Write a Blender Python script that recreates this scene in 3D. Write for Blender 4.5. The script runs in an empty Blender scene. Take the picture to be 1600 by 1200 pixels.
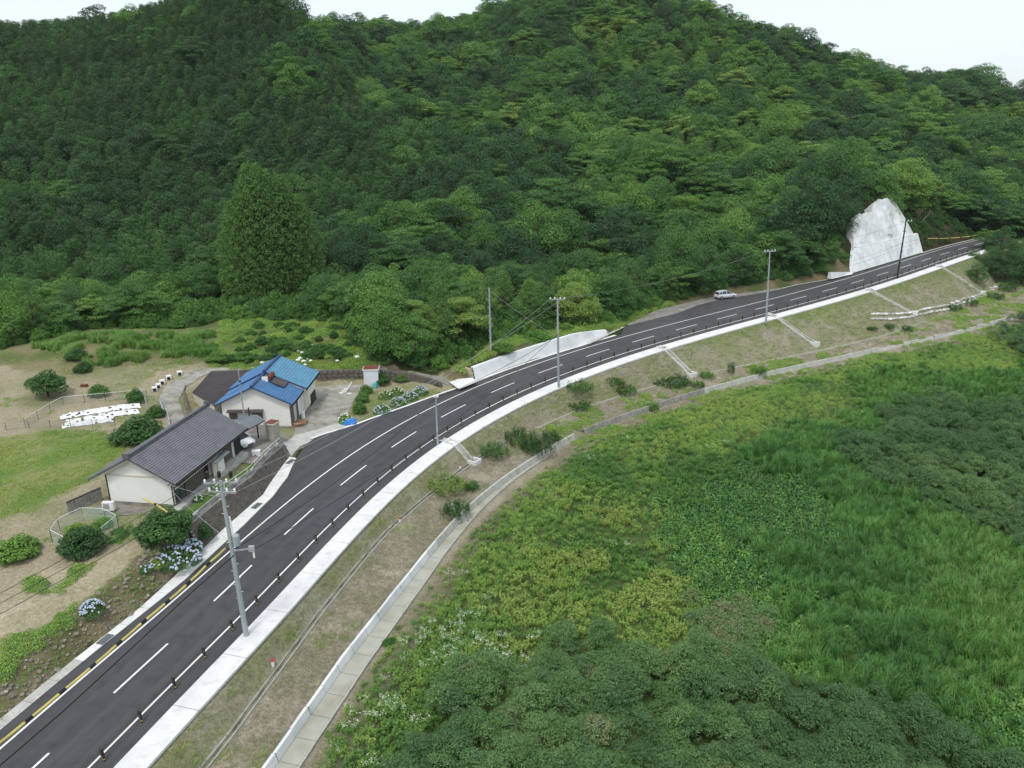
import bpy, math, random
import numpy as np
from mathutils import Matrix, Vector

rnd = random.Random(7)
rng = np.random.default_rng(7)
scene = bpy.context.scene
COL = scene.collection

# ------------------------------------------------------------------ camera, sky, sun, exposure
PITCH, ROLL, CAMZ = 0.32424, -0.013145, 33.262
c_, s_ = math.cos(ROLL), math.sin(ROLL)
u0 = np.array([0, math.sin(PITCH), math.cos(PITCH)])
CR = c_ * np.array([1., 0, 0]) + s_ * u0
CU = -s_ * np.array([1., 0, 0]) + c_ * u0
CF = np.array([0, math.cos(PITCH), -math.sin(PITCH)])
CAM = np.array([0, 0, CAMZ])
cd = bpy.data.cameras.new('camera')
cam = bpy.data.objects.new('camera', cd)
COL.objects.link(cam)
cd.sensor_width = 36.0
cd.lens = 27.0
cd.clip_start = 0.5
cd.clip_end = 9000
Mx = Matrix(((CR[0], CU[0], -CF[0], 0), (CR[1], CU[1], -CF[1], 0), (CR[2], CU[2], -CF[2], CAMZ), (0, 0, 0, 1)))
cam.matrix_world = Mx
scene.camera = cam

SUN_EL, SUN_AZ = math.radians(62), math.radians(200)      # azimuth clockwise from +Y
world = bpy.data.worlds.new('World')
scene.world = world
world.use_nodes = True
wn, wl = world.node_tree.nodes, world.node_tree.links
wn.clear()
wo = wn.new('ShaderNodeOutputWorld')
bg = wn.new('ShaderNodeBackground')
bg2 = wn.new('ShaderNodeBackground')
add = wn.new('ShaderNodeAddShader')
sky = wn.new('ShaderNodeTexSky')
sky.sky_type = 'NISHITA'
sky.sun_disc = False
sky.sun_elevation = SUN_EL
sky.sun_rotation = SUN_AZ
sky.air_density = 1.0
sky.dust_density = 2.0
wl.new(sky.outputs[0], bg.inputs[0])
bg.inputs[1].default_value = 0.05
bg2.inputs[0].default_value = (0.90, 0.955, 1.0, 1)          # high even cloud sheet
bg2.inputs[1].default_value = 0.70
wl.new(bg.outputs[0], add.inputs[0])
wl.new(bg2.outputs[0], add.inputs[1])
wl.new(add.outputs[0], wo.inputs[0])

sd_ = bpy.data.lights.new('sun', 'SUN')
sd_.energy = 1.5
sd_.angle = math.radians(10)
sd_.color = (1.0, 0.96, 0.90)
sun = bpy.data.objects.new('sun', sd_)
COL.objects.link(sun)
sv = Vector((math.sin(SUN_AZ) * math.cos(SUN_EL), math.cos(SUN_AZ) * math.cos(SUN_EL), math.sin(SUN_EL)))
sun.rotation_euler = (-sv).to_track_quat('-Z', 'Y').to_euler()
scene.view_settings.view_transform = 'Standard'
scene.view_settings.look = 'None'
scene.view_settings.exposure = 0.24
scene.view_settings.gamma = 1.0
scene.view_settings.use_curve_mapping = False
scene.render.engine = 'CYCLES'
scene.cycles.max_bounces = 5
scene.cycles.diffuse_bounces = 3
scene.cycles.transparent_max_bounces = 8
try:
    scene.cycles.use_denoising = True
except Exception:
    pass


def rays(P):
    P = np.atleast_2d(np.array(P, float))
    return ((P[:, :1] - 800) / 1200) * CR + ((600 - P[:, 1:2]) / 1200) * CU + CF


def atz(px, py, z):
    """point of the place seen at (px, py) that stands z above the datum"""
    d = rays([(px, py)])[0]
    return CAM + d * ((z - CAMZ) / d[2])


def aty(px, py, Y):
    d = rays([(px, py)])[0]
    return CAM + d * (Y / d[1])


def proj(X):
    X = np.atleast_2d(X) - CAM
    w = X @ CF
    return np.stack([800 + 1200 * (X @ CR) / w, 600 - 1200 * (X @ CU) / w], 1), w


# ------------------------------------------------------------------ road centre line
PX = [-1.3136801163309093e-11, 8.74568574992482e-09, -2.193051044462615e-06, 0.0002411854015316494, -0.007937941836144458, 0.3540737782365682, -25.411471048166128]
PY = [-6.831376378199842e-12, 3.1534001074933273e-09, -4.3238868586458153e-07, 1.6370410031064224e-05, -0.001804560564511309, 1.023795247818802, 39.16930791149213]
SS = np.arange(-70, 262, 0.5)
_x, _y = np.polyval(PX, SS), np.polyval(PY, SS)
for lo, hi in ((5, None), (None, 196)):
    k = np.argmin(abs(SS - (lo or hi)))
    tx, ty = _x[k + 1] - _x[k], _y[k + 1] - _y[k]
    n = math.hypot(tx, ty)
    tx, ty = tx / n, ty / n
    if lo:
        if lo == 5:
            tx, ty = 0.262, 0.965
        m = SS < SS[k]
    else:
        m = SS > SS[k]
    _x[m] = _x[k] + (SS[m] - SS[k]) * tx
    _y[m] = _y[k] + (SS[m] - SS[k]) * ty
ker = np.ones(13) / 13
xp, yp = np.pad(_x, 6, 'reflect', reflect_type='odd'), np.pad(_y, 6, 'reflect', reflect_type='odd')
CX, CY = np.convolve(xp, ker, 'valid'), np.convolve(yp, ker, 'valid')
TX, TY = np.gradient(CX), np.gradient(CY)
_n = np.hypot(TX, TY)
TX, TY = TX / _n, TY / _n


def zroad(s):
    q = np.clip(s, 0, 205) / 100
    return -0.85273404 * q + 3.04129083 * q ** 2 - 0.80332148 * q ** 3


def rp(s, d, dz=0.0):
    """world point at chainage s and offset d (right positive) of the road centre"""
    x, y = np.interp(s, SS, CX), np.interp(s, SS, CY)
    tx, ty = np.interp(s, SS, TX), np.interp(s, SS, TY)
    return np.stack([x + ty * d, y - tx * d, zroad(s) + dz + 0 * x], -1)


def to_sd(x, y):
    x, y = np.asarray(x, float).ravel(), np.asarray(y, float).ravel()
    S, D = np.empty(len(x)), np.empty(len(x))
    for a in range(0, len(x), 8000):
        dx = x[a:a + 8000, None] - CX[None]
        dy = y[a:a + 8000, None] - CY[None]
        i = np.argmin(dx * dx + dy * dy, 1)
        j = np.arange(len(i))
        ex, ey = dx[j, i], dy[j, i]
        S[a:a + 8000] = SS[i] + ex * TX[i] + ey * TY[i]
        D[a:a + 8000] = ex * TY[i] - ey * TX[i]
    return S, D


ip = np.interp
dUf = lambda s: ip(s, [-70, 0, 12, 25, 36, 44, 60, 67, 90, 118, 135, 166, 199, 215], [7.9, 7.9, 7.2, 7.1, 7.8, 8.0, 8.8, 9.0, 11, 14.5, 15.6, 14.6, 10.5, 8])
zUf = lambda s: ip(s, [-70, 44, 60, 118, 166, 200, 215], [-1.6, -1.6, -1.9, -2.0, -2.0, -1.6, -0.5])
dDf = lambda s: ip(s, [-70, 0, 9, 20, 35, 49, 61, 74, 103, 133, 170, 200, 240], [11.1, 11.1, 11, 11.6, 12.1, 12.9, 13.2, 14.6, 16.6, 19.6, 24.5, 28, 32])
EDGE_S = [-70, 3.5, 12, 20.6, 26, 30, 34, 37, 38.8, 43.7, 51, 59, 62.5, 83, 92, 95.6, 108, 115, 120, 134, 142, 150, 160, 190, 260]
EDGE_D = [4.3, 4.2, 3.95, 4.4, 5.0, 6.1, 8.0, 9.2, 9.6, 7.5, 5.8, 4.6, 4.35, 4.1, 4.3, 7.3, 7.2, 8.8, 9.0, 6.7, 6.4, 4.8, 4.3, 3.7, 3.6]
edgef = lambda s: ip(s, EDGE_S, EDGE_D)                       # left asphalt edge
OUT_S = [-70, 0, 8, 12, 19, 26, 34, 38.8, 43.7, 51, 59, 62, 83, 91, 96, 107, 121, 136, 142, 150, 160, 190, 260]
OUT_D = [4.9, 4.9, 4.7, 4.95, 5.6, 6.05, 8.8, 9.8, 7.9, 6.1, 4.9, 4.8, 4.5, 5.2, 7.5, 11.2, 11.2, 7.2, 6.6, 5.1, 4.9, 4.3, 4.3]
outf = lambda s: ip(s, OUT_S, OUT_D)
RUN_S = [-70, 14.5, 16, 34, 37, 60, 62, 84, 88, 156, 159, 192, 196, 260]
RUN_D = [1.9, 1.9, 1.7, 1.5, 3.0, 3.0, 1.3, 1.3, 2.5, 2.5, 3.2, 3.2, 2.0, 2.0]
runf = lambda s: ip(s, RUN_S, RUN_D)

# ------------------------------------------------------------------ terrain
ctl = []
for px, py, z in [
    (0, 1020, 1.5), (100, 960, 1.5), (200, 905, 1.6), (290, 850, 1.9), (0, 900, 1.7), (120, 880, 1.8), (0, 800, 2.2), (100, 800, 2.2), (230, 830, 2.0),
    (272, 797, 2.15), (165, 797, 2.2), (340, 745, 2.1), (380, 715, 1.8), (400, 700, 1.6), (430, 690, 1.35), (330, 790, 2.1), (360, 765, 2.0), (300, 815, 2.1),
    (480, 682, .35), (468, 690, .5), (540, 620, .45), (500, 650, .35), (560, 605, .45), (600, 640, .35), (640, 612, .45), (690, 597, .9), (620, 595, .5), (500, 603, .5), (465, 660, .6),
    (705, 592, 1.2), (640, 583, 1.5), (600, 578, 2.1), (640, 594, .75), (670, 598, .85), (690, 594, 1.1), (600, 596, .65), (500, 576, 2.3), (420, 578, 2.5), (335, 577, 2.9), (262, 610, 2.7), (270, 650, 2.2), (290, 680, 2.1), (330, 655, 1.2), (340, 625, 1.2),
    (560, 530, 4.2), (520, 500, 5.2), (450, 530, 4.2), (400, 550, 3.4),
    (0, 720, 2.6), (100, 720, 2.7), (170, 650, 2.9), (60, 650, 3.0), (0, 620, 3.4), (150, 600, 3.5), (230, 590, 3.0), (50, 570, 4.2), (0, 560, 4.8), (200, 560, 4.4), (300, 548, 4.0), (120, 535, 6),
    (767, 553, 2.7), (830, 532, 3.3), (900, 517, 3.0), (940, 522, 2.0), (730, 565, 2.5), (660, 563, 2.6),
]:
    ctl.append(atz(px, py, z))
for s, d, z in [(62, -6.2, 1.6), (75, -6, 2.2), (83, -6, 2.4), (90, -8, 2.0), (100, -11, 2.4), (110, -13.5, 2.6), (122, -13.5, 3.0), (136, -10, 3.6), (148, -8, 4.6),
                (-40, -8, 1.6), (-70, -8, 1.6), (-70, -40, 3), (-20, -30, 2.2), (-30, -60, 3), (0, -60, 3.2)]:
    q = rp(np.array(s), np.array(float(d)))
    ctl.append(np.array([q[0], q[1], z]))
# the big retaining wall and the sprayed slope above it
W3S = np.linspace(159, 190.5, 12)
w3h = lambda s: ip(s, [159, 190], [4.55, 4.15])
for s in (159, 167, 175, 183, 190):
    q = rp(np.array(float(s)), np.array(-4.9 - .42 * w3h(s) - 1.0))
    ctl.append(np.array([q[0], q[1], zroad(s) + w3h(s)]))
for s, h in ((162, 6), (168, 10), (175, 10.6), (182, 12.4), (188, 7.5)):
    q = rp(np.array(float(s)), np.array(-4.9 - .42 * 4.4 - 2.6 - .6 * (h - 4.4)))
    ctl.append(np.array([q[0], q[1], zroad(s) + h]))
for s, d, h in ((196, -6.5, 2.5), (205, -8, 3), (214, -8, 3), (203, -12, 7), (215, -14, 8)):
    q = rp(np.array(float(s)), np.array(float(d)))
    ctl.append(np.array([q[0], q[1], zroad(s) + h]))
TH = 6.0                                                        # canopy above ground
for px, py, Y in [
    (0, 450, 152), (0, 300, 205), (0, 200, 250), (0, 110, 305), (0, 38, 360),
    (150, 430, 156), (150, 300, 205), (150, 200, 250), (150, 100, 310), (140, 24, 360),
    (300, 400, 165), (300, 280, 215), (300, 180, 262), (300, 80, 320), (250, 0, 362),
    (420, 300, 212), (420, 200, 252), (420, 100, 300), (425, -14, 350), (340, -28, 372), (520, 95, 298), (560, 250, 222), (600, 190, 258), (660, 280, 222), (600, 340, 188),
    (540, 60, 400), (620, 150, 350), (700, 230, 290), (620, 60, 430), (500, 25, 460), (600, 15, 470), (700, 25, 480),
    (620, 430, 142), (680, 360, 168), (800, 430, 152), (740, 300, 205), (800, 220, 262), (800, 130, 335), (780, 60, 400), (780, -10, 470),
    (950, 420, 160), (950, 330, 200), (950, 240, 258), (950, 150, 325), (950, 60, 405), (900, -60, 480), (1000, -60, 480),
    (1100, 380, 175), (1100, 300, 215), (1100, 210, 275), (1100, 120, 340), (1100, 40, 410), (1120, 2, 440),
    (1230, 370, 178), (1230, 290, 222), (1230, 200, 285), (1230, 120, 350), (1240, 52, 410),
    (1320, 300, 222), (1330, 220, 280), (1340, 150, 345), (1330, 90, 400),
    (1410, 270, 235), (1430, 200, 300), (1450, 140, 375), (1480, 95, 425),
    (1500, 300, 238), (1520, 220, 310), (1540, 160, 375), (1590, 128, 415),
    (1600, 330, 232), (1600, 250, 285), (1620, 180, 350),
]:
    q = aty(px, py, Y)
    ctl.append(q - np.array([0, 0, TH + (4.5 if px > 450 else 2.8) * min(max((Y - 240) / 120, 0), 1)]))
for px, py, Y in [(60, 38, 430), (250, 30, 430), (440, 60, 560), (700, 50, 580), (950, 0, 620), (1130, 60, 540), (1300, 110, 500), (1500, 140, 520), (1620, 170, 500)]:
    q = aty(px, py, Y)
    ctl.append(q - np.array([0, 0, TH + 22]))
for x, y, z in [(-260, 160, 30), (-260, 300, 70), (-260, 60, 4), (-160, 60, 3.4), (-150, 120, 9), (-420, 300, 70), (-420, 100, 10), (-300, 700, 60), (0, 800, 90), (300, 800, 60),
                (330, 430, 35), (330, 300, 12), (460, 430, 30), (420, 200, -3), (600, 300, 0),
                (-120, -60, 2), (-300, -100, 2), (100, -100, -3.2), (300, -100, -3.2), (20, 20, -3.2), (60, 60, -3.2), (60, 95, -3.2), (120, 60, -3.2), (120, 110, -3.2),
                (200, 120, -3.2), (200, 40, -3.2), (300, 120, -3.2), (0, -60, -3.2)]:
    ctl.append(np.array([x, y, z], float))
for px, py, z in [(1600, 470, -3.0), (1600, 440, -2.6), (1500, 520, -3.1), (1590, 415, -1.6)]:
    ctl.append(atz(px, py, z))
ctl = np.array(ctl)


def rbf_fit(C):
    n = len(C)
    P = C[:, :2] / 100
    K = np.sqrt(((P[:, None] - P[None]) ** 2).sum(-1) + 1e-6)
    A = np.zeros((n + 3, n + 3))
    A[:n, :n] = K + np.eye(n) * -0.002
    A[:n, n:] = np.c_[np.ones(n), P]
    A[n:, :n] = A[:n, n:].T
    return P, np.linalg.solve(A, np.r_[C[:, 2], 0, 0, 0])


RP_, RW = rbf_fit(ctl)


def rbf(x, y):
    out = np.empty(len(x))
    n = len(RP_)
    for a in range(0, len(x), 20000):
        q = np.stack([x[a:a + 20000], y[a:a + 20000]], 1) / 100
        k = np.sqrt(((q[:, None] - RP_[None]) ** 2).sum(-1) + 1e-6)
        out[a:a + 20000] = k @ RW[:n] + RW[n] + q @ RW[n + 1:]
    return out


def vnoise(x, y, sc, seed=0):
    """smooth value noise, 0..1"""
    r = np.random.default_rng(seed).random((64, 64))
    u, v = x / sc + 1000, y / sc + 1000
    i, j = np.floor(u).astype(int), np.floor(v).astype(int)
    f, g = u - i, v - j
    f, g = f * f * (3 - 2 * f), g * g * (3 - 2 * g)
    a, b = r[i % 64, j % 64], r[(i + 1) % 64, j % 64]
    c, d = r[i % 64, (j + 1) % 64], r[(i + 1) % 64, (j + 1) % 64]
    return (a * (1 - f) + b * f) * (1 - g) + (c * (1 - f) + d * f) * g


def fbm(x, y, sc, seed=0, o=3):
    t, a, w = 0, 1, 0
    for k in range(o):
        t = t + a * vnoise(x, y, sc / 2 ** k, seed + k)
        w += a
        a *= .5
    return t / w


def terrain(x, y):
    S, D = to_sd(x, y)
    zr = zroad(S) - 0.14
    zL = rbf(x, y)
    mt = np.clip((zL - 6) / 10, 0, 1)
    zL = zL + mt * (fbm(x, y, 40, 3) - .5) * 5
    # left of the road
    w = np.clip((-D - outf(S)) / runf(S), 0, 1)
    left = zr * (1 - w) + zL * w
    # right of the road
    dU, dD, zU = dUf(S), dDf(S), zUf(S)
    d = D
    z = np.where(d < 5.9, zr, 0)
    t = np.clip((d - 5.9) / np.maximum(dU - 5.9, .3), 0, 1)
    z = zr + (zU - zr) * t
    t = np.clip((d - dU - .35) / (dD - dU - .35), 0, 1)
    z = np.where(d > dU + .35, zU + (-2.32 - zU) * t, z)
    z = z - .16 * np.clip(1 - abs(d - dU) / .7, 0, 1)
    z = np.where(d > dD - .35, -2.32 - .5 * np.clip((d - dD + .35) / .4, 0, 1), z)
    z = np.where(d > dD + 1.8, -2.82 - .38 * np.clip((d - dD - 1.8) / 4, 0, 1), z)
    v = zL + (fbm(x, y, 6, 9) - .5) * .5
    t = np.clip((d - dD - 2) / 8, 0, 1)
    far = np.clip((S - 196) / 12, 0, 1)
    t = np.maximum(t, far * np.clip((d - 6) / 5, 0, 1))
    z = z * (1 - t) + v * t
    out = np.where(D < 0, left, z)
    ends = np.clip((abs(S - 96) - 150) / 15, 0, 1)
    return out * (1 - ends) + zL * ends * 1.0


def axis(lo, hi, st, olo, ohi):
    a = list(np.arange(lo, hi + 1e-6, st))
    v, g = hi, st
    while v < ohi:
        g *= 1.12
        v += g
        a.append(v)
    v, g = lo, st
    while v > olo:
        g *= 1.12
        v -= g
        a.insert(0, v)
    return np.array(a)


GX = axis(-75, 135, .55, -1500, 1500)
GY = axis(26, 215, .55, -1200, 1900)
gx, gy = np.meshgrid(GX, GY, indexing='ij')
GZ = terrain(gx.ravel(), gy.ravel())
far = np.hypot(gx.ravel(), gy.ravel() - 200)
fade = np.clip((far - 650) / 500, 0, 1)
GZ = (GZ * (1 - fade) - 3 * fade).clip(-3.6, 120).reshape(gx.shape)


def hz(x, y):
    x, y = np.asarray(x, float), np.asarray(y, float)
    i = np.clip(np.searchsorted(GX, x) - 1, 0, len(GX) - 2)
    j = np.clip(np.searchsorted(GY, y) - 1, 0, len(GY) - 2)
    f = (x - GX[i]) / (GX[i + 1] - GX[i])
    g = (y - GY[j]) / (GY[j + 1] - GY[j])
    return (GZ[i, j] * (1 - f) + GZ[i + 1, j] * f) * (1 - g) + (GZ[i, j + 1] * (1 - f) + GZ[i + 1, j + 1] * f) * g


TT = np.concatenate([np.arange(20, 220, .4), np.arange(220, 700, 1.5)])


def G(pts):
    """ground points seen at the given places of the photograph"""
    single = np.ndim(pts[0]) == 0
    out = []
    for d in rays([pts] if single else pts):
        d = d / np.linalg.norm(d)
        X = CAM + TT[:, None] * d
        h = X[:, 2] - hz(X[:, 0], X[:, 1])
        k = np.argmax(h < 0)
        if h[k] >= 0:
            k = len(TT) - 1
        a, b = h[k - 1], h[k]
        t = TT[k - 1] + (TT[k] - TT[k - 1]) * (a / (a - b) if a > b else 1)
        q = CAM + t * d
        q[2] = float(hz(q[0], q[1]))
        out.append(q)
    return out[0] if single else np.array(out)


def inside(x, y, poly):
    r = np.zeros(len(x), bool)
    n = len(poly)
    for k in range(n):
        x1, y1 = poly[k][:2]
        x2, y2 = poly[(k + 1) % n][:2]
        c = ((y1 > y) != (y2 > y)) & (x < (x2 - x1) * (y - y1) / (y2 - y1 + 1e-12) + x1)
        r ^= c
    return r

# ------------------------------------------------------------------ materials
def new_mat(name):
    m = bpy.data.materials.new(name)
    m.use_nodes = True
    m.node_tree.nodes.clear()
    return m, m.node_tree.nodes, m.node_tree.links


def N(ns, t, **kw):
    n = ns.new(t)
    for k, v in kw.items():
        setattr(n, k, v)
    return n


def mixc(ns, ls, fac, a, b, mode='MIX'):
    n = N(ns, 'ShaderNodeMix', data_type='RGBA', blend_type=mode)
    for sock, v in ((n.inputs[0], fac), (n.inputs[6], a), (n.inputs[7], b)):
        if hasattr(v, 'links') or isinstance(v, bpy.types.NodeSocket):
            ls.new(v, sock)
        elif isinstance(v, (int, float)):
            sock.default_value = v
        else:
            sock.default_value = (*v[:3], 1)
    return n.outputs[2]


def noise_fac(ns, ls, scale, lo=.35, hi=.65, detail=5, stretch=None, obj=False):
    if obj:
        pos = N(ns, 'ShaderNodeTexCoord').outputs['Object']
    else:
        pos = N(ns, 'ShaderNodeNewGeometry').outputs['Position']
    if stretch:
        mp = N(ns, 'ShaderNodeMapping')
        mp.inputs['Scale'].default_value = stretch
        ls.new(pos, mp.inputs[0])
        pos = mp.outputs[0]
    t = N(ns, 'ShaderNodeTexNoise')
    t.inputs['Scale'].default_value = scale
    t.inputs['Detail'].default_value = detail
    ls.new(pos, t.inputs['Vector'])
    r = N(ns, 'ShaderNodeMapRange')
    r.inputs[1].default_value = lo
    r.inputs[2].default_value = hi
    ls.new(t.outputs['Fac'], r.inputs[0])
    return r.outputs[0], t.outputs['Fac']


def mat(name, c, c2=None, scale=1.0, rough=.8, c3=None, scale3=8.0, f3=(.5, .7), bump=0., bscale=20., spec=.3, metal=0., stretch=None, alpha=None, rng_=(.35, .65), emit=None, fine=.0):
    m, ns, ls = new_mat(name)
    o = N(ns, 'ShaderNodeOutputMaterial')
    b = N(ns, 'ShaderNodeBsdfPrincipled')
    ls.new(b.outputs[0], o.inputs[0])
    b.inputs['Roughness'].default_value = rough
    b.inputs['Specular IOR Level'].default_value = spec
    b.inputs['Metallic'].default_value = metal
    col = None
    if c2:
        f, _ = noise_fac(ns, ls, scale, rng_[0], rng_[1], stretch=stretch)
        col = mixc(ns, ls, f, c, c2)
    if c3:
        f, _ = noise_fac(ns, ls, scale3, f3[0], f3[1])
        col = mixc(ns, ls, f, col if col is not None else c, c3)
    if fine:
        f, _ = noise_fac(ns, ls, 35, .3, .7, detail=2)
        k = mixc(ns, ls, f, (1 - fine,) * 3, (1 + fine,) * 3)
        col = mixc(ns, ls, 1.0, col if col is not None else c, k, 'MULTIPLY')
    if col is None:
        b.inputs['Base Color'].default_value = (*c, 1)
    else:
        ls.new(col, b.inputs['Base Color'])
    if bump:
        _, fac = noise_fac(ns, ls, bscale, 0, 1)
        bp = N(ns, 'ShaderNodeBump')
        bp.inputs['Strength'].default_value = bump
        bp.inputs['Distance'].default_value = .05
        ls.new(fac, bp.inputs['Height'])
        ls.new(bp.outputs[0], b.inputs['Normal'])
    if alpha is not None:
        b.inputs['Alpha'].default_value = alpha
    if emit:
        b.inputs['Emission Color'].default_value = (*emit, 1)
        b.inputs['Emission Strength'].default_value = 1
    return m


def leaf_mat(name, cols, trans=.2, var=.35, rough=.5, spec=.25, big=None):
    """cols: colours along the per-plant tint 0..1; every leaf also varies a little"""
    m, ns, ls = new_mat(name)
    o = N(ns, 'ShaderNodeOutputMaterial')
    at = N(ns, 'ShaderNodeAttribute', attribute_type='INSTANCER', attribute_name='tint')
    cr = N(ns, 'ShaderNodeValToRGB')
    el = cr.color_ramp.elements
    while len(el) < len(cols):
        el.new(.5)
    for i, c in enumerate(cols):
        el[i].position = i / (len(cols) - 1)
        el[i].color = (*c, 1)
    ls.new(at.outputs['Fac'], cr.inputs[0])
    g = N(ns, 'ShaderNodeNewGeometry')
    r = N(ns, 'ShaderNodeMapRange')
    r.inputs[3].default_value = 1 - var
    r.inputs[4].default_value = 1 + var
    ls.new(g.outputs['Random Per Island'], r.inputs[0])
    cb = N(ns, 'ShaderNodeCombineColor')
    for k in range(3):
        ls.new(r.outputs[0], cb.inputs[k])
    col = mixc(ns, ls, 1.0, cr.outputs[0], cb.outputs[0], 'MULTIPLY')
    if big:
        f, _ = noise_fac(ns, ls, big[0], .38, .62, detail=3)
        col = mixc(ns, ls, f, col, mixc(ns, ls, 1.0, col, big[1], 'MULTIPLY'))
    b = N(ns, 'ShaderNodeBsdfPrincipled')
    b.inputs['Roughness'].default_value = rough
    b.inputs['Specular IOR Level'].default_value = spec
    ls.new(col, b.inputs['Base Color'])
    t = N(ns, 'ShaderNodeBsdfTranslucent')
    ls.new(mixc(ns, ls, 1.0, col, (1.2, 1.5, .6), 'MULTIPLY'), t.inputs[0])
    mx = N(ns, 'ShaderNodeMixShader')
    mx.inputs[0].default_value = trans
    ls.new(b.outputs[0], mx.inputs[1])
    ls.new(t.outputs[0], mx.inputs[2])
    ls.new(mx.outputs[0], o.inputs[0])
    return m


M = {}
M['asphalt'] = mat('asphalt', (.057, .058, .060), (.073, .073, .074), .25, .75, c3=(.045, .046, .047), scale3=.9, f3=(.5, .75), bump=.25, bscale=30, fine=.14, stretch=(.5, .25, 1))
M['old_asphalt'] = mat('old_asphalt', (.20, .19, .17), (.28, .26, .235), .5, .9, c3=(.15, .14, .12), scale3=1.5, bump=.3, fine=.15)
M['paint'] = mat('road_paint', (.80, .80, .79), (.70, .70, .69), 3, .6, fine=.06)
M['conc_white'] = mat('new_concrete', (.74, .745, .73), (.65, .655, .64), .5, .85, c3=(.55, .54, .51), scale3=1.6, f3=(.52, .78), bump=.15, fine=.06)
M['conc_wall'] = mat('cast_wall_concrete', (.76, .78, .78), (.68, .70, .70), .5, .85, c3=(.52, .54, .54), scale3=.35, f3=(.45, .7), bump=.2, fine=.05)
M['conc_old'] = mat('weathered_concrete', (.36, .35, .31), (.26, .25, .21), 1.1, .9, c3=(.17, .16, .13), scale3=.6, f3=(.5, .72), bump=.3, fine=.1)
M['conc_pale'] = mat('pale_concrete', (.50, .50, .46), (.40, .40, .36), 1.3, .9, c3=(.30, .29, .25), scale3=4, f3=(.55, .75), bump=.2, fine=.1)
M['slab'] = mat('path_slab_concrete', (.40, .40, .33), (.34, .34, .28), 1.0, .9, c3=(.28, .27, .20), scale3=.4, f3=(.5, .7), bump=.1, fine=.06)
M['shotcrete'] = mat('sprayed_concrete', (.60, .62, .61), (.50, .52, .51), .6, .95, c3=(.70, .71, .70), scale3=.25, f3=(.5, .65), bump=1.0, bscale=3, fine=.15, stretch=(1, 1, .35))
M['dark_block'] = mat('dark_block', (.15, .13, .112), (.085, .076, .065), 2.5, .95, c3=(.17, .15, .125), scale3=6, f3=(.55, .7), bump=.6, bscale=8, fine=.2)
M['grey_block'] = mat('grey_block', (.30, .29, .27), (.20, .195, .18), 1.2, .9, c3=(.38, .37, .35), scale3=3, f3=(.55, .7), bump=.3, bscale=10, fine=.1)
M['stone'] = mat('field_stone', (.25, .22, .17), (.14, .12, .095), 2.5, .95, c3=(.45, .42, .36), scale3=3.0, f3=(.6, .68), bump=.5, bscale=6)
M['cut_stone'] = mat('tan_stone', (.52, .47, .34), (.38, .33, .23), 3.0, .9, bump=.4)
M['white_wall'] = mat('painted_wall', (.80, .79, .74), (.76, .75, .70), .7, .85, c3=(.62, .61, .55), scale3=.5, f3=(.6, .85), fine=.02)
M['blue_white'] = mat('pale_wall', (.70, .72, .74), (.64, .66, .67), .8, .8)
M['cream'] = mat('cream_trim', (.60, .56, .46), rough=.7)
M['tan_box'] = mat('tan_panel', (.42, .40, .33), (.34, .32, .26), 2, .8)
M['tile'] = mat('grey_roof_tile', (.135, .14, .158), (.10, .105, .12), 1.2, .45, c3=(.165, .17, .19), scale3=5, f3=(.5, .8), spec=.5, fine=.12)
M['ridge'] = mat('ridge_tile', (.12, .125, .14), (.085, .09, .10), 2, .5, spec=.5)
M['blue_tile'] = mat('blue_roof_tile', (.05, .16, .34), (.04, .125, .28), .6, .4, c3=(.06, .18, .35), scale3=2.5, f3=(.45, .65), spec=.5, fine=.12)
M['teal_tile'] = mat('teal_roof_tile', (.085, .25, .38), (.065, .20, .34), .6, .4, c3=(.10, .28, .39), scale3=2.5, f3=(.45, .65), spec=.5, fine=.12)
M['blue_edge'] = mat('dark_blue_ridge', (.02, .045, .13), rough=.45, spec=.5)
M['brown_roof'] = mat('brown_metal_roof', (.060, .050, .052), (.085, .072, .072), .8, .6, c3=(.11, .09, .08), scale3=3, f3=(.6, .8))
M['rust'] = mat('rusty_sheet', (.20, .065, .035), (.13, .045, .03), 3, .8)
M['brown_wood'] = mat('brown_shutter', (.125, .105, .085), (.10, .084, .068), 2, .6, stretch=(6, 6, .3))
M['dark_trim'] = mat('dark_trim', (.035, .03, .027), rough=.6)
M['black'] = mat('black_plastic', (.012, .012, .013), rough=.5)
M['dark_metal'] = mat('dark_brown_post', (.022, .018, .016), rough=.45, spec=.5)
M['yellow'] = mat('yellow_band', (.62, .48, .08), (.52, .40, .08), 3, .6)
M['bamboo_yellow'] = mat('yellow_cover', (.60, .50, .13), (.46, .38, .11), 1.2, .55)
M['glass'] = mat('window_glass', (.04, .05, .055), rough=.08, spec=.8)
M['frosted'] = mat('frosted_glass', (.50, .55, .56), rough=.3, spec=.5)
M['pole_conc'] = mat('pole_concrete', (.36, .40, .40), (.30, .335, .335), 1.5, .8, fine=.1, stretch=(1, 1, .3))
M['pole_dark'] = mat('dark_pole', (.035, .032, .030), rough=.7)
M['steel'] = mat('galvanised_steel', (.50, .52, .53), (.40, .42, .43), 3, .45, metal=.5)
M['grating'] = mat('grating_steel', (.22, .25, .25), (.16, .18, .18), 6, .5, metal=.4)
M['white'] = mat('white_plastic', (.78, .79, .78), rough=.5)
M['white_sheet'] = mat('white_sheet', (.80, .80, .78), (.62, .63, .62), 2.5, .6)
M['blue_tarp'] = mat('blue_tarp', (.03, .22, .62), (.02, .14, .45), 6, .5)
M['turquoise'] = mat('turquoise_plastic', (.12, .50, .50), rough=.5)
M['orange'] = mat('orange_cloth', (.70, .25, .08), rough=.7)
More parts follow.
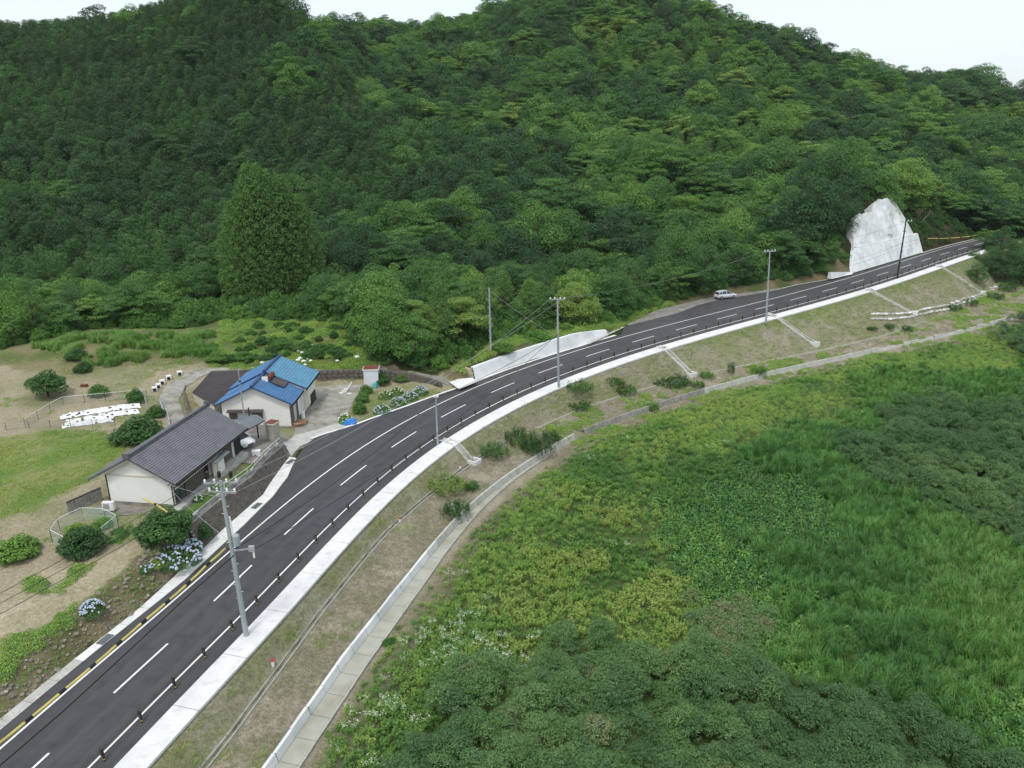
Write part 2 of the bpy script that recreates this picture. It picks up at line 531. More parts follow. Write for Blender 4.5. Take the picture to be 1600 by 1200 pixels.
M['red'] = mat('red_paint', (.55, .03, .03), rough=.5)
M['silver_paint'] = mat('silver_paint', (.66, .69, .72), rough=.28, spec=.6, metal=.15)
M['white_paint'] = mat('white_car_paint', (.80, .81, .82), rough=.25, spec=.6)
M['tyre'] = mat('tyre', (.015, .015, .015), rough=.8)
M['chrome'] = mat('wheel_metal', (.55, .56, .57), rough=.3, metal=.8)
M['lamp'] = mat('lamp_lens', (.75, .78, .80), rough=.1, spec=.8)
M['red_lamp'] = mat('red_lens', (.35, .01, .01), rough=.2, spec=.8)
M['wire'] = mat('black_wire', (.02, .02, .022), rough=.6)
M['wire_pale'] = mat('bare_wire', (.30, .31, .32), rough=.5)
M['firewood'] = mat('cut_timber', (.42, .27, .17), (.30, .18, .11), 6, .8)
M['bark'] = mat('bark', (.085, .065, .048), (.05, .04, .03), 4, .95, bump=.5, stretch=(3, 3, .5))
M['bare_bark'] = mat('pale_bark', (.24, .20, .16), (.17, .14, .11), 4, .9)
M['soil_bank'] = mat('brown_soil', (.085, .05, .022), (.05, .03, .014), .5, .95, c3=(.12, .075, .035), scale3=2, bump=.8, bscale=3)
M['net'] = None

# leaves
M['leaf_broad'] = leaf_mat('broadleaf_foliage', [(.042, .096, .038), (.069, .160, .046), (.110, .230, .054), (.165, .295, .064), (.22, .32, .08)], trans=.28, var=.24)
M['leaf_conifer'] = leaf_mat('conifer_foliage', [(.046, .100, .036), (.068, .148, .044), (.095, .188, .048), (.118, .218, .052)], trans=.14, var=.18, rough=.6, spec=.2)
M['leaf_shrub'] = leaf_mat('shrub_foliage', [(.04, .095, .028), (.065, .16, .036), (.12, .25, .045), (.21, .31, .055)], trans=.22)
M['leaf_reed'] = leaf_mat('tall_grass_blades', [(.070, .175, .050), (.105, .24, .060), (.155, .29, .078), (.23, .34, .10)], trans=.25, var=.4, big=(.12, (1.12, 1.1, 1.0)))
M['leaf_bamboo'] = leaf_mat('bamboo_grass_leaves', [(.070, .150, .050), (.098, .20, .060), (.135, .245, .072), (.20, .22, .10)], trans=.15, var=.4, rough=.45, spec=.4)
M['leaf_herb'] = leaf_mat('herb_leaves', [(.125, .26, .065), (.22, .37, .08), (.32, .44, .10), (.33, .40, .11)], trans=.25, var=.35)
M['leaf_kudzu'] = leaf_mat('vine_leaves', [(.07, .18, .044), (.11, .25, .055), (.17, .33, .065), (.23, .35, .09)], trans=.2, var=.4, spec=.4)
M['leaf_dry'] = leaf_mat('dry_stalks', [(.26, .225, .165), (.30, .26, .19), (.20, .20, .11), (.15, .19, .07)], trans=.15, var=.3)
M['petal'] = leaf_mat('white_petals', [(.75, .78, .70), (.80, .80, .78)], trans=.2, var=.1)
M['hyd_blue'] = leaf_mat('hydrangea_petals', [(.60, .66, .86), (.60, .65, .78), (.66, .68, .78), (.68, .50, .58)], trans=.15, var=.2)


# ------------------------------------------------------------------ mesh helpers
ORG = {}


class MB:
    def __init__(self):
        self.v, self.f = [], []

    def add(self, vs, fs):
        o = len(self.v)
        self.v += [tuple(map(float, q)) for q in vs]
        self.f += [tuple(i + o for i in f) for f in fs]
        return self

    def box(self, c, size, rz=0., taper=1., ax=None):
        sx, sy, sz = size[0] / 2, size[1] / 2, size[2] / 2
        cs, sn = math.cos(rz), math.sin(rz)
        vs = []
        for z in (-sz, sz):
            k = taper if z > 0 else 1
            for x, y in ((-sx, -sy), (sx, -sy), (sx, sy), (-sx, sy)):
                x, y = x * k, y * k
                vs.append((c[0] + x * cs - y * sn, c[1] + x * sn + y * cs, c[2] + z))
        return self.add(vs, [(3, 2, 1, 0), (4, 5, 6, 7), (0, 1, 5, 4), (1, 2, 6, 5), (2, 3, 7, 6), (3, 0, 4, 7)])

    def obox(self, O, U, V, W):
        """box from corner O spanned by three vectors"""
        O, U, V, W = map(lambda q: np.array(q, float), (O, U, V, W))
        vs = [O, O + U, O + U + V, O + V, O + W, O + U + W, O + U + V + W, O + V + W]
        return self.add(vs, [(3, 2, 1, 0), (4, 5, 6, 7), (0, 1, 5, 4), (1, 2, 6, 5), (2, 3, 7, 6), (3, 0, 4, 7)])

    def tube(self, pts, r, n=6, cap=True):
        pts = [np.array(q, float) for q in pts]
        rr = r if hasattr(r, '__len__') else [r] * len(pts)
        o = len(self.v)
        prev = None
        for i, q in enumerate(pts):
            t = pts[min(i + 1, len(pts) - 1)] - pts[max(i - 1, 0)]
            t = t / (np.linalg.norm(t) + 1e-9)
            a = np.array([0, 0, 1.]) if abs(t[2]) < .9 else np.array([1., 0, 0])
            u = np.cross(t, a)
            u /= np.linalg.norm(u)
            w = np.cross(t, u)
            for k in range(n):
                an = 2 * math.pi * k / n
                self.v.append(tuple(q + rr[i] * (math.cos(an) * u + math.sin(an) * w)))
        for i in range(len(pts) - 1):
            for k in range(n):
                a, b = o + i * n + k, o + i * n + (k + 1) % n
                self.f.append((a, a + n, b + n, b))
        if cap:
            self.f.append(tuple(o + k for k in range(n)))
            self.f.append(tuple(o + (len(pts) - 1) * n + k for k in reversed(range(n))))
        return self

    def grid(self, V):
        V = np.asarray(V, float)
        a, b = V.shape[:2]
        o = len(self.v)
        self.v += [tuple(q) for q in V.reshape(-1, 3)]
        for i in range(a - 1):
            for j in range(b - 1):
                k = o + i * b + j
                self.f.append((k, k + b, k + b + 1, k + 1))
        return self

    def lathe(self, c, prof, n=12):
        pts = [(c[0], c[1], c[2] + z) for r, z in prof]
        o = len(self.v)
        for (r, z), q in zip(prof, pts):
            for k in range(n):
                an = 2 * math.pi * k / n
                self.v.append((q[0] + r * math.cos(an), q[1] + r * math.sin(an), q[2]))
        for i in range(len(prof) - 1):
            for k in range(n):
                a, b = o + i * n + k, o + i * n + (k + 1) % n
                self.f.append((a, b, b + n, a + n))
        self.f.append(tuple(o + k for k in reversed(range(n))))
        self.f.append(tuple(o + (len(prof) - 1) * n + k for k in range(n)))
        return self

    def data(self, name, m, org=(0, 0, 0), smooth=False):
        me = bpy.data.meshes.new(name)
        v = np.array(self.v, float).reshape(-1, 3) - np.array(org)
        me.from_pydata(v.tolist(), [], self.f)
        if m is not None:
            me.materials.append(m)
        if smooth:
            me.polygons.foreach_set('use_smooth', [True] * len(me.polygons))
        me.update()
        return me

    def build(self, name, m, parent=None, smooth=False):
        org = ORG.get(parent.name, (0, 0, 0)) if parent else (0, 0, 0)
        o = bpy.data.objects.new(name, self.data(name, m, org, smooth))
        COL.objects.link(o)
        if parent:
            o.parent = parent
        ORG[o.name] = org
        return o


def tag(o, label=None, cat=None, group=None, kind=None):
    if label:
        o['label'] = label
    if cat:
        o['category'] = cat
    if group:
        o['group'] = group
    if kind:
        o['kind'] = kind
    return o


def thing(name, loc, label, cat, group=None):
    o = bpy.data.objects.new(name, None)
    COL.objects.link(o)
    o.location = loc
    o.empty_display_size = .3
    ORG[o.name] = tuple(loc)
    return tag(o, label, cat, group)


def copy_tree(o, parent=None):
    c = o.copy()
    COL.objects.link(c)
    if parent:
        c.parent = parent
    for ch in KIDS.get(o.name, []):
        copy_tree(ch, c)
    return c


KIDS = {}


def kids(o):
    KIDS[o.name] = list(o.children)
    for c in o.children:
        kids(c)


def res(poly, n):
    P = np.array(poly, float)
    L = np.r_[0, np.cumsum(np.hypot(*np.diff(P[:, :2], axis=0).T))]
    t = np.linspace(0, L[-1], n)
    return np.stack([np.interp(t, L, P[:, k]) for k in range(P.shape[1])], 1)


def drape(A, B, name, m, off=.05, st=.5, parent=None, nb=None):
    """sheet laid on the ground between two edge lines (world xy)"""
    A, B = np.array(A, float)[:, :2], np.array(B, float)[:, :2]
    LA = np.hypot(*np.diff(A, axis=0).T).sum()
    n = max(2, int(LA / st) + 1)
    a, b = res(A, n), res(B, n)
    w = np.hypot(*(a - b).T).max()
    k = nb or max(2, int(w / st) + 1)
    t = np.linspace(0, 1, k)[None, :, None]
    V = a[:, None] * (1 - t) + b[:, None] * t
    Z = hz(V[..., 0], V[..., 1]) + off
    return MB().grid(np.dstack([V, Z])).build(name, m, parent)


def structure(o):
    o['kind'] = 'structure'
    return o

# ------------------------------------------------------------------ the ground
nxg, nyg = gx.shape
fx, fy = gx.ravel(), gy.ravel()
gS, gD = to_sd(fx, fy)
near = (abs(fx) < 200) & (fy < 420) & (fy > -50)
jx = fx + (fbm(fx, fy, 3, 21) - .5) * 3.0
jy = fy + (fbm(fx, fy, 3, 22) - .5) * 3.0
gcol = np.zeros((len(fx), 3))


def paint(mask, c, c2=None, sc=4, seed=1, lo=.35, hi=.65):
    c = np.array(c)
    if c2 is None:
        gcol[mask] = c
        return
    t = np.clip((fbm(fx[mask], fy[mask], sc, seed) - lo) / (hi - lo), 0, 1)[:, None]
    gcol[mask] = c * (1 - t) + np.array(c2) * t


FLOOR = (.022, .026, .010)
paint(np.ones(len(fx), bool), FLOOR, (.030, .042, .014), 6)
TAN, TAN2 = (.31, .265, .19), (.205, .205, .115)
POLYS = {}


def region(name, pts):
    POLYS[name] = G(pts)
    return POLYS[name]


region('fields', [(-150, 560), (0, 558), (60, 566), (200, 562), (300, 560), (330, 556), (420, 556), (600, 566), (660, 590), (735, 590), (716, 607), (640, 636), (557, 664), (500, 690), (440, 710), (320, 870), (120, 1020), (-120, 1150), (-400, 1250), (-400, 700)])
region('back_slope', [(330, 575), (345, 505), (400, 498), (480, 500), (540, 500), (600, 572), (600, 582), (400, 580)])
left = gD < -outf(gS)
paint(left & inside(jx, jy, POLYS['fields']), TAN, TAN2, 5, 31)
paint(left & inside(jx, jy, POLYS['back_slope']), (.09, .13, .035), (.15, .16, .06), 3, 33)
region('foot', [(-200, 600), (-200, 530), (0, 540), (130, 512), (345, 496), (345, 565), (230, 572), (100, 585), (0, 572)])
paint(left & inside(jx, jy, POLYS['foot']), (.10, .13, .045), (.20, .18, .10), 3, 32)
region('lawn', [(-200, 690), (0, 690), (60, 672), (150, 672), (200, 690), (185, 720), (110, 770), (40, 800), (-20, 815), (-200, 850)])
paint(left & inside(jx, jy, POLYS['lawn']), (.115, .18, .045), (.20, .215, .085), 3.5, 34)
region('yard_lawn', [(262, 806), (300, 790), (395, 722), (410, 726), (330, 805), (285, 830)])
paint(left & inside(fx, fy, POLYS['yard_lawn']), (.085, .16, .035), (.13, .19, .06), 1.5, 35)
region('sand', [(0, 940), (60, 890), (210, 850), (235, 850), (215, 880), (100, 950), (0, 1010), (-150, 1090), (-150, 960)])
paint(left & inside(jx, jy, POLYS['sand']), (.37, .32, .235), (.30, .265, .18), 3, 36)
bank = left & (gD > -outf(gS) - 2.6) & (gS < 17)
paint(bank, (.20, .165, .11), (.11, .11, .05), 1.5, 37)
region('garden', [(545, 655), (570, 600), (640, 590), (712, 600), (700, 615), (640, 634), (560, 660)])
paint(left & inside(jx, jy, POLYS['garden']), (.29, .26, .17), (.17, .19, .08), 2.2, 38)
verge = left & (gS > 60) & (gS < 160) & (gD > -outf(gS) - 4)
paint(verge, (.07, .09, .03), (.16, .13, .08), 3, 39)
right = gD > 0
dUg, dDg = dUf(gS), dDf(gS)
upper = right & (gD <= dUg + .3)
paint(upper, (.265, .245, .19), (.205, .205, .115), 2.2, 41, .3, .65)
wt = np.clip(1 - (gD - 6) / 2.2, 0, 1) * (gS > 95) * upper
gcol = gcol * (1 - .7 * wt[:, None]) + np.array([.12, .17, .05]) * .7 * wt[:, None]
lower = right & (gD > dUg + .3) & (gD <= dDg + 2)
paint(lower, (.30, .265, .21), (.225, .215, .145), 2.5, 43, .4, .7)
vall = right & (gD > dDg + 2) & near
paint(vall, (.045, .075, .022), (.075, .105, .032), 5, 45)
mg = np.clip(1 - (gD - dDg - 2) / (1.6 + 1.5 * fbm(fx, fy, 4, 46)), 0, 1) * vall
gcol = gcol * (1 - mg[:, None]) + np.array([.25, .225, .15]) * mg[:, None]
gravel = vall & inside(jx, jy, G([(830, 765), (850, 755), (880, 770), (870, 780), (840, 785)]))
paint(gravel, (.20, .19, .15), (.26, .25, .21), 1, 48)
sb = (gS > 190) & (gS < 222) & (gD < -4) & (gD > -12)
paint(sb, (.055, .036, .017), (.035, .035, .015), 2, 49)

me = bpy.data.meshes.new('ground')
verts = np.stack([fx, fy, GZ.ravel()], 1)
ii, jj = np.meshgrid(np.arange(nxg - 1), np.arange(nyg - 1), indexing='ij')
k0 = (ii * nyg + jj).ravel()
quads = np.stack([k0, k0 + nyg, k0 + nyg + 1, k0 + 1], 1)
me.vertices.add(len(verts))
me.vertices.foreach_set('co', verts.ravel())
me.loops.add(quads.size)
me.loops.foreach_set('vertex_index', quads.ravel().astype(np.int32))
me.polygons.add(len(quads))
me.polygons.foreach_set('loop_start', np.arange(0, quads.size, 4, dtype=np.int32))
me.polygons.foreach_set('loop_total', np.full(len(quads), 4, np.int32))
me.update(calc_edges=True)
me.polygons.foreach_set('use_smooth', [True] * len(quads))
ca = me.color_attributes.new('soil', 'FLOAT_COLOR', 'POINT')
ca.data.foreach_set('color', np.c_[gcol, np.ones(len(gcol))].ravel())
m_, ns, ls = new_mat('soil_and_turf')
o_ = N(ns, 'ShaderNodeOutputMaterial')
b_ = N(ns, 'ShaderNodeBsdfPrincipled')
b_.inputs['Roughness'].default_value = .95
b_.inputs['Specular IOR Level'].default_value = .15
a_ = N(ns, 'ShaderNodeAttribute', attribute_name='soil')
f1, r1 = noise_fac(ns, ls, 3.5, .32, .68, detail=6)
f2, r2 = noise_fac(ns, ls, 12, .3, .7, detail=4)
c1 = mixc(ns, ls, 1.0, a_.outputs['Color'], mixc(ns, ls, f1, (.80, .80, .76), (1.2, 1.2, 1.2)), 'MULTIPLY')
c2 = mixc(ns, ls, 1.0, c1, mixc(ns, ls, f2, (.72, .74, .70), (1.28, 1.26, 1.24)), 'MULTIPLY')
ls.new(c2, b_.inputs['Base Color'])
bp_ = N(ns, 'ShaderNodeBump')
bp_.inputs['Strength'].default_value = .5
bp_.inputs['Distance'].default_value = .12
ls.new(r2, bp_.inputs['Height'])
ls.new(bp_.outputs[0], b_.inputs['Normal'])
ls.new(b_.outputs[0], o_.inputs[0])
me.materials.append(m_)
ground = bpy.data.objects.new('ground', me)
COL.objects.link(ground)
structure(ground)

# ------------------------------------------------------------------ road and its markings


def ribbon(s0, s1, d0, d1, dz=0., st=1.0, nb=2, mb=None, zfun=None):
    n = max(2, int(abs(s1 - s0) / st) + 1)
    s = np.linspace(s0, s1, n)
    a = d0(s) if callable(d0) else np.full(n, float(d0))
    b = d1(s) if callable(d1) else np.full(n, float(d1))
    V = np.stack([rp(s, a + (b - a) * t, dz) for t in np.linspace(0, 1, nb)], 1)
    return (mb or MB()).grid(V)


ROAD_A, ROAD_B = -60, 226
road = structure(ribbon(ROAD_A, ROAD_B, lambda s: -edgef(s), 4.32, 0, nb=6).build('road', M['asphalt']))
_co = np.array([v.co[:2] for v in road.data.vertices])
_S, _D = to_sd(_co[:, 0], _co[:, 1])
for nm_, vv_ in (('offset', _D), ('chain', _S)):
    at_ = road.data.attributes.new(nm_, 'FLOAT', 'POINT')
    at_.data.foreach_set('value', vv_.astype(np.float32))
ns, ls = M['asphalt'].node_tree.nodes, M['asphalt'].node_tree.links
bs = [n_ for n_ in ns if n_.type == 'BSDF_PRINCIPLED'][0]
src_ = bs.inputs['Base Color'].links[0].from_socket
ao, ac = N(ns, 'ShaderNodeAttribute', attribute_name='offset'), N(ns, 'ShaderNodeAttribute', attribute_name='chain')


def math_n(op, a, b=None):
    n_ = N(ns, 'ShaderNodeMath', operation=op)
    for k_, v_ in enumerate((a, b)):
        if v_ is None:
            continue
        if isinstance(v_, (int, float)):
            n_.inputs[k_].default_value = v_
        else:
            ls.new(v_, n_.inputs[k_])
    return n_.outputs[0]


ph = math_n('MULTIPLY', math_n('ABSOLUTE', ao.outputs['Fac']), 2 * math.pi / 1.45)
trk = math_n('MULTIPLY', math_n('SUBTRACT', 1.0, math_n('COSINE', math_n('SUBTRACT', ph, .25))), .5)     # wheel paths polished paler
cmb = N(ns, 'ShaderNodeCombineXYZ')
ls.new(math_n('MULTIPLY', ao.outputs['Fac'], 1.6), cmb.inputs[0])
ls.new(math_n('MULTIPLY', ac.outputs['Fac'], .05), cmb.inputs[1])
tn = N(ns, 'ShaderNodeTexNoise')
tn.inputs['Scale'].default_value = 1.5
tn.inputs['Detail'].default_value = 6
ls.new(cmb.outputs[0], tn.inputs['Vector'])
f_ = math_n('ADD', math_n('MULTIPLY', trk, .12), math_n('MULTIPLY', tn.outputs['Fac'], .62))
k3 = N(ns, 'ShaderNodeCombineColor')
g3 = math_n('ADD', f_, .66)
for k_ in range(3):
    ls.new(g3, k3.inputs[k_])
ls.new(mixc(ns, ls, 1.0, src_, k3.outputs[0], 'MULTIPLY'), bs.inputs['Base Color'])
ribbon(ROAD_A, ROAD_B, -3.08, -2.93, .004).build('edge_line', M['paint'], road)
ribbon(ROAD_A, 208, 2.93, 3.08, .004).build('edge_line', M['paint'], road)
k = -60
dash_s = [q for q in range(-60, 216, 10)]
for q in dash_s:
    ribbon(q, q + 5, -.075, .075, .004).build('centre_dash', M['paint'], road)
lay = drape([rp(np.array(float(s)), np.array(-edgef(s) - .02))[:2] for s in np.linspace(96.5, 137, 30)],
            [rp(np.array(float(s)), np.array(-outf(s) - .1))[:2] for s in np.linspace(96.5, 137, 30)], 'old_lay_by', M['old_asphalt'], off=.16)
structure(lay)

# concrete verge on the valley side, cast in slabs
verge_o = thing('verge_strip', tuple(rp(0., 5.2)), None, None)
structure(verge_o)
for q in np.arange(-60, 205, 5.0):
    V0 = MB()
    s = np.linspace(q + .015, q + 4.985, 6)
    w1 = 4.34
    w2 = 6.12 if q < 198 else 5.8
    top = [rp(s, np.full(6, w1), .02), rp(s, np.full(6, w2), -.01)]
    bot = [rp(s, np.full(6, w1), -.15), rp(s, np.full(6, w2), -.2)]
    V0.grid(np.stack([bot[0], top[0], top[1], bot[1]], 1))
    V0.build('slab', M['conc_white'], verge_o)

# gutter on the house side
gut = thing('roadside_gutter', tuple(rp(10., -4.6)), None, None)
structure(gut)
for q in np.arange(-60, 34.0, 2.0):
    s = np.linspace(q + .01, min(q + 1.99, 34.2), 5)
    a = edgef(s) + .01
    b = outf(s) + .06
    V0 = MB().grid(np.stack([rp(s, -a, -.12), rp(s, -a, .03), rp(s, -b, .06), rp(s, -b - .02, -.12)], 1))
    V0.build('gutter_slab', M['conc_pale'] if q < 2 else M['conc_white'], gut)
for px, py in [(173, 1000), (313, 879), (403, 790), (456, 722)]:
    q = atz(px, py, .05)
    S, D = to_sd([q[0]], [q[1]])
    s = np.linspace(S[0] - .55, S[0] + .55, 2)
    mid = (edgef(S[0]) + outf(S[0])) / 2
    V0 = ribbon(s[0], s[1], -(mid - .28), -(mid + .28), .075, st=.5)
    for t in np.linspace(-.5, .5, 9):
        V0.grid(np.stack([rp(np.array([S[0] + t - .02, S[0] + t + .02]), np.full(2, -(mid - .28)), .09), rp(np.array([S[0] + t - .02, S[0] + t + .02]), np.full(2, -(mid + .28)), .09)], 1))
    V0.build('grating', M['grating'], gut)
kerb = structure(ribbon(38.5, 62.3, lambda s: -edgef(s), lambda s: -edgef(s) - .38, .07, nb=2).build('low_kerb', M['conc_white']))
ribbon(62, 91, lambda s: -edgef(s) - .01, lambda s: -edgef(s) - .55, .03).build('kerb_strip', M['conc_white'], kerb)
V0 = MB()
a, b = atz(920, 538, zroad(91) + .1), atz(976, 511, zroad(96) + .1)
V0.grid(np.stack([res([a, b], 8), res([a + np.array([-.3, .5, 0]), b + np.array([-.3, .45, 0])], 8)], 1))
V0.build('kerb_strip', M['conc_pale'], kerb)
ribbon(137, 158.5, lambda s: -edgef(s), lambda s: -edgef(s) - .35, .09).build('kerb_strip', M['conc_pale'], kerb)
ribbon(189, 224, lambda s: -edgef(s), lambda s: -edgef(s) - .45, .12).build('kerb_strip', M['conc_pale'], kerb)
P4 = [atz(702, 597, .8), atz(717, 608, .8), atz(746, 596, 1.0), atz(738, 590, 1.05), atz(716, 592, 1.0)]
pad = MB().add(P4, [(0, 1, 2, 3, 4)]).build('concrete_pad', M['conc_white'])
structure(pad)

# ------------------------------------------------------------------ drains of the embankment
ud = thing('slope_drain', tuple(rp(20., 7.5)), None, None)
structure(ud)
V0, V1, V2 = MB(), MB(), MB()
s = np.arange(-40, 190, 1.5)
zU = lambda s, k=0: np.stack([rp(s, dUf(s) + k, 0)[:, 0], rp(s, dUf(s) + k, 0)[:, 1], zUf(s)], 1)


def bank_ribbon(sa, sb, d0, d1, z0, z1, st=1.5, mb=None):
    n = max(2, int((sb - sa) / st) + 1)
    s = np.linspace(sa, sb, n)
    A, B = rp(s, d0(s)), rp(s, d1(s))
    A[:, 2], B[:, 2] = z0(s), z1(s)
    return (mb or MB()).grid(np.stack([A, B], 1))


def profile_ribbon(sa, sb, prof, base_d, base_z, st=1.5):
    """prof: (offset, height) pairs swept along the road"""
    n = max(2, int((sb - sa) / st) + 1)
    s = np.linspace(sa, sb, n)
    cols = []
    for o, h in prof:
        q = rp(s, base_d(s) + o)
        q[:, 2] = base_z(s) + h
        cols.append(q)
    return MB().grid(np.stack(cols, 1))


def gaps(a, b, L, g=.015):
    q = a
    while q < b - .1:
        yield q + g, min(q + L, b) - g
        q += L


for a, b in gaps(-40, 54, 2.0):
    profile_ribbon(a, b, [(-.16, -.35), (-.16, .10), (0, .10), (0, -.22)], dUf, zUf, .7).build('kerb_block', M['conc_old'], ud)
structure(profile_ribbon(-40, 54, [(0, -.21), (.25, -.21)], dUf, zUf).build('gutter_floor', M['stone'], ud))
profile_ribbon(-40, 54, [(.25, -.3), (.25, .06), (.31, .06), (.31, -.3)], dUf, zUf).build('gutter_lip', M['conc_pale'], ud)
profile_ribbon(58, 150, [(0, -.2), (0, .06), (.12, .06), (.12, -.2)], dUf, zUf).build('gutter_lip', M['conc_pale'], ud)

low = thing('toe_wall', tuple(rp(20., 11.)), 'low pale concrete wall along the foot of the bank', 'wall')
for a, b in gaps(-40, 186, 2.0):
    if 60 < a < 62 or 176 < a < 177:
        continue
    k = rnd.uniform(-.02, .02)
    h = .06 if a < 128 else rnd.uniform(-.25, .02)
    m = M['conc_wall'] if a < 26 else (M['conc_pale'] if a < 60 or a > 88 else M['grey_block'])
    profile_ribbon(a, b, [(-.3 + k, -2.6), (-.22 + k, -2.15 + h), (-.02 + k, -2.15 + h), (.16, -2.8)], dDf, lambda s: 0 * s, .7).build('wall_panel', m, low)
path = thing('drain_path', tuple(rp(20., 12.)), None, None)
structure(path)
for a, b in gaps(-40, 53, 2.0, .012):
    wdt = lambda s: ip(s, [-40, 9, 19, 31, 43, 53], [1.45, 1.55, 1.35, 1.0, .55, .4])
    n = 4
    s = np.linspace(a, b, n)
    cols = []
    for o, h in ((.19, -2.80), (.19, -2.66), (1, -2.66), (1, -2.85)):
        q = rp(s, dDf(s) + (o if o < 1 else wdt(s)))
        q[:, 2] = h
        cols.append(q)
    MB().grid(np.stack(cols, 1)).build('slab', M['slab'], path)
s = np.linspace(-40, 53, 70)
cols = []
for o, h in ((0, -2.9), (0, -2.60), (.07, -2.60), (.07, -2.9)):
    q = rp(s, dDf(s) + wdt(s) + o + .01)
    q[:, 2] = h
    cols.append(q)
MB().grid(np.stack(cols, 1)).build('kerb_edge', M['conc_pale'], path)

# cascades down the bank
CH = [((700, 690), .1, (735, 722), -1.65, 'shortest, beside the short grey pole'), ((1036, 543), 1.2, (1076, 585), -1.85, 'middle of the bank, above dark green ground cover'),
      ((1206, 492), 2.1, (1268, 543), -2.0, 'at the foot of the tall grey pole'), ((1360, 452), 3.0, (1422, 498), -1.95, 'ending on the white stone apron'),
      ((1470, 415), 3.8, (1530, 458), -1.9, 'farthest, near the end of the road')]
for (a, za, b, zb, words) in CH:
    A, B = atz(*a, za), atz(*b, zb)
    t = thing('bank_chute', tuple(A), 'pale concrete chute down the grass bank, ' + words, 'drain chute', 'concrete chutes down the bank')
    B[2] = max(B[2], float(hz(B[0] + .4, B[1] - .3)))
    d = B - A
    L = np.linalg.norm(d)
    h = np.array([d[0], d[1], 0])
    h /= np.linalg.norm(h)
    sd = np.array([-h[1], h[0], 0])
    up = np.array([0, 0, 1.])
    A2 = A - h * 1.0 + up * .02
    n = 10
    V = []
    for q in np.linspace(0, 1, n):
        X = A + d * q
        X[2] = max(X[2], float(hz(X[0], X[1]))) + .07
        V.append(X)
    V = np.array(V)
    w = .30
    for sg in (-1, 1):
        MB().grid(np.stack([V + sd * sg * w - up * .4, V + sd * sg * w + up * .12, V + sd * sg * (w + .22) + up * .10, V + sd * sg * (w + .30) - up * .5], 1)).build('side_wall', M['conc_pale'], t)
    MB().grid(np.stack([V - sd * w + up * .015, V + sd * w + up * .015], 1)).build('channel_floor', M['conc_old'], t)
    V0 = MB()
    ry = math.atan2(h[1], h[0])
    for sg in (-1, 1):
        V0.box(B + h * .55 + sd * sg * .5 + up * .0, (1.1, .16, .9), ry)
    V0.box(B + h * 1.05 + up * .0, (.16, .9, .9), ry)
    V0.box(B + h * .5 - up * .1, (.9, .9, .1), ry)
    V0.build('catch_basin', M['conc_white'], t)
    V0 = MB()
    V0.box(A - h * .45 + up * .06, (.7, .16, .12), ry)
    for sg in (-1, 1):
        V0.box(A - h * .45 + sd * sg * .36 + up * .06, (.9, .16, .13), ry)
    V0.build('inlet', M['conc_white'], t)

# paved apron ditch at the toe, far end
ap = thing('stone_apron', tuple(atz(1430, 500, -2)), 'broken white paving slabs along the far foot of the grass bank', 'paving')
for k in range(34):
    t = k / 33
    px = 1362 + (1568 - 1362) * t
    py = ip(px, [1362, 1390, 1420, 1450, 1480, 1510, 1540, 1560, 1570], [511, 507, 501, 492, 484, 471, 459, 446, 437])
    for r in range(2):
        c = atz(px + rnd.uniform(-1, 1), py + (r - .5) * 5 * (1 - .3 * t), -1.9 - .12 * r)
        c[2] = hz(c[0], c[1]) + .08
        MB().box(c, (rnd.uniform(.9, 1.4), rnd.uniform(.5, .9), .16), rnd.uniform(.5, 1.0)).build('slab', M['conc_pale'] if rnd.random() < .7 else M['conc_white'], ap)

# ------------------------------------------------------------------ guard fence
gf = thing('guard_fence', tuple(rp(0., 3.5)), 'low dark guard fence of wire ropes and banded posts beside the road', 'guard fence')
pm = MB()
pm.lathe((0, 0, -.1), [(.06, 0), (.06, .88), (.045, .93)], 8)
for z in (.30, .50, .70):
    pm.box((-.10, 0, z + .1), (.14, .09, .07))
post_me = pm.data('post', M['dark_metal'])
band_me = MB().lathe((0, 0, .12), [(.063, 0), (.063, .07)], 8).data('reflective_band', M['yellow'])
posts_s = np.arange(-22.7, 207, 3.0)
for s in posts_s:
    q = rp(s, 3.5)
    o = bpy.data.objects.new('post', post_me)
    COL.objects.link(o)
    o.parent = gf
    o.location = Vector(q) - gf.location
    tx, ty = ip(s, SS, TX), ip(s, SS, TY)
    o.rotation_euler.z = math.atan2(ty, tx) - math.pi / 2
    b = bpy.data.objects.new('reflective_band', band_me)
    COL.objects.link(b)
    b.parent = o
ss = np.arange(-22.7, 207, 1.5)
for z in (.30, .50, .70):
    q = rp(ss, np.full(len(ss), 3.36), z)
    MB().tube(q, .02, 4).build('wire_rope', M['dark_metal'], gf)

# ------------------------------------------------------------------ roadside walls
# grey concrete wall past the garden
w2 = thing('roadside_wall', tuple(rp(63., -4.6)), 'long low pale concrete wall with a rubble end beside the road', 'wall')
s = np.linspace(62.6, 90, 24)
hw = ip(s, [62.6, 83, 90], [1.75, 1.9, .9])
bs, tp, tb = rp(s, -outf(s) - .05, 0), rp(s, -outf(s) - .5, 0), rp(s, -outf(s) - 1.0, 0)
tp[:, 2] += hw
tb[:, 2] += hw
bb = rp(s, -outf(s) - 1.2, -.3)
MB().grid(np.stack([bs, tp, tb, bb], 1)).build('wall_face', M['conc_wall'], w2)
V0 = MB()
e = rp(np.array([62.3]), np.array([-outf(62.3)]))[0]
for i in range(7):
    for j in range(5):
        tx, ty = ip(62.3, SS, TX), ip(62.3, SS, TY)
        nrm = np.array([-ty, tx, 0])
        c = e + nrm * (.15 + .06 * i + j * .27 + (i % 2) * .08) + np.array([0, 0, .12 + i * .24])
        MB().box(c, (.30, .25 + rnd.uniform(-.03, .02), .22), math.atan2(ty, tx)).build('stone', M['cut_stone'], w2)
V0 = MB()
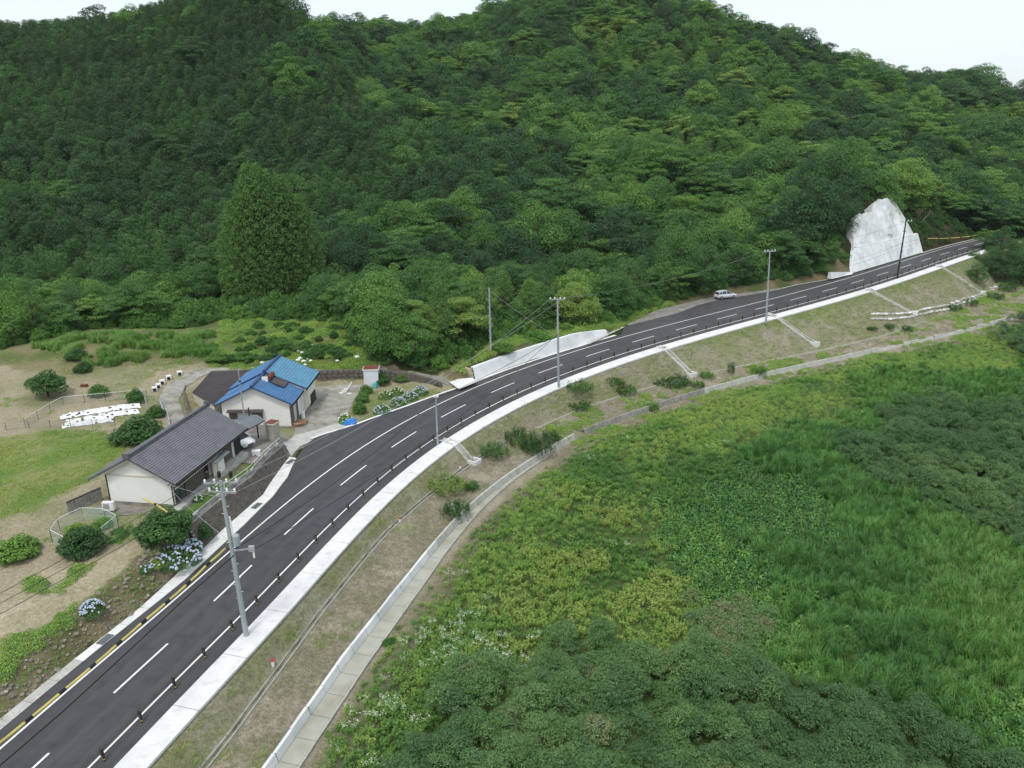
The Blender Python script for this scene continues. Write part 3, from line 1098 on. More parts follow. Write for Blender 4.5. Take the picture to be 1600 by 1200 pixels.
for k in range(14):
    V0.box(bb[-1] + np.array([rnd.uniform(-.8, .6), rnd.uniform(-.8, .6), .3 + rnd.uniform(0, .5)]), (.4, .4, .3), rnd.uniform(0, 3))
V0.build('rubble', M['cut_stone'], w2)

# dark block wall below the grey-roofed house
w1 = thing('block_retaining_wall', tuple(rp(25., -6.)), 'dark block retaining wall below the grey-roofed house yard', 'wall')
w1h = lambda s: ip(s, [16.0, 22, 26, 30, 33.5, 34.6], [2.1, 2.05, 1.95, 1.7, 1.35, 1.25])
s = np.linspace(16.0, 34.0, 60)
rows = []
nb = 12
for k in range(nb + 1):
    f = k / nb
    q = rp(s, -outf(s) - .12 - .42 * w1h(s) * f, 0)
    q[:, 2] += w1h(s) * f
    rows.append(q)
MB().grid(np.stack(rows, 1)).build('wall_core', M['conc_old'], w1)
V0 = MB()
for k in range(nb):
    sb = 16.0 + (.25 if k % 2 else 0)
    while sb < 33.6:
        L = .5
        f0, f1 = (k + .06) / nb, (k + .94) / nb
        q = []
        for s_, f in ((sb + .03, f0), (sb + L - .03, f0), (sb + L - .03, f1), (sb + .03, f1)):
            x = rp(s_, -outf(s_) - .12 - .42 * w1h(s_) * f, 0)
            x[2] += w1h(s_) * f
            q.append(x)
        q = np.array(q)
        nn = np.cross(q[1] - q[0], q[3] - q[0])
        nn /= np.linalg.norm(nn)
        pr_ = rnd.uniform(.02, .07)
        nn = nn if nn @ (CAM - q[0]) > 0 else -nn
        V0.add(np.r_[q, q + nn * pr_], [(4, 5, 6, 7), (0, 1, 5, 4), (1, 2, 6, 5), (2, 3, 7, 6), (3, 0, 4, 7)])
        sb += L
bl = V0.build('blocks', M['dark_block'], w1)
bl['kind'] = 'stuff'
# coping slab that closes the top of the wall
s = np.linspace(16.0, 34.2, 34)
a = rp(s, -outf(s) - .10 - .42 * w1h(s), 0)
a[:, 2] += w1h(s)
b = rp(s, -outf(s) - .12 - .42 * w1h(s) - .75, 0)
b[:, 2] += w1h(s)
MB().grid(np.stack([a - [0, 0, .12], a + [0, 0, .03], b + [0, 0, .03], b - [0, 0, .5]], 1)).build('coping', M['grey_block'], w1)
V0 = MB()
e0 = rp(34.0, -outf(34.0) - .12)
e1 = a[-1]
e2 = e1 + np.array([-2.2, 1.2, 0])
e3 = e0 + np.array([-2.6, 1.6, .4])
V0.add([e0, e3, e2, e1], [(0, 1, 2, 3)])
g0, g1 = rows[0][0], a[0]
V0.add([g0, g1, g1 + np.array([-1.6, .5, -.3]), g0 + np.array([-2.0, .6, 0])], [(0, 1, 2, 3)])
V0.build('end_face', M['dark_block'], w1)

yw = thing('yard_wall', tuple(rp(25., -7.)), 'grey block parapet with thin white rail above the dark retaining wall', 'wall')
for a_, b_2 in gaps(16.2, 34.2, .9, .01):
    s = np.array([a_, b_2])
    o0 = -outf(s) - .28 - .42 * w1h(s)
    for r in range(2):
        z0 = w1h(s) + .04 + r * .25
        A, B = rp(s, o0), rp(s, o0 - .14)
        A[:, 2] += z0
        B[:, 2] += z0
        up = np.array([0, 0, .235])
        jx_ = rnd.uniform(-.01, .01)
        MB().add([A[0], A[1], B[1], B[0], A[0] + up, A[1] + up, B[1] + up, B[0] + up], [(3, 2, 1, 0), (4, 5, 6, 7), (0, 1, 5, 4), (1, 2, 6, 5), (2, 3, 7, 6), (3, 0, 4, 7)]).build('block', M['grey_block'] if (r + int(a_)) % 3 else M['conc_pale'], yw)
V0 = MB()
for s_ in np.arange(22, 34, 1.8):
    q = rp(s_, -outf(s_) - .35 - .42 * w1h(s_))
    q[2] += w1h(s_) + .5
    V0.tube([q, q + [0, 0, .45]], .035, 5)
V0.build('rail_post', M['white'], yw)
s = np.arange(22, 34, .9)
q = rp(s, -outf(s) - .35 - .42 * w1h(s))
q[:, 2] += w1h(s) + .92
MB().tube(q, .022, 4).build('rail', M['white'], yw)

# great white wall and sprayed slope near the end of the road
w3 = thing('high_retaining_wall', tuple(rp(170., -5.)), 'high white concrete retaining wall at the far roadside', 'wall')
ns_ = 40
s = np.linspace(158.8, 191, ns_)
hh = w3h(s) + .15 * np.sin(s)
rows = []
s_full = s
for f in np.linspace(0, 1, 10):
    s = np.linspace(158.8 + 4.4 * f, 191, ns_)
    q = rp(s, -outf(s) - .0 - .42 * w3h(s) * f)
    q[:, 2] += hh * 0 + w3h(s) * f
    rows.append(q)
V = np.stack(rows, 1)
for k in range(8):
    lo_, hi_ = k * 5, min(k * 5 + 5, ns_ - 1)
    MB().grid(V[lo_:hi_ + 1]).build('wall_panel', M['conc_wall'], w3)
a = rows[-1]
b = rp(s, -outf(s) - .42 * w3h(s) - .7)
b[:, 2] = a[:, 2]
MB().grid(np.stack([a - [0, 0, .3], a + [0, 0, .12], b + [0, 0, .12], b - [0, 0, 1.5]], 1)).build('coping', M['conc_white'], w3)
V0 = MB()
for i_, k in ((0, 1), (-1, -1)):
    V0.add([V[i_, 0], V[i_, -1], V[i_, -1] + [-2.5, 2, 0], V[i_, 0] + [-3.5, 3, 0]], [(0, 1, 2, 3)])
V0.build('end_face', M['conc_wall'], w3)
sc_ = thing('sprayed_slope', tuple(rp(170., -8.)), 'rough sprayed-concrete slope above the white roadside wall', 'slope')
tops = lambda s: ip(s, [160, 163, 165, 167.2, 169.5, 175.7, 177.5, 179.5, 186.5, 187.5, 188.3, 189.2, 190], [4.4, 4.6, 8, 9.9, 10.7, 10.6, 12.2, 12.8, 12.4, 10.2, 8, 5.5, 4.2])
s = np.linspace(162.5, 189.8, 110)
rows = []
for f in np.linspace(0, 1, 26):
    top_h = tops(s) + (fbm(s, s * 0 + 3, 1.0, 5) - .5) * .6 * (tops(s) > 6)
    h = w3h(s) - .1 + (np.maximum(top_h, w3h(s)) - w3h(s) + .1) * f
    dd = -outf(s) - .42 * w3h(s) - .35 - .55 * (h - w3h(s))
    q = rp(s, dd + (fbm(s, h, 3.0, 6) - .5) * .5 * min(1, f * 3) + (fbm(s, h, .8, 8) - .5) * .35 - .9 * np.exp(-((s - 184.5) / 2.2) ** 2 - ((h - 7.2) / 2.0) ** 2) + .5 * np.exp(-((s - 179) / 1.2) ** 2) * (h > 5.2))
    q[:, 2] += h
    rows.append(q)
V = np.stack(rows, 1)
MB().grid(V).build('sprayed_face', M['shotcrete'], sc_)
back = V[:, -1] + np.array([-1.5, 1.8, -2.0])
MB().grid(np.stack([V[:, -1], back], 1)).build('top_edge', M['shotcrete'], sc_)
w3b = thing('small_wing_wall', tuple(rp(155., -5.)), 'small white wall stub left of the high roadside wall', 'wall')
a, b = atz(1299, 436, 3.2), atz(1333, 428, 3.3)
nrm = np.array([-.6, .8, 0])
MB().add([a, b, b + nrm * .3 + [0, 0, .35], a + nrm * .3 + [0, 0, 1.35], a + nrm * .8 + [0, 0, 1.3], b + nrm * .8 + [0, 0, .3], a + nrm * .9, b + nrm * .9],
         [(0, 1, 2, 3), (3, 2, 5, 4), (0, 3, 4, 6), (1, 7, 5, 2)]).build('wall_face', M['conc_wall'], w3b)

# ------------------------------------------------------------------ plants: prototypes and scattering
LIB = bpy.data.collections.new('plant_library')      # not linked to the scene


def mesh_from(name, V, nper, m, extra=None):
    """V: (n, nper, 3) leaf polygons; extra: (V2, m2) a second kind of leaf"""
    sets = [(V, m)] + ([extra] if extra else [])
    co = np.concatenate([q[0].reshape(-1, 3) for q in sets])
    me = bpy.data.meshes.new(name)
    me.vertices.add(len(co))
    me.vertices.foreach_set('co', co.astype(np.float32).ravel())
    ls_, tot, mi = [], [], []
    o = 0
    for k, (q, mm) in enumerate(sets):
        tot += [q.shape[1]] * q.shape[0]
        mi += [k] * q.shape[0]
        me.materials.append(mm)
    tot = np.array(tot, np.int32)
    me.loops.add(len(co))
    me.loops.foreach_set('vertex_index', np.arange(len(co), dtype=np.int32))
    me.polygons.add(len(tot))
    me.polygons.foreach_set('loop_start', (np.cumsum(tot) - tot).astype(np.int32))
    me.polygons.foreach_set('loop_total', tot)
    me.polygons.foreach_set('material_index', np.array(mi, np.int32))
    me.update(calc_edges=True)
    return me


def unit(v):
    return v / (np.linalg.norm(v, axis=-1, keepdims=True) + 1e-9)


def leaves(c, nrm, L, W, R, droop=0.):
    """pointed leaf quads at c facing nrm"""
    n = len(c)
    a = unit(R.normal(size=(n, 3)))
    u = unit(np.cross(nrm, a))
    v = np.cross(nrm, u)
    L = (L * R.uniform(.65, 1.35, n))[:, None]
    W = (W * R.uniform(.7, 1.3, n))[:, None]
    b = -nrm * (L * droop)
    return np.stack([c - u * L / 2 + b, c - v * W / 2, c + u * L / 2 + b, c + v * W / 2], 1)


def puff_crown(R, puffs, nper, leaf, up=.5, flat=1., rough=.13, aspect=.6):
    """puffs: (x,y,z,r). leaves on the outer shells of the puffs, facing outward and upward"""
    out = []
    for (x, y, z, r) in puffs:
        k = max(6, int(nper * r * r))
        d = unit(R.normal(size=(k, 3)))
        d[:, 2] = np.abs(d[:, 2]) * np.where(R.random(k) < .82, 1, -1)
        rad = r * (1 - np.abs(R.normal(0, rough, k)))[:, None]
        c = np.array([x, y, z]) + d * rad * np.array([1, 1, flat])
        nn = unit(d * np.array([1, 1, 1 / max(flat, .4)]) + np.array([0, 0, up]) + R.normal(0, .38, (k, 3)))
        out.append(leaves(c, nn, leaf, leaf * aspect, R, .12))
    return np.concatenate(out)


def dome_puffs(R, H, rad, n, base=.3, rmin=.22, rmax=.38, power=1.):
    P = []
    for k in range(n):
        a = k * 2.39996 + R.uniform(-.3, .3)
        t = ((k + .5) / n) ** .5
        rr = rad * t * .78 * R.uniform(.85, 1.1)
        zt = H * (1 - (1 - base) * .75 * t ** (2.0 * power)) - rad * .25
        r = rad * R.uniform(rmin, rmax)
        P.append((rr * math.cos(a), rr * math.sin(a), zt + R.uniform(-.05, .05) * H, r))
    for k in range(n):
        a = k * 2.39996 + 1
        r = rad * R.uniform(rmin, rmax)
        P.append((rad * .72 * math.cos(a), rad * .72 * math.sin(a), H * R.uniform(base, .62), r))
    for k in range(n // 2):
        a = k * 2.39996 + 2
        r = rad * R.uniform(rmin, rmax)
        P.append((rad * .66 * math.cos(a), rad * .66 * math.sin(a), H * R.uniform(.12, .32), r))
    return P


def tree_mesh(kind, seed, leaf=.42, dens=1.):
    R = np.random.default_rng(seed)
    if kind == 'round':
        H, rad = 10, 4.6
        return mesh_from('crown', puff_crown(R, dome_puffs(R, H, rad, 15), 62 * dens, leaf, .5, .8), 4, M['leaf_broad']), H
    if kind == 'lumpy':
        H, rad = 10, 4.4
        P = dome_puffs(R, H, rad, 9, rmin=.30, rmax=.52)
        return mesh_from('crown', puff_crown(R, P, 52 * dens, leaf * .95, .4, .85, .12), 4, M['leaf_broad']), H
    if kind == 'layer':
        H, rad = 9, 5
        P = []
        for k in range(26):
            a, t = k * 2.4, ((k + .5) / 26) ** .55
            P.append((rad * t * .85 * math.cos(a), rad * t * .85 * math.sin(a), H * (1 - .42 * t ** 1.5) - R.uniform(0, 2.2), rad * R.uniform(.22, .36)))
        return mesh_from('crown', puff_crown(R, P, 58 * dens, leaf * 1.05, 1.3, .34, .2), 4, M['leaf_broad']), H
    if kind == 'conifer':
        H, rad = 12, 3.0
        P = []
        for k in range(44):
            t = (k + .5) / 44
            z = H * (.18 + .80 * t)
            rr = rad * (1 - max(0, (z / H - .25) / .78)) ** .75 * R.uniform(.75, 1.0)
            a = k * 2.39996
            P.append((rr * math.cos(a), rr * math.sin(a), z - .1 * rr, R.uniform(.6, .95)))
        return mesh_from('crown', puff_crown(R, P, 90 * dens, leaf * .72, .6, .85, .08, .6), 4, M['leaf_conifer']), H
    if kind == 'cedar':
        H, rad = 19, 4.9
        P = []
        for k in range(250):
            t = (k + .5) / 250
            z = H * (.04 + .93 * t)
            rr = rad * min(1, (1.01 - z / H) / .45) ** .62 * R.uniform(.84, 1.05)
            a = k * 2.39996
            P.append((rr * math.cos(a), rr * math.sin(a), z - .1 * rr, R.uniform(.55, .95)))
        return mesh_from('crown', np.concatenate([puff_crown(R, P, 150 * dens, .26, .9, .9, .08, .6), puff_crown(R, [(0, 0, q, 3.2 * min(1, (19.5 - q) / 6)) for q in (3, 6, 9, 12, 14.5)], 60, .5, .2, 1.0, .1, .7)]), 4, M['leaf_conifer']), H
    if kind == 'shrub':
        H, rad = 1.0, .55
        P = dome_puffs(R, H, rad, 12, base=.10, rmin=.32, rmax=.50)
        return mesh_from('foliage', puff_crown(R, P, 2400 * dens, .085, .4, .95, .18), 4, M['leaf_shrub']), H


def proto(name, me):
    o = bpy.data.objects.new(name, me)
    LIB.objects.link(o)
    return o


def group_of(names, key):
    c = bpy.data.collections.new(key)
    LIB.children.link(c)
    for k, me in enumerate(names):
        c.objects.link(bpy.data.objects.new(f'{key}_{k:02d}', me))
    return c


NG = {}


def scatter_group(coll):
    if coll.name in NG:
        return NG[coll.name]
    g = bpy.data.node_groups.new('scatter_' + coll.name, 'GeometryNodeTree')
    g.interface.new_socket('Geometry', in_out='INPUT', socket_type='NodeSocketGeometry')
    g.interface.new_socket('Geometry', in_out='OUTPUT', socket_type='NodeSocketGeometry')
    n, l = g.nodes, g.links
    i, o = n.new('NodeGroupInput'), n.new('NodeGroupOutput')
    ci = n.new('GeometryNodeCollectionInfo')
    ci.inputs['Collection'].default_value = coll
    ci.inputs['Separate Children'].default_value = True
    ci.inputs['Reset Children'].default_value = True
    iop = n.new('GeometryNodeInstanceOnPoints')
    iop.inputs['Pick Instance'].default_value = True

    def attr(nm, t):
        a = n.new('GeometryNodeInputNamedAttribute')
        a.data_type = t
        a.inputs['Name'].default_value = nm
        return a.outputs['Attribute']
    l.new(i.outputs[0], iop.inputs['Points'])
    l.new(ci.outputs[0], iop.inputs['Instance'])
    l.new(attr('idx', 'INT'), iop.inputs['Instance Index'])
    e = n.new('FunctionNodeEulerToRotation')
    l.new(attr('rot', 'FLOAT_VECTOR'), e.inputs[0])
    l.new(e.outputs[0], iop.inputs['Rotation'])
    l.new(attr('scl', 'FLOAT_VECTOR'), iop.inputs['Scale'])
    l.new(iop.outputs[0], o.inputs[0])
    NG[coll.name] = g
    return g


def scatter(name, pts, coll, scl, tint, label, parent=None, tilt=.08, cat=None):
    n = len(pts)
    me = bpy.data.meshes.new(name)
    me.vertices.add(n)
    me.vertices.foreach_set('co', np.asarray(pts, np.float32).ravel())
    scl = np.broadcast_to(np.asarray(scl, float).reshape(n, -1) if np.ndim(scl) else np.full((n, 1), scl), (n, 3)) if np.ndim(scl) < 2 else scl
    rot = np.stack([rng.normal(0, tilt, n), rng.normal(0, tilt, n), rng.uniform(0, 6.283, n)], 1)
    for nm, t, v in (('rot', 'FLOAT_VECTOR', rot), ('scl', 'FLOAT_VECTOR', scl)):
        a = me.attributes.new(nm, t, 'POINT')
        a.data.foreach_set('vector', np.ascontiguousarray(v, np.float32).ravel())
    a = me.attributes.new('tint', 'FLOAT', 'POINT')
    a.data.foreach_set('value', np.clip(np.broadcast_to(tint, (n,)), 0, 1).astype(np.float32))
    a = me.attributes.new('idx', 'INT', 'POINT')
    a.data.foreach_set('value', rng.integers(0, len(coll.objects), n).astype(np.int32))
    o = bpy.data.objects.new(name, me)
    COL.objects.link(o)
    md = o.modifiers.new('scatter', 'NODES')
    md.node_group = scatter_group(coll)
    if parent:
        o.parent = parent
    o['kind'] = 'stuff'
    if label:
        o['label'] = label
    return o


def jgrid(x0, x1, y0, y1, sp, R=None):
    R = R or rng
    X, Y = np.meshgrid(np.arange(x0, x1, sp), np.arange(y0, y1, sp * .9))
    X = X + (np.arange(X.shape[0]) % 2)[:, None] * sp * .5
    X = X + R.uniform(-.42, .42, X.shape) * sp
    Y = Y + R.uniform(-.42, .42, Y.shape) * sp
    return X.ravel(), Y.ravel()


def in_view(x, y, z, mx=180, my=160):
    uv, w = proj(np.stack([x, y, z], 1))
    return (w > 5) & (uv[:, 0] > -mx) & (uv[:, 0] < 1600 + mx) & (uv[:, 1] > -my * 2) & (uv[:, 1] < 1200 + my)


# ------------------------------------------------------------------ the forest
KINDS = ['round', 'lumpy', 'layer', 'conifer']
TM = {k: [tree_mesh(k, 100 + 7 * i + j)[0] for j in range(3)] for i, k in enumerate(KINDS)}
HT = dict(round=10, lumpy=10, layer=9, conifer=12)
TMF = {k: [tree_mesh(k, 300 + 7 * i + j, leaf=.30, dens=2.0)[0] for j in range(2)] for i, k in enumerate(KINDS)}
trunk_me = MB().tube([(0, 0, -1), (.05, 0, 2.5), (0, .06, 5.5), (-.05, 0, 8)], [.28, .22, .16, .07], 7)
for a in range(5):
    an = a * 1.3
    trunk_me.tube([(0, 0, 3.2 + a * .7), (1.2 * math.cos(an), 1.2 * math.sin(an), 4.6 + a * .7), (2.4 * math.cos(an), 2.4 * math.sin(an), 5.4 + a * .7)], [.11, .08, .04], 5)
trunk_me = trunk_me.data('trunk', M['bark'])

# where trees stand: the wooded side of this line
EDGE = G([(-160, 560), (-60, 552), (0, 545), (60, 533), (130, 516), (200, 512), (280, 512), (345, 500), (420, 498), (470, 500), (535, 498), (560, 530), (590, 558), (640, 570), (720, 572),
          (735, 545), (790, 525), (860, 515), (930, 508), (975, 494), (1030, 476), (1100, 456), (1160, 444), (1220, 436), (1290, 424), (1324, 418)])
top3 = [rp(float(q), -outf(q) - .42 * 4.4 - .6 - .6 * (max(tops(q) - 4.4, 0)) - 2.2) for q in (159.5, 162, 166, 170, 174, 179, 183, 187, 190)]
FOREST = [tuple(q[:2]) for q in EDGE] + [tuple(rp(157., -7.)[:2])] + [tuple(q[:2]) for q in top3] + [tuple(rp(194., -11.)[:2]), tuple(rp(205., -12.)[:2]), tuple(rp(218., -13.)[:2]), tuple(rp(232., -5.)[:2]),
         tuple(rp(226., 7.)[:2]), tuple(rp(211., 7.5)[:2]), tuple(rp(206., 11.5)[:2]), tuple(atz(1590, 424, -1.8)[:2]), tuple(atz(1700, 430, -2.5)[:2]), (420, 160), (700, 300), (700, 900), (-700, 900), (-700, 100)]
CON1 = [aty(px, py, Y)[:2] for px, py, Y in [(-300, 440, 150), (0, 455, 150), (150, 440, 152), (260, 440, 150), (340, 420, 158), (430, 330, 190), (560, 340, 190), (640, 320, 200), (690, 290, 232), (600, 185, 268), (540, 90, 300), (440, 8, 360), (250, 20, 380), (0, 30, 380), (-300, 30, 400)]]

fxs, fys, fk, fs = [], [], [], []
for sp, lo, hi in ((4.4, 100, 235), (5.4, 235, 640)):
    x, y = jgrid(-420, 520, lo, hi, sp)
    fxs.append(x)
    fys.append(y)
x, y = np.concatenate(fxs), np.concatenate(fys)
kk = ~(inside(x, y, CON1) & (rng.random(len(x)) < .75))
x, y = x[kk], y[kk]
x2, y2 = jgrid(-420, 100, 100, 420, 3.5)
kk = inside(x2, y2, CON1)
plant = np.r_[np.zeros(len(x), bool), np.ones(kk.sum(), bool)]
x, y = np.r_[x, x2[kk]], np.r_[y, y2[kk]]
z = hz(x, y)
S, D = to_sd(x, y)
ok = inside(x, y, FOREST) & in_view(x, y, z + 8, 260, 160) & ~((abs(D) < outf(S) + 2.2) & (S < 224))
x, y, z, plant = x[ok], y[ok], z[ok], plant[ok]
# drop those on ground that nothing in front could ever let us see
con = inside(x, y, CON1)
n1 = fbm(x, y, 26, 61)
n2 = fbm(x, y, 14, 62)
R = np.random.default_rng(5)
u = R.random(len(x))
kind = np.where(u < .42, 0, np.where(u < .68, 1, 2))
kind = np.where((n1 > .60) & (R.random(len(x)) < .5), 3, kind)
kind = np.where(plant, 3, kind)
size = R.uniform(.60, 1.0, len(x)) * (1 + .5 * (R.random(len(x)) < .2) * (kind != 3) * (y > 165)) * (1 + .3 * (n2 > .56) * (kind != 3) * R.random(len(x)))
size = np.where(kind == 3, R.uniform(.66, .95, len(x)), size)
size = np.where(y < 150, size * .86, size)
tint = np.clip(.30 + (n1 - .5) * 1.3 + R.normal(0, .22, len(x)), 0, 1)
tint = np.where(kind == 2, tint + .25, tint)
tint = np.where(con, tint * .60, tint)
fr = (y < 150) & (x < 0) & (x > -100)
tint = np.where(fr & (kind != 3), tint + .18, tint)
tint = np.where((kind == 3) & ~con, tint * .8 + .1, tint)
S_, D_ = to_sd(x, y)
keep = ~((x > -56) & (x < -33) & (y < 143)) & ~((S_ > 151) & (S_ < 164) & (D_ > -12) & (D_ < 0))
CEDARS = [(393, 500, 1.0, 137), (420, 502, 1.13, 138), (449, 500, 1.17, 139), (473, 498, 1.04, 141), (478, 480, 1.0, 145), (430, 480, 1.12, 144)]
cpos = []
for px, py, k, Y in CEDARS:
    q = aty(px, py, Y)
    q[2] = hz(q[0], q[1])
    cpos.append(q)
    keep &= np.hypot(x - q[0], y - q[1]) > 5.2
x, y, z, kind, size, tint, con = [q[keep] for q in (x, y, z, kind, size, tint, con)]

# how large each shows, and whether the canopy in front hides it
uv, w = proj(np.stack([x, y, z + 8 * size], 1))
sz = size / w
hid = np.zeros(len(x), int)
for t in np.linspace(.55, .985, 60):
    Q = CAM + (np.stack([x, y, z + 8.5 * size], 1) - CAM) * t
    inf = inside(Q[:, 0], Q[:, 1], FOREST)
    hid += (inf & (Q[:, 2] < hz(Q[:, 0], Q[:, 1]) + 6.0))
vis = (hid < 2) & (uv[:, 0] > -10) & (uv[:, 0] < 1610) & (uv[:, 1] > 0) & (uv[:, 1] < 700)
order = np.argsort(np.where(vis, -sz, 1))[:262]
ind = np.zeros(len(x), bool)
ind[order] = True

MARKS = [(60, 520, 'above the tan field'), (180, 500, 'above the vegetable plot'), (300, 500, 'left of the great cedars'), (430, 470, 'around the great cedars'), (540, 480, 'by the dirt track'),
         (650, 540, 'over the garden lane'), (765, 500, 'behind the bare concrete pole'), (860, 500, 'above the long low wall'), (960, 480, 'at the start of the lay-by'), (1050, 460, 'left of the parked silver car'),
         (1140, 440, 'behind the parked silver car'), (1230, 420, 'behind the tall grey pole'), (1310, 390, 'left of the high white wall'), (1380, 310, 'on top of the sprayed slope'), (1480, 330, 'above the brown soil bank'),
         (1560, 400, 'at the far end of the road')]
KN = ['rounded broadleaf tree', 'billowing broadleaf tree', 'flat-layered broadleaf tree', 'narrow conifer']
NM = ['broadleaf_tree', 'broadleaf_tree', 'layered_tree', 'conifer_tree']
base_y = np.array([ip(q, [0, 130, 345, 535, 640, 735, 860, 975, 1100, 1220, 1324, 1440, 1600], [545, 516, 500, 498, 570, 545, 515, 494, 456, 436, 418, 350, 420]) for q in uv[:, 0]])
cnt = {}
for i in order:
    px, py = uv[i]
    mk = min(MARKS, key=lambda q: abs(q[0] - px) + .5 * abs(q[1] - py))
    q = proj(np.array([[x[i], y[i], z[i]]]))[0][0]
    row = 'front' if q[1] > base_y[i] - 22 else ('second-row' if q[1] > base_y[i] - 50 else 'upper')
    tone = 'dark green' if tint[i] < .25 else ('mid green' if tint[i] < .55 else 'pale yellow-green')
    lab = f'{row} {tone} {KN[kind[i]]} {mk[2]}'
    loc = (x[i], y[i], z[i] - .3)
    t = thing(NM[kind[i]], loc, lab, 'tree')
    cnt.setdefault(lab, []).append(t)
    km = KINDS[kind[i]]
    me = TMF[km][rnd.randrange(2)] if sz[i] > .0040 else TM[km][rnd.randrange(3)]
    c = bpy.data.objects.new('crown', me)
    COL.objects.link(c)
    c.parent = t
    c['tint'] = float(tint[i])
    k = bpy.data.objects.new('trunk', trunk_me)
    COL.objects.link(k)
    k.parent = t
    sc = size[i]
    t.rotation_euler = (rnd.uniform(-.05, .05), rnd.uniform(-.05, .05), rnd.uniform(0, 6.28))
    t.scale = (sc * rnd.uniform(.9, 1.15), sc * rnd.uniform(.9, 1.15), sc * rnd.uniform(.9, 1.1))
ORD = ['leftmost', 'second from left', 'third from left', 'fourth from left', 'fifth from left', 'sixth from left', 'seventh from left', 'eighth from left', 'ninth from left', 'tenth from left', 'eleventh from left', 'twelfth from left']
for lab, L in cnt.items():
    L.sort(key=lambda t: proj(np.array([t.location]))[0][0][0])
    for k, t in enumerate(L):
        t['group'] = 'trees of the forest edge'
        if len(L) > 1:
            w_ = 'rightmost' if k == len(L) - 1 else ORD[min(k, 11)]
            t['label'] = w_ + ' ' + lab
rest = ~ind
wk = np.where((kind == 3), 1.12, 1.08)
fc = group_of([m for k in KINDS for m in TM[k]], 'forest_tree')
fo_pts = np.stack([x, y, z - .4], 1)[rest]
fo = scatter('forest', fo_pts, fc, np.stack([size * wk * R.uniform(.9, 1.15, len(x)), size * wk * R.uniform(.9, 1.15, len(x)), size], 1)[rest], tint[rest], 'dense mixed forest covering the hills')
a = fo.data.attributes['idx']
a.data.foreach_set('value', (kind[rest] * 3 + R.integers(0, 3, rest.sum())).astype(np.int32))

# the great cedars
CM = [tree_mesh('cedar', 500 + k)[0] for k in range(2)]
cedar_trunk = MB().tube([(0, 0, -1), (0, 0, 8), (0, 0, 17)], [.4, .28, .08], 8).data('trunk', M['bark'])
CW = ['leftmost of the tall cedars behind the houses', 'tall full cedar, second from left in the clump', 'tallest cedar, crest in the middle of the clump', 'rounded cedar at the right side of the clump', 'cedar at the back right corner of the clump', 'cedar at the back of the clump, half hidden']
for (px, py, k, Y), q, wd, j in zip(CEDARS, cpos, CW, range(9)):
    t = thing('cedar_tree', (q[0], q[1], q[2] - .4), wd, 'tree', 'great cedars')
    for nm, me in (('crown', CM[j % 2]), ('trunk', cedar_trunk)):
        c = bpy.data.objects.new(nm, me)
        COL.objects.link(c)
        c.parent = t
        c['tint'] = .82 - .10 * (j % 3)
    t.scale = (k * .86, k * .86, k * (1.05, 1.2, 1.08, 1.0, 1.05, 1.16)[j])
    t.rotation_euler.z = j * 1.7
print('trees', len(x), 'individual', int(ind.sum()), 'labels', len(cnt))

# ------------------------------------------------------------------ grasses, herbs and thickets of the valley floor


def blades(R, n, h, w, spread, lean, m, name, segs=3):
    """tuft of arching blades"""
    a = R.uniform(0, 6.283, n)
    r0 = spread * np.sqrt(R.random(n))
    base = np.stack([r0 * np.cos(a * 1.7), r0 * np.sin(a * 1.7), np.zeros(n)], 1)
    d = np.stack([np.cos(a), np.sin(a), np.zeros(n)], 1)
    side = np.stack([-d[:, 1], d[:, 0], d[:, 2]], 1)
    hh = h * R.uniform(.55, 1.1, n)
    ln = lean * R.uniform(.3, 1.2, n)
    out = []
    ts = np.linspace(0, 1, segs + 1)
    P = [base + d * (ln * t ** 2)[:, None] + np.stack([0 * hh, 0 * hh, hh * (t - .22 * t ** 3 * (ln / max(lean, .01)))], 1) for t in ts]
    for k in range(segs):
        wa, wb = w * (1 - ts[k] * .8), w * (1 - ts[k + 1] * .8)
        out.append(np.stack([P[k] - side * wa, P[k] + side * wa, P[k + 1] + side * wb, P[k + 1] - side * wb], 1))
    V = np.stack(out, 1).reshape(-1, 4, 3)
    return mesh_from(name, V, 4, m)


def mound(R, rad, h, n, L, W, m, name, up=.8, nflow=0, petal=.06, droop=.2, flowm=None):
    k = n
    a, rr = R.uniform(0, 6.283, k), np.sqrt(R.random(k))
    z = h * (1 - rr ** 2.2) * R.uniform(.65, 1.05, k) + .05
    c = np.stack([rad * rr * np.cos(a), rad * rr * np.sin(a), z], 1)
    nn = unit(np.stack([rr * np.cos(a) * .9, rr * np.sin(a) * .9, np.full(k, up)], 1) + R.normal(0, .4, (k, 3)))
    V = leaves(c, nn, L, W, R, droop)
    ex = None
    if nflow:
        a, rr = R.uniform(0, 6.283, nflow), np.sqrt(R.random(nflow)) * .95
        z = h * (1 - rr ** 2.2) * 1.0 + .12
        c = np.stack([rad * rr * np.cos(a), rad * rr * np.sin(a), z], 1)
        nn = unit(np.stack([np.cos(a) * .4, np.sin(a) * .4, np.ones(nflow)], 1) + R.normal(0, .3, (nflow, 3)))
        ex = (leaves(c, nn, petal, petal, R), flowm or M['petal'])
    return mesh_from(name, V, 4, m, ex)


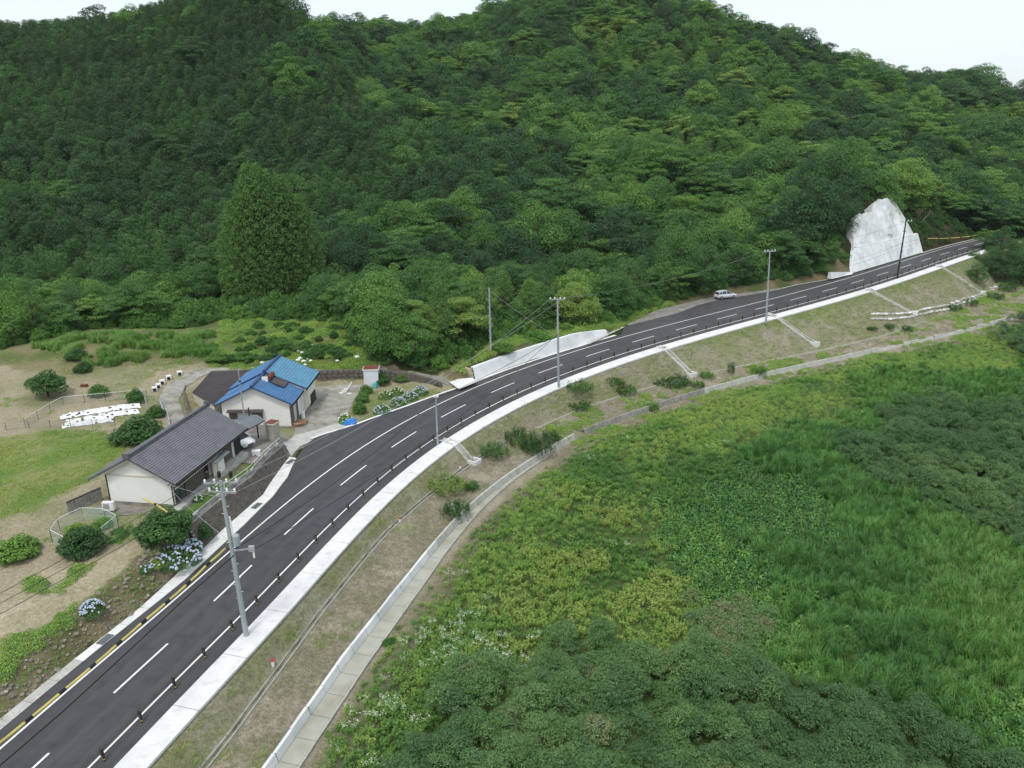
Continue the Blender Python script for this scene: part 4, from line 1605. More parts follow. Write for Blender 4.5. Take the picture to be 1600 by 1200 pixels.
def stems(R, n, h, spread, L, W, per, m, name, flowers=0):
    out, fl = [], []
    for i in range(n):
        a, r = R.uniform(0, 6.28), spread * math.sqrt(R.random())
        b = np.array([r * math.cos(a), r * math.sin(a), 0])
        hh = h * R.uniform(.6, 1.1)
        lean = R.normal(0, .10, 2)
        t = np.sqrt(R.random(per)) * .95 + .05
        c = b + np.stack([lean[0] * t, lean[1] * t, hh * t], 1)
        az = R.uniform(0, 6.28, per)
        d = np.stack([np.cos(az), np.sin(az), .8 + 0 * az], 1)
        c = c + d * [L * .4, L * .4, 0]
        nn = unit(np.stack([-np.cos(az) * .5, -np.sin(az) * .5, np.ones(per)], 1) + R.normal(0, .25, (per, 3)))
        out.append(leaves(c, nn, L, W, R, .1))
        if flowers:
            cc = b + np.array([lean[0], lean[1], hh * 1.03]) + R.normal(0, .06, (flowers, 3)) * [1, 1, .3]
            fl.append(leaves(cc, unit(R.normal(0, .35, (flowers, 3)) + [0, 0, 1]), .055, .055, R))
    return mesh_from(name, np.concatenate(out), 4, m, (np.concatenate(fl), M['petal']) if flowers else None)


RG = np.random.default_rng(77)
c_reed = group_of([blades(RG, 95, 1.15, .022, .42, .55, M['leaf_reed'], 'reed') for _ in range(4)], 'reed')
c_grass = group_of([blades(RG, 70, .42, .014, .30, .22, M['leaf_reed'], 'grass', 2) for _ in range(4)], 'grass')
c_turf = group_of([blades(RG, 40, .10, .012, .28, .09, M['leaf_herb'], 'turf', 2) for _ in range(3)], 'turf')
c_dry = group_of([blades(RG, 34, .15, .008, .35, .22, M['leaf_dry'], 'dry', 2) for _ in range(3)], 'dry')


def bamboo_puff(R):
    P = []
    for k in range(9):
        a, t = k * 2.4, ((k + .5) / 9) ** .6
        P.append((.62 * t * math.cos(a), .62 * t * math.sin(a), .95 - .5 * t * t + R.uniform(-.1, .1), R.uniform(.26, .42)))
    for k in range(7):
        a = k * 2.4 + .7
        P.append((.66 * math.cos(a), .66 * math.sin(a), R.uniform(.15, .5), R.uniform(.28, .40)))
    return mesh_from('bamboo_grass', puff_crown(R, P, 480, .17, .7, .75, .22, .24), 4, M['leaf_bamboo'])


c_bam = group_of([bamboo_puff(RG) for _ in range(5)], 'bamboo')
c_herb = group_of([stems(RG, 13, .62, .32, .13, .045, 17, M['leaf_herb'], 'herb') for _ in range(4)], 'herb')
c_daisy = group_of([stems(RG, 9, .75, .32, .11, .03, 12, M['leaf_herb'], 'daisy', 4) for _ in range(3)], 'daisy')
c_vine = group_of([mound(RG, .6, .45, 210, .15, .12, M['leaf_kudzu'], 'vine') for _ in range(4)], 'vine')
c_weed = group_of([mound(RG, .42, .34, 150, .12, .05, M['leaf_herb'], 'weed', droop=.3) for _ in range(4)], 'weed')

Z = lambda pts: G(pts)
ZB1 = Z([(560, 1400), (640, 1190), (700, 1130), (690, 1085), (760, 1070), (850, 1040), (860, 1010), (900, 1000), (960, 1020), (1050, 1040), (1100, 1010), (1180, 1060), (1240, 1080), (1330, 1090), (1420, 1130), (1480, 1150), (1530, 1190), (1800, 1300), (1800, 1600), (600, 1600)])
ZB2 = Z([(1302, 716), (1350, 740), (1370, 765), (1450, 780), (1520, 830), (1600, 872), (1900, 950), (1900, 610), (1600, 625), (1560, 640), (1500, 640), (1470, 625), (1440, 632), (1400, 640), (1370, 655), (1385, 690), (1330, 695)])
ZB3 = Z([(1565, 525), (1600, 495), (1700, 480), (1700, 560), (1600, 560), (1575, 548)])
ZK1 = Z([(1060, 770), (1180, 745), (1240, 760), (1300, 800), (1290, 830), (1200, 850), (1120, 870), (1060, 840)])
ZK2 = Z([(1090, 860), (1200, 860), (1240, 920), (1290, 990), (1250, 1040), (1180, 1050), (1120, 1000), (1085, 940)])
ZK3 = Z([(1505, 1085), (1600, 1090), (1750, 1130), (1750, 1230), (1600, 1200), (1540, 1150)])
ZG = Z([(812, 862), (850, 815), (900, 795), (960, 800), (1010, 830), (1050, 870), (1075, 930), (1080, 980), (1040, 990), (980, 985), (900, 970), (850, 930)])
ZD = Z([(560, 1200), (590, 1110), (625, 1050), (655, 1000), (710, 960), (770, 980), (790, 1030), (720, 1060), (690, 1120), (640, 1190), (600, 1280)])
ZY = Z([(1195, 668), (1260, 640), (1300, 625), (1350, 612), (1358, 640), (1330, 652), (1250, 668), (1200, 690)])
ZL = Z([(930, 700), (1000, 690), (1100, 640), (1200, 610), (1330, 578), (1460, 548), (1600, 512), (1600, 590), (1480, 590), (1400, 575), (1340, 590), (1300, 625), (1195, 668), (1130, 700), (1050, 720), (980, 740)])
ZR = Z([(1195, 700), (1280, 668), (1350, 650), (1360, 600), (1400, 575), (1480, 590), (1600, 575), (1900, 560), (1900, 1500), (1500, 1400), (1240, 1080), (1290, 990), (1240, 920), (1180, 870), (1300, 830), (1290, 790), (1230, 750), (1190, 735)])
ZBR = Z([(1100, 1010), (1080, 960), (1130, 945), (1190, 985), (1200, 1040), (1160, 1060)])

x, y = jgrid(-60, 330, 5, 260, .62)
S, D = to_sd(x, y)
ok = (D > dDf(S) + np.where(S < 53, 1.9, .6)) & in_view(x, y, hz(x, y), 260, 220) & (D < 260)
x, y, S, D = x[ok], y[ok], S[ok], D[ok]
z = hz(x, y)
dist = np.hypot(x, y)
mgn = D - dDf(S)
wx, wy = x + (fbm(x, y, 3.5, 71) - .5) * 7 + rng.normal(0, 1.0, len(x)), y + (fbm(x, y, 3.5, 72) - .5) * 7 + rng.normal(0, 1.0, len(x))
isb0 = isb = inside(x + (wx - x) * .35, y + (wy - y) * .35, ZB1) | inside(x + (wx - x) * .35, y + (wy - y) * .35, ZB2) | inside(wx, wy, ZB3)
isbr = inside(wx, wy, ZBR) & ~isb
isr = inside(wx, wy, ZR) & ~isb
isk = (inside(wx, wy, ZK1) | inside(wx, wy, ZK2) | inside(wx, wy, ZK3)) & ~isb
isr &= ~isk
isg = inside(wx, wy, ZG) & ~isb & (fbm(x, y, 3.2, 70) > .40)
isd = inside(wx, wy, ZD) & ~isb
isy = inside(wx, wy, ZY) & ~isb
isl = inside(wx, wy, ZL) & ~(isb | isr | isy)
other = ~(isb | isr | isk | isg | isd | isy | isl | isbr)
lump = fbm(x, y, 2.6, 75)
big = fbm(x, y, 9, 76)
pick = lambda m, p: m & (rng.random(len(x)) < p * np.clip(90 / (dist + 20), .35, 1) ** .5)
E3 = lambda m, dz=0.: np.stack([x, y, z + dz], 1)[m]
def mounds(x, y, sp, rad, seed):
    R_ = np.random.default_rng(seed)
    X0, Y0 = x.min(), y.min()
    nx_, ny_ = int((x.max() - X0) / sp) + 2, int((y.max() - Y0) / sp) + 2
    jx_, jy_ = R_.uniform(-.45, .45, (nx_, ny_)), R_.uniform(-.45, .45, (nx_, ny_))
    rs, hs_ = R_.uniform(.75, 1.35, (nx_, ny_)), R_.uniform(.45, 1.2, (nx_, ny_))
    i0, j0 = ((x - X0) / sp).astype(int), ((y - Y0) / sp).astype(int)
    out = np.zeros(len(x))
    for di in (-1, 0, 1):
        for dj in (-1, 0, 1):
            i, j = np.clip(i0 + di, 0, nx_ - 1), np.clip(j0 + dj, 0, ny_ - 1)
            cx_, cy_ = X0 + (i + .5 + jx_[i, j]) * sp, Y0 + (j + .5 + jy_[i, j]) * sp
            d2 = ((x - cx_) ** 2 + (y - cy_) ** 2) / (rad * rs[i, j]) ** 2
            out = np.maximum(out, hs_[i, j] * np.sqrt(np.clip(1 - d2, 0, 1)))
    return out


mdb = mounds(x, y, 1.9, 1.2, 5)
mdr = mounds(x, y, 3.0, 1.9, 6)
m = pick(isb, .62) & (mdb > .08)
scb = (.62 + .45 * mdb + rng.uniform(-.1, .15, len(x)))
scatter('bamboo_grass', np.stack([x, y, z + mdb * 1.5 - .35], 1)[m], c_bam, np.stack([scb, scb, scb], 1)[m], (.25 + (big - .5) * 1.2 + rng.normal(0, .16, len(x)) + .5 * (rng.random(len(x)) < .03))[m], 'blue-green bamboo grass thicket on the valley floor')
m = pick(isr, .80)
scr = .55 + .40 * lump + .55 * mdr + rng.uniform(-.1, .15, len(x)) - .25 * (y > 90)
scatter('tall_grass', E3(m), c_reed, np.stack([scr * 1.1, scr * 1.1, scr], 1)[m], (.34 + (big - .5) * .7 + rng.normal(0, .14, len(x)))[m], 'tall mid-green reed grass')
m = pick(isk, .85)
sck = .7 + .9 * lump
scatter('creeping_vines', E3(m), c_vine, np.stack([sck, sck, sck * 1.3], 1)[m], (.35 + (big - .5) * 1.2 + rng.normal(0, .2, len(x)))[m], 'broad-leaved creeping vines over the grass')
m = pick(isg, .95)
scatter('goldenrod', E3(m), c_herb, (.75 + .5 * lump + rng.uniform(-.1, .1, len(x)))[m], (.72 + (lump - .5) * 1.5 + rng.normal(0, .16, len(x)))[m], 'patch of yellow-brown leafy stalks')
m = pick(isd, .9)
scatter('green_herbs_among_daisies', E3(m), c_herb, (.7 + .5 * lump)[m], (.25 + rng.normal(0, .15, len(x)))[m], 'green herbs between the white flowers')
m = pick(isd & (fbm(x, y, 1.8, 79) > .5), .6) | pick(other & (fbm(x, y, 2.2, 78) > .76), .3)
scatter('white_daisies', E3(m), c_daisy, (.75 + .4 * lump)[m], .25, 'drifts of small white flowers')
m = pick(isy, .95)  # grass with pale yellow blades of its own
scatter('yellow_grass', E3(m), c_grass, 1.0, .95 + 0 * x[m], 'pale yellow-green grass in a small patch of the valley')
m = pick(isl, .9)
scatter('low_bright_herbs', E3(m), c_weed, (.6 + .7 * lump)[m], (.55 + (big - .5) * 1.4 + rng.normal(0, .15, len(x)))[m], 'bright low herbs along the valley edge')
cover = np.clip((mgn - 1.2) / 4, 0, 1)
m = pick(other & (rng.random(len(x)) < cover) & (lump > .3), .55)
scatter('mixed_herbs', E3(m), c_herb, (.5 + .8 * lump * (.4 + .6 * cover))[m], (.42 + (big - .5) * 2.0 + rng.normal(0, .14, len(x)))[m], 'mixed green and yellowish herbs')
m = pick(other & (rng.random(len(x)) < cover), .60)
scatter('meadow_grass', E3(m), c_grass, (.7 + .9 * lump * (.4 + .6 * cover))[m], (.62 + (big - .5) * 1.6 + rng.normal(0, .15, len(x)))[m], 'meadow grass between the herbs')
m = pick(isbr, .8)
scatter('withered_scrub', E3(m), c_bam, (.9 + .5 * lump)[m], (.75 + rng.normal(0, .2, len(x)))[m], 'brownish withered scrub')

# grass and straw on the bank
x, y = jgrid(-60, 200, 5, 230, .42)
S, D = to_sd(x, y)
z = hz(x, y)
ok = (D > 6.2) & (D < dDf(S) + 5) & in_view(x, y, z, 60, 60) & (S < 214)
ok &= ~((D > dDf(S) - .3) & (D < dDf(S) + np.where(S < 53, 1.9, .5))) & ~(abs(D - dUf(S)) < .35)
x, y, z, S, D = x[ok], y[ok], z[ok], S[ok], D[ok]
dk = rng.random(len(x)) < np.where(S < 90, .9, .45)
m = dk & (fbm(x, y, 2, 81) > .25)
scatter('dry_bank_grass', np.stack([x, y, z], 1)[m], c_dry, (.7 + .8 * rng.random(len(x)))[m], (.15 + .9 * (fbm(x, y, 3, 82) - .35) + .35 * (D < dUf(S)))[m], 'short dry straw grass on the bank')
gp = fbm(x, y, 2.6, 83) + .10 * (D < 7.5) + .12 * (D < 9) * (S > 110)
m = (gp > .63) & (rng.random(len(x)) < .6)
scatter('bank_weeds', np.stack([x, y, z], 1)[m], c_turf, (1.0 + .7 * rng.random(len(x)))[m], (.35 + .5 * rng.random(len(x)))[m], 'low green weeds in patches on the bank')
m = (D > dUf(S) + .6) & (S > 52) & (gp > .5) & (rng.random(len(x)) < .35)
scatter('bench_weeds', np.stack([x, y, z], 1)[m], c_weed, (.5 + .9 * rng.random(len(x)))[m], (.3 + .4 * rng.random(len(x)))[m], 'scattered leafy weeds on the lower bench')

# turf and weeds on the house side
x, y = jgrid(-110, 30, 25, 150, .40)
S, D = to_sd(x, y)
z = hz(x, y)
ok = (D < -outf(S) - .2) & in_view(x, y, z, 60, 60) & ~inside(x, y, FOREST)
x, y, z, S, D = x[ok], y[ok], z[ok], S[ok], D[ok]
PX_ = np.stack([x, y, z], 1)
lawn = inside(x, y, POLYS['lawn'])
m = lawn & (rng.random(len(x)) < .8) & (fbm(x, y, 3, 84) + rng.normal(0, .08, len(x)) > .42)
scatter('lawn_grass', PX_[m], c_turf, (1.0 + rng.random(len(x)) * .6)[m], (.45 + 1.6 * (fbm(x, y, 4, 85) - .4))[m], 'bright green grass of the upper field')
m = inside(x, y, POLYS['yard_lawn']) & (rng.random(len(x)) < 1)
scatter('yard_grass', PX_[m], c_turf, .8, .25 + 0 * x[m], 'short lawn before the grey-roofed house')
bs_ = inside(x, y, POLYS['back_slope'])
m = bs_ & (rng.random(len(x)) < .75) & (fbm(x, y, 1.5, 99) > .42)
scatter('slope_weeds', PX_[m], c_weed, (.3 + 1.9 * fbm(x, y, 1.6, 86) ** 1.5)[m], (.0 + 1.0 * fbm(x, y, 2, 87))[m], 'green weeds on the terrace behind the blue-roofed house')
vg = (S > 61) & (S < 158) & (D > -outf(S) - 7) & ~inside(x, y, POLYS['fields'])
vg &= ~((S > 61) & (S < 92) & (D > -outf(S) - 1.5))
m = vg & (rng.random(len(x)) < .6)
scatter('verge_weeds', PX_[m], c_weed, (.7 + 1.3 * fbm(x, y, 2.2, 88))[m], (.1 + .8 * fbm(x, y, 5, 89))[m], 'rank weeds along the forest foot')
tall = G([(60, 545), (100, 530), (200, 525), (330, 520), (335, 555), (280, 560), (225, 556), (200, 575), (150, 572), (90, 560)])
m = inside(x + (fbm(x, y, 3, 90) - .5) * 4, y, tall) & (rng.random(len(x)) < .7) & (fbm(x, y, 2.2, 95) > .42)
scatter('pampas_grass', PX_[m], c_reed, (.45 + .95 * fbm(x, y, 2, 91))[m], (.35 + .75 * fbm(x, y, 4, 92))[m], 'tall grass at the foot of the forest')
m = ~lawn & ~bs_ & ~vg & (fbm(x, y, 3.5, 93) > .60) & (rng.random(len(x)) < .35) & (D < -outf(S) - 2.2)
m &= ~inside(x, y, G([(300, 640), (395, 575), (500, 575), (560, 600), (545, 660), (480, 700), (400, 720), (300, 800), (165, 800), (140, 740)]))
scatter('field_weeds', PX_[m], c_turf, (.9 + rng.random(len(x)))[m], (.2 + .6 * rng.random(len(x)))[m], 'thin weeds in the tan fields')
m = (S < 21) & (D > -outf(S) - 2.6) & (D < -outf(S) - .3) & (fbm(x, y, 2, 94) > .52) & (rng.random(len(x)) < .6)
scatter('bank_foot_weeds', PX_[m], c_turf, (.9 + rng.random(len(x)))[m], (.1 + .4 * rng.random(len(x)))[m], 'weeds between the stones of the field bank')
for poly, nm, lb in (([(0, 1075), (0, 1000), (60, 985), (100, 960), (128, 965), (90, 1000), (45, 1025)], 'bank_top_weeds', 'green weeds along the top of the stone bank'),
                     ([(85, 925), (118, 885), (150, 880), (140, 892), (110, 915), (95, 928)], 'melon_vines', 'vine row in the sandy plot'), ([(40, 930), (38, 905), (75, 905), (82, 930)], 'squash_plants', 'squash plants in the sandy plot'),
                     ([(165, 850), (175, 830), (205, 820), (212, 832), (190, 848)], 'grass_clump', 'green grass clump beside the netted plot'), ([(95, 960), (90, 975), (115, 960), (122, 945)], 'weed_clump', 'weeds below the sandy plot')):
    m = inside(x, y, G(poly)) & (rng.random(len(x)) < .95)
    if m.sum():
        scatter(nm, PX_[m], c_weed if nm != 'grass_clump' else c_grass, (.6 + .5 * rng.random(len(x)))[m], (.2 + .4 * rng.random(len(x)))[m], lb)
# stones of the field bank
bm = MB()
stones = []
k = 0
for s_ in np.arange(-34, 16.0, .36):
    for d_ in np.arange(.2, 2.5, .27):
        k += 1
        ss_, dd_ = s_ + rnd.uniform(-.2, .2), -outf(s_) - d_ - rnd.uniform(-.12, .12)
        q = rp(ss_, dd_)
        q[2] = hz(q[0], q[1]) + rnd.uniform(-.03, .05)
        if rnd.random() < .8:
            stones.append((q, rnd.uniform(.07, .15) + .2 * rnd.random() ** 5))
ico = [(0, 0, 1), (.9, 0, .4), (.28, .85, .45), (-.72, .53, .4), (-.72, -.53, .35), (.28, -.85, .4), (.7, .5, -.4), (-.28, .85, -.4), (-.9, 0, -.4), (-.28, -.85, -.4), (.72, -.53, -.4)]
icf = [(0, 1, 2), (0, 2, 3), (0, 3, 4), (0, 4, 5), (0, 5, 1), (1, 6, 2), (2, 6, 7), (2, 7, 3), (3, 7, 8), (3, 8, 4), (4, 8, 9), (4, 9, 5), (5, 9, 10), (5, 10, 1), (1, 10, 6)]
sb_ = thing('stone_bank', tuple(rp(5., -6.)), 'bank of loose field stones rising from the gutter to the fields', 'stone bank')
stme = []
for v in range(5):
    stme.append(MB().add([(a * rnd.uniform(.7, 1.2), b * rnd.uniform(.6, 1.1), c * rnd.uniform(.5, .8)) for a, b, c in ico], icf).data('stone', M['stone']))
stones.sort(key=lambda q: -q[1] / (q[0][1]))
for q, r in stones[:300]:
    o = bpy.data.objects.new('stone', rnd.choice(stme))
    COL.objects.link(o)
    o.parent = sb_
    o.location = Vector(q) - sb_.location
    o.scale = (r, r, r * .8)
    o.rotation_euler = (rnd.uniform(-.4, .4), rnd.uniform(-.4, .4), rnd.uniform(0, 6))
for q, r in stones[300:]:
    bm.add([(q[0] + a * r, q[1] + b * r, q[2] + c * r * .6) for a, b, c in ico], icf)
if bm.v:
    o = bm.build('small_stones', M['stone'], sb_)
    o['kind'] = 'stuff'

# ------------------------------------------------------------------ houses
Z3 = np.array([0, 0, 1.])


def V3(*a):
    return np.array(a, float)


def tile_roof(O, U, D, ncol, nrow, wave=.035, step=.03, sub=4):
    """tiled slope: O top corner at the ridge, U along the ridge, D down the slope"""
    nn = np.cross(U, D)
    nn /= np.linalg.norm(nn)
    if nn[2] < 0:
        nn = -nn
    a = np.linspace(0, 1, ncol * sub + 1)
    wv = wave * (np.abs(np.sin(np.pi * a * ncol)) ** .7)
    rows = []
    for r in range(nrow):
        for f, h in ((r / nrow, 0.), ((r + 1) / nrow - .001, step)):
            rows.append(O + D * f + U * a[:, None] + nn * (h + wv)[:, None])
    return MB().grid(np.stack(rows))


def gable(mb, O, U, W, he, hr):
    """gable wall polygon: O base corner, W width vector, he eave height, hr ridge height"""
    mb.add([O, O + W, O + W + Z3 * he, O + W / 2 + Z3 * hr, O + Z3 * he], [(0, 1, 2, 3, 4)])


def panel(mb, O, U, n, u0_, u1_, z0, z1, out=.03, th=.05):
    """thin board on a wall running along unit U with outward normal n"""
    mb.obox(O + U * u0_ + Z3 * z0 + n * out, U * (u1_ - u0_), Z3 * (z1 - z0), n * th)


# grey-roofed house
A = V3(-28.65, 59.12, 4.8)
U = V3(.157, .988, 0) / np.linalg.norm([.157, .988])
W = V3(-U[1], U[0], 0)
L, WD, ZR, ZB = 12.9, 8.2, 7.0, 2.2
h1 = thing('grey_roofed_house', tuple(A + U * 6 + W * 4 - Z3 * 2.6), 'single-storey cream-walled house under a dark grey tiled roof', 'house', None)
w0, w1_, ua, ub = .75, 6.9, .55, L - .45
rid = lambda w: 4.72 + (ZR - 4.8) * (1 - abs(w - WD / 2) / (WD / 2))
wallm = MB()
b0 = A * [1, 1, 0] + Z3 * (ZB + .35)
for u_, flip in ((ua, 1), (ub, -1)):
    P = [b0 + U * u_ + W * w0, b0 + U * u_ + W * w1_]
    wallm.add([P[0], P[1], P[1] * [1, 1, 0] + Z3 * (rid(w1_) - .05), (A + U * u_ + W * WD / 2) * [1, 1, 0] + Z3 * (rid(WD / 2) - .05), P[0] * [1, 1, 0] + Z3 * (rid(w0) - .05)], [(0, 1, 2, 3, 4)])
for w_ in (w0, w1_):
    wallm.add([b0 + U * ua + W * w_, b0 + U * ub + W * w_, (b0 + U * ub + W * w_) * [1, 1, 0] + Z3 * (rid(w_) - .05), (b0 + U * ua + W * w_) * [1, 1, 0] + Z3 * (rid(w_) - .05)], [(0, 1, 2, 3)])
wallm.build('wall', M['white_wall'], h1)
V0 = MB().obox(A * [1, 1, 0] + Z3 * (ZB - .5) + U * (ua + .03) + W * (w0 + .03), U * (ub - ua - .06), W * (w1_ - w0 - .06), Z3 * .86)
V0.build('foundation', M['conc_old'], h1)
roof1 = tile_roof(A + W * WD / 2 + Z3 * (ZR - 4.8), U * L, -W * WD / 2 - Z3 * (ZR - 4.8), 46, 20, .055, .045).build('roof', M['tile'], h1)
tile_roof(A + W * WD / 2 + Z3 * (ZR - 4.8), U * L, W * WD / 2 - Z3 * (ZR - 4.8), 46, 20, .055, .045).build('rear_roof_slope', M['tile'], roof1)
V0 = MB()
for k, (wd_, z0, z1) in enumerate(((.40, .0, .10), (.24, .10, .18), (.28, .18, .23))):
    V0.obox(A + W * (WD / 2 - wd_ / 2) + Z3 * (ZR - 4.8 + z0) - U * .05, U * (L + .1), W * wd_, Z3 * (z1 - z0 + .02))
V0.build('ridge', M['ridge'], roof1)
V0 = MB()
V0.obox(A + W * (WD / 2 - .3) + Z3 * (ZR - 4.8 - .05) - U * .16, U * .14, W * .6, Z3 * .5)
V0.obox(A + W * (WD / 2 - .3) + Z3 * (ZR - 4.8 - .05) + U * (L + .02), U * .14, W * .6, Z3 * .5)
V0.build('ridge_end_tile', M['ridge'], roof1)
V0 = MB()
slope = -Z3 * (ZR - 4.8)
for sg in (-1, 1):
    for u_ in (-.04, L - .05):
        V0.obox(A + W * WD / 2 + Z3 * (ZR - 4.8) + U * u_ - Z3 * .16, sg * W * WD / 2 + slope, U * .09, Z3 * .17)
V0.build('verge_tile', M['ridge'], roof1)
V0 = MB()
for sg in (-1, 1):
    V0.obox(A + W * WD / 2 + Z3 * (ZR - 4.8) + U * .06 - Z3 * .34, sg * W * (WD / 2 - .1) + slope * .98, U * .07, Z3 * .17)
V0.build('barge_board', M['cream'], h1)
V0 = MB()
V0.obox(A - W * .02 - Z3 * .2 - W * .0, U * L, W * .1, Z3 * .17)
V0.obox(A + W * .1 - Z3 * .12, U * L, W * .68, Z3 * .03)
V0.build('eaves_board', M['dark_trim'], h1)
V0 = MB().tube([A - W * .08 - Z3 * .05, A - W * .08 - Z3 * .05 + U * L], .06, 6)
V0.build('rain_gutter', M['dark_trim'], h1)
MB().tube([A - W * .1 - Z3 * .45 + W * .2, A - Z3 * .45 + W * .1 + U * 7], .035, 5).build('pale_rail', M['cream'], h1)
n1_ = -U
V0 = MB()
V0.obox(b0 + U * (ua - .05) + W * (w0 - .1) + Z3 * (4.72 - ZB - .35 + .32), W * (w1_ - w0 + .05), U * .05, Z3 * .13)
V0.build('gable_trim', M['cream'], h1)
V0 = MB()
for w_ in (w0 - .02, w1_ - .1):
    V0.obox(b0 + U * (ua - .02) + W * w_, W * .12, U * .02, Z3 * (rid(w_) - ZB - .45))
V0.build('corner_board', M['dark_trim'], h1)
n2 = -W
O2 = A * [1, 1, 0] + Z3 * ZB + W * w0
for nm, u0_, u1_, z0, z1, mm, out in (('glass_door', .75, 1.4, .35, 2.2, 'glass', .02), ('glass_door', 1.45, 2.15, .35, 2.2, 'glass', .04), ('shutter_box', 2.25, 5.4, .35, 2.25, 'brown_wood', .05),
                                     ('doorway', 5.5, 6.2, .3, 2.2, 'black', .01), ('porch_panel', 6.25, 7.0, .3, 2.2, 'cream', .45), ('porch_panel', 7.05, 8.2, .25, 2.2, 'white_wall', .5), ('shutter_box', 8.35, 10.4, .45, 2.25, 'brown_wood', .05),
                                     ('curtained_window', 10.55, 11.05, .35, 2.2, 'frosted', .03), ('glass_door', 11.1, 12.3, .35, 2.2, 'black', .03)):
    V0 = MB()
    panel(V0, O2, U, n2, u0_, u1_, z0, z1, out)
    o = V0.build(nm, M[mm], h1)
    if nm == 'shutter_box':
        k = u0_ + .02
        V1 = MB()
        while k < u1_ - .1:
            panel(V1, O2, U, n2, k, k + .06, z0, z1, out + .05, .03)
            k += .30
        V1.build('batten', M['brown_wood'], o)
    if nm in ('glass_door', 'curtained_window'):
        V1 = MB()
        for a_, b_ in ((u0_ - .03, u0_ + .02), (u1_ - .02, u1_ + .03)):
            panel(V1, O2, U, n2, a_, b_, z0, z1, out + .03, .04)
        panel(V1, O2, U, n2, u0_, u1_, z1 - .02, z1 + .04, out + .03, .04)
        V1.build('frame', M['dark_trim'], o)
V0 = MB()
V0.obox(O2 + U * 5.7 + Z3 * 2.2 - W * .1, U * 2.7, -W * 1.1 - Z3 * .25, Z3 * .08)
V0.build('porch_roof', M['grating'], h1)
V0 = MB()
V0.obox(O2 - Z3 * .3, U * 12.4, -W * .75, Z3 * .50)
V0.build('veranda_step', M['conc_pale'], h1)

# blue-roofed house
h2 = thing('blue_roofed_house', (-29.3, 87, .5), 'white-walled house under a bright blue tiled roof', 'house')
xr, xl, xm, y0_, y1_, y2_ = -24.94, -33.75, -29.35, 81.95, 86.9, 93.5
ze, zt, ze2, zt2 = 3.6, 5.72, 3.82, 5.98
V0 = MB()
fl = .75


def prism(mb, xa, xb, ya, yb, z0, za, zb):
    m_2 = (xa + xb) / 2
    for y_ in (ya, yb):
        mb.add([(xa, y_, z0), (xb, y_, z0), (xb, y_, za), (m_2, y_, zb), (xa, y_, za)], [(0, 1, 2, 3, 4)])
    for x_ in (xa, xb):
        mb.add([(x_, ya, z0), (x_, yb, z0), (x_, yb, za), (x_, ya, za)], [(0, 1, 2, 3)])


prism(V0, xl + .55, xr - .55, y0_ + .5, y1_ + .6, fl, ze + .15, zt - .1)
prism(V0, xl + .60, xr - .20, y1_ + .1, y2_ - .5, fl, ze2 + .10, zt2 - .12)
V0.build('wall', M['white_wall'], h2)
V0 = MB().box((xm, (y0_ + y2_) / 2, .2), (7.6, 10.4, 1.12))
V0.box((xm - .5, y0_ + .35, .35), (8.4, .35, 1.0))
V0.build('foundation', M['conc_old'], h2)
r2 = tile_roof(V3(xm, y0_, zt), V3(0, y1_ - y0_, 0), V3(xr - xm, 0, ze - zt), 13, 15, .08, .06).build('roof', M['blue_tile'], h2)
tile_roof(V3(xm, y0_, zt), V3(0, y1_ - y0_, 0), V3(xl - xm, 0, ze - zt), 13, 15, .08, .06).build('roof_slope', M['blue_tile'], r2)
tile_roof(V3(xm, y1_, zt2), V3(0, y2_ - y1_, 0), V3(xr + .35 - xm, 0, ze2 - zt2 - .05), 17, 15, .09, .06).build('roof_slope', M['teal_tile'], r2)
tile_roof(V3(xm, y1_, zt2), V3(0, y2_ - y1_, 0), V3(xl - xm, 0, ze2 - zt2), 17, 15, .09, .06).build('roof_slope', M['blue_tile'], r2)
V0 = MB()
V0.box((xm, (y0_ + y1_) / 2, zt + .10), (.34, y1_ - y0_ + .1, .22)).box((xm, (y1_ + y2_) / 2, zt2 + .10), (.34, y2_ - y1_ + .2, .22))
V0.build('ridge', M['blue_edge'], r2)
V0 = MB()
for y_, za, zb, xa, xb in ((y0_ - .02, ze, zt, xl, xr), (y1_ - .02, ze2, zt2, xl, xr + .35), (y2_ - .08, ze2, zt2, xl, xr + .35)):
    for x_ in (xa, xb):
        V0.obox((xm, y_, zb - .10), V3(x_ - xm, 0, za - zb), V3(0, .1, 0), Z3 * .15)
V0.build('verge_tile', M['blue_edge'], r2)
V0 = MB()
V0.box((xr + .02, (y0_ + y1_) / 2, ze - .1), (.14, y1_ - y0_, .14)).box((xr + .37, (y1_ + y2_) / 2, ze2 - .15), (.14, y2_ - y1_, .14)).box((xl, (y0_ + y2_) / 2, ze - .1), (.12, y2_ - y0_, .14))
V0.build('rain_gutter', M['dark_trim'], h2)
O3 = V3(xl + .55, y0_ + .5, fl)
Ux, nf = V3(1, 0, 0), V3(0, -1, 0)
for a_, b_, mm in ((.75, 1.7, 'brown_wood'), (1.75, 2.55, 'frosted'), (2.6, 3.35, 'frosted'), (3.4, 4.6, 'brown_wood')):
    V0 = MB()
    panel(V0, O3, Ux, nf, a_, b_, 1.0, 2.05, .04)
    V0.build('window' if mm == 'frosted' else 'shutter', M[mm], h2)
V0 = MB()
V0.obox(O3 + Ux * .65 + nf * .05 + Z3 * 2.1, Ux * 4.1, nf * .55 - Z3 * .15, Z3 * .07)
V0.build('window_hood', M['brown_roof'], h2)
O4, Uy, nr = V3(xr - .55, y0_ + .5, fl), V3(0, 1, 0), V3(1, 0, 0)
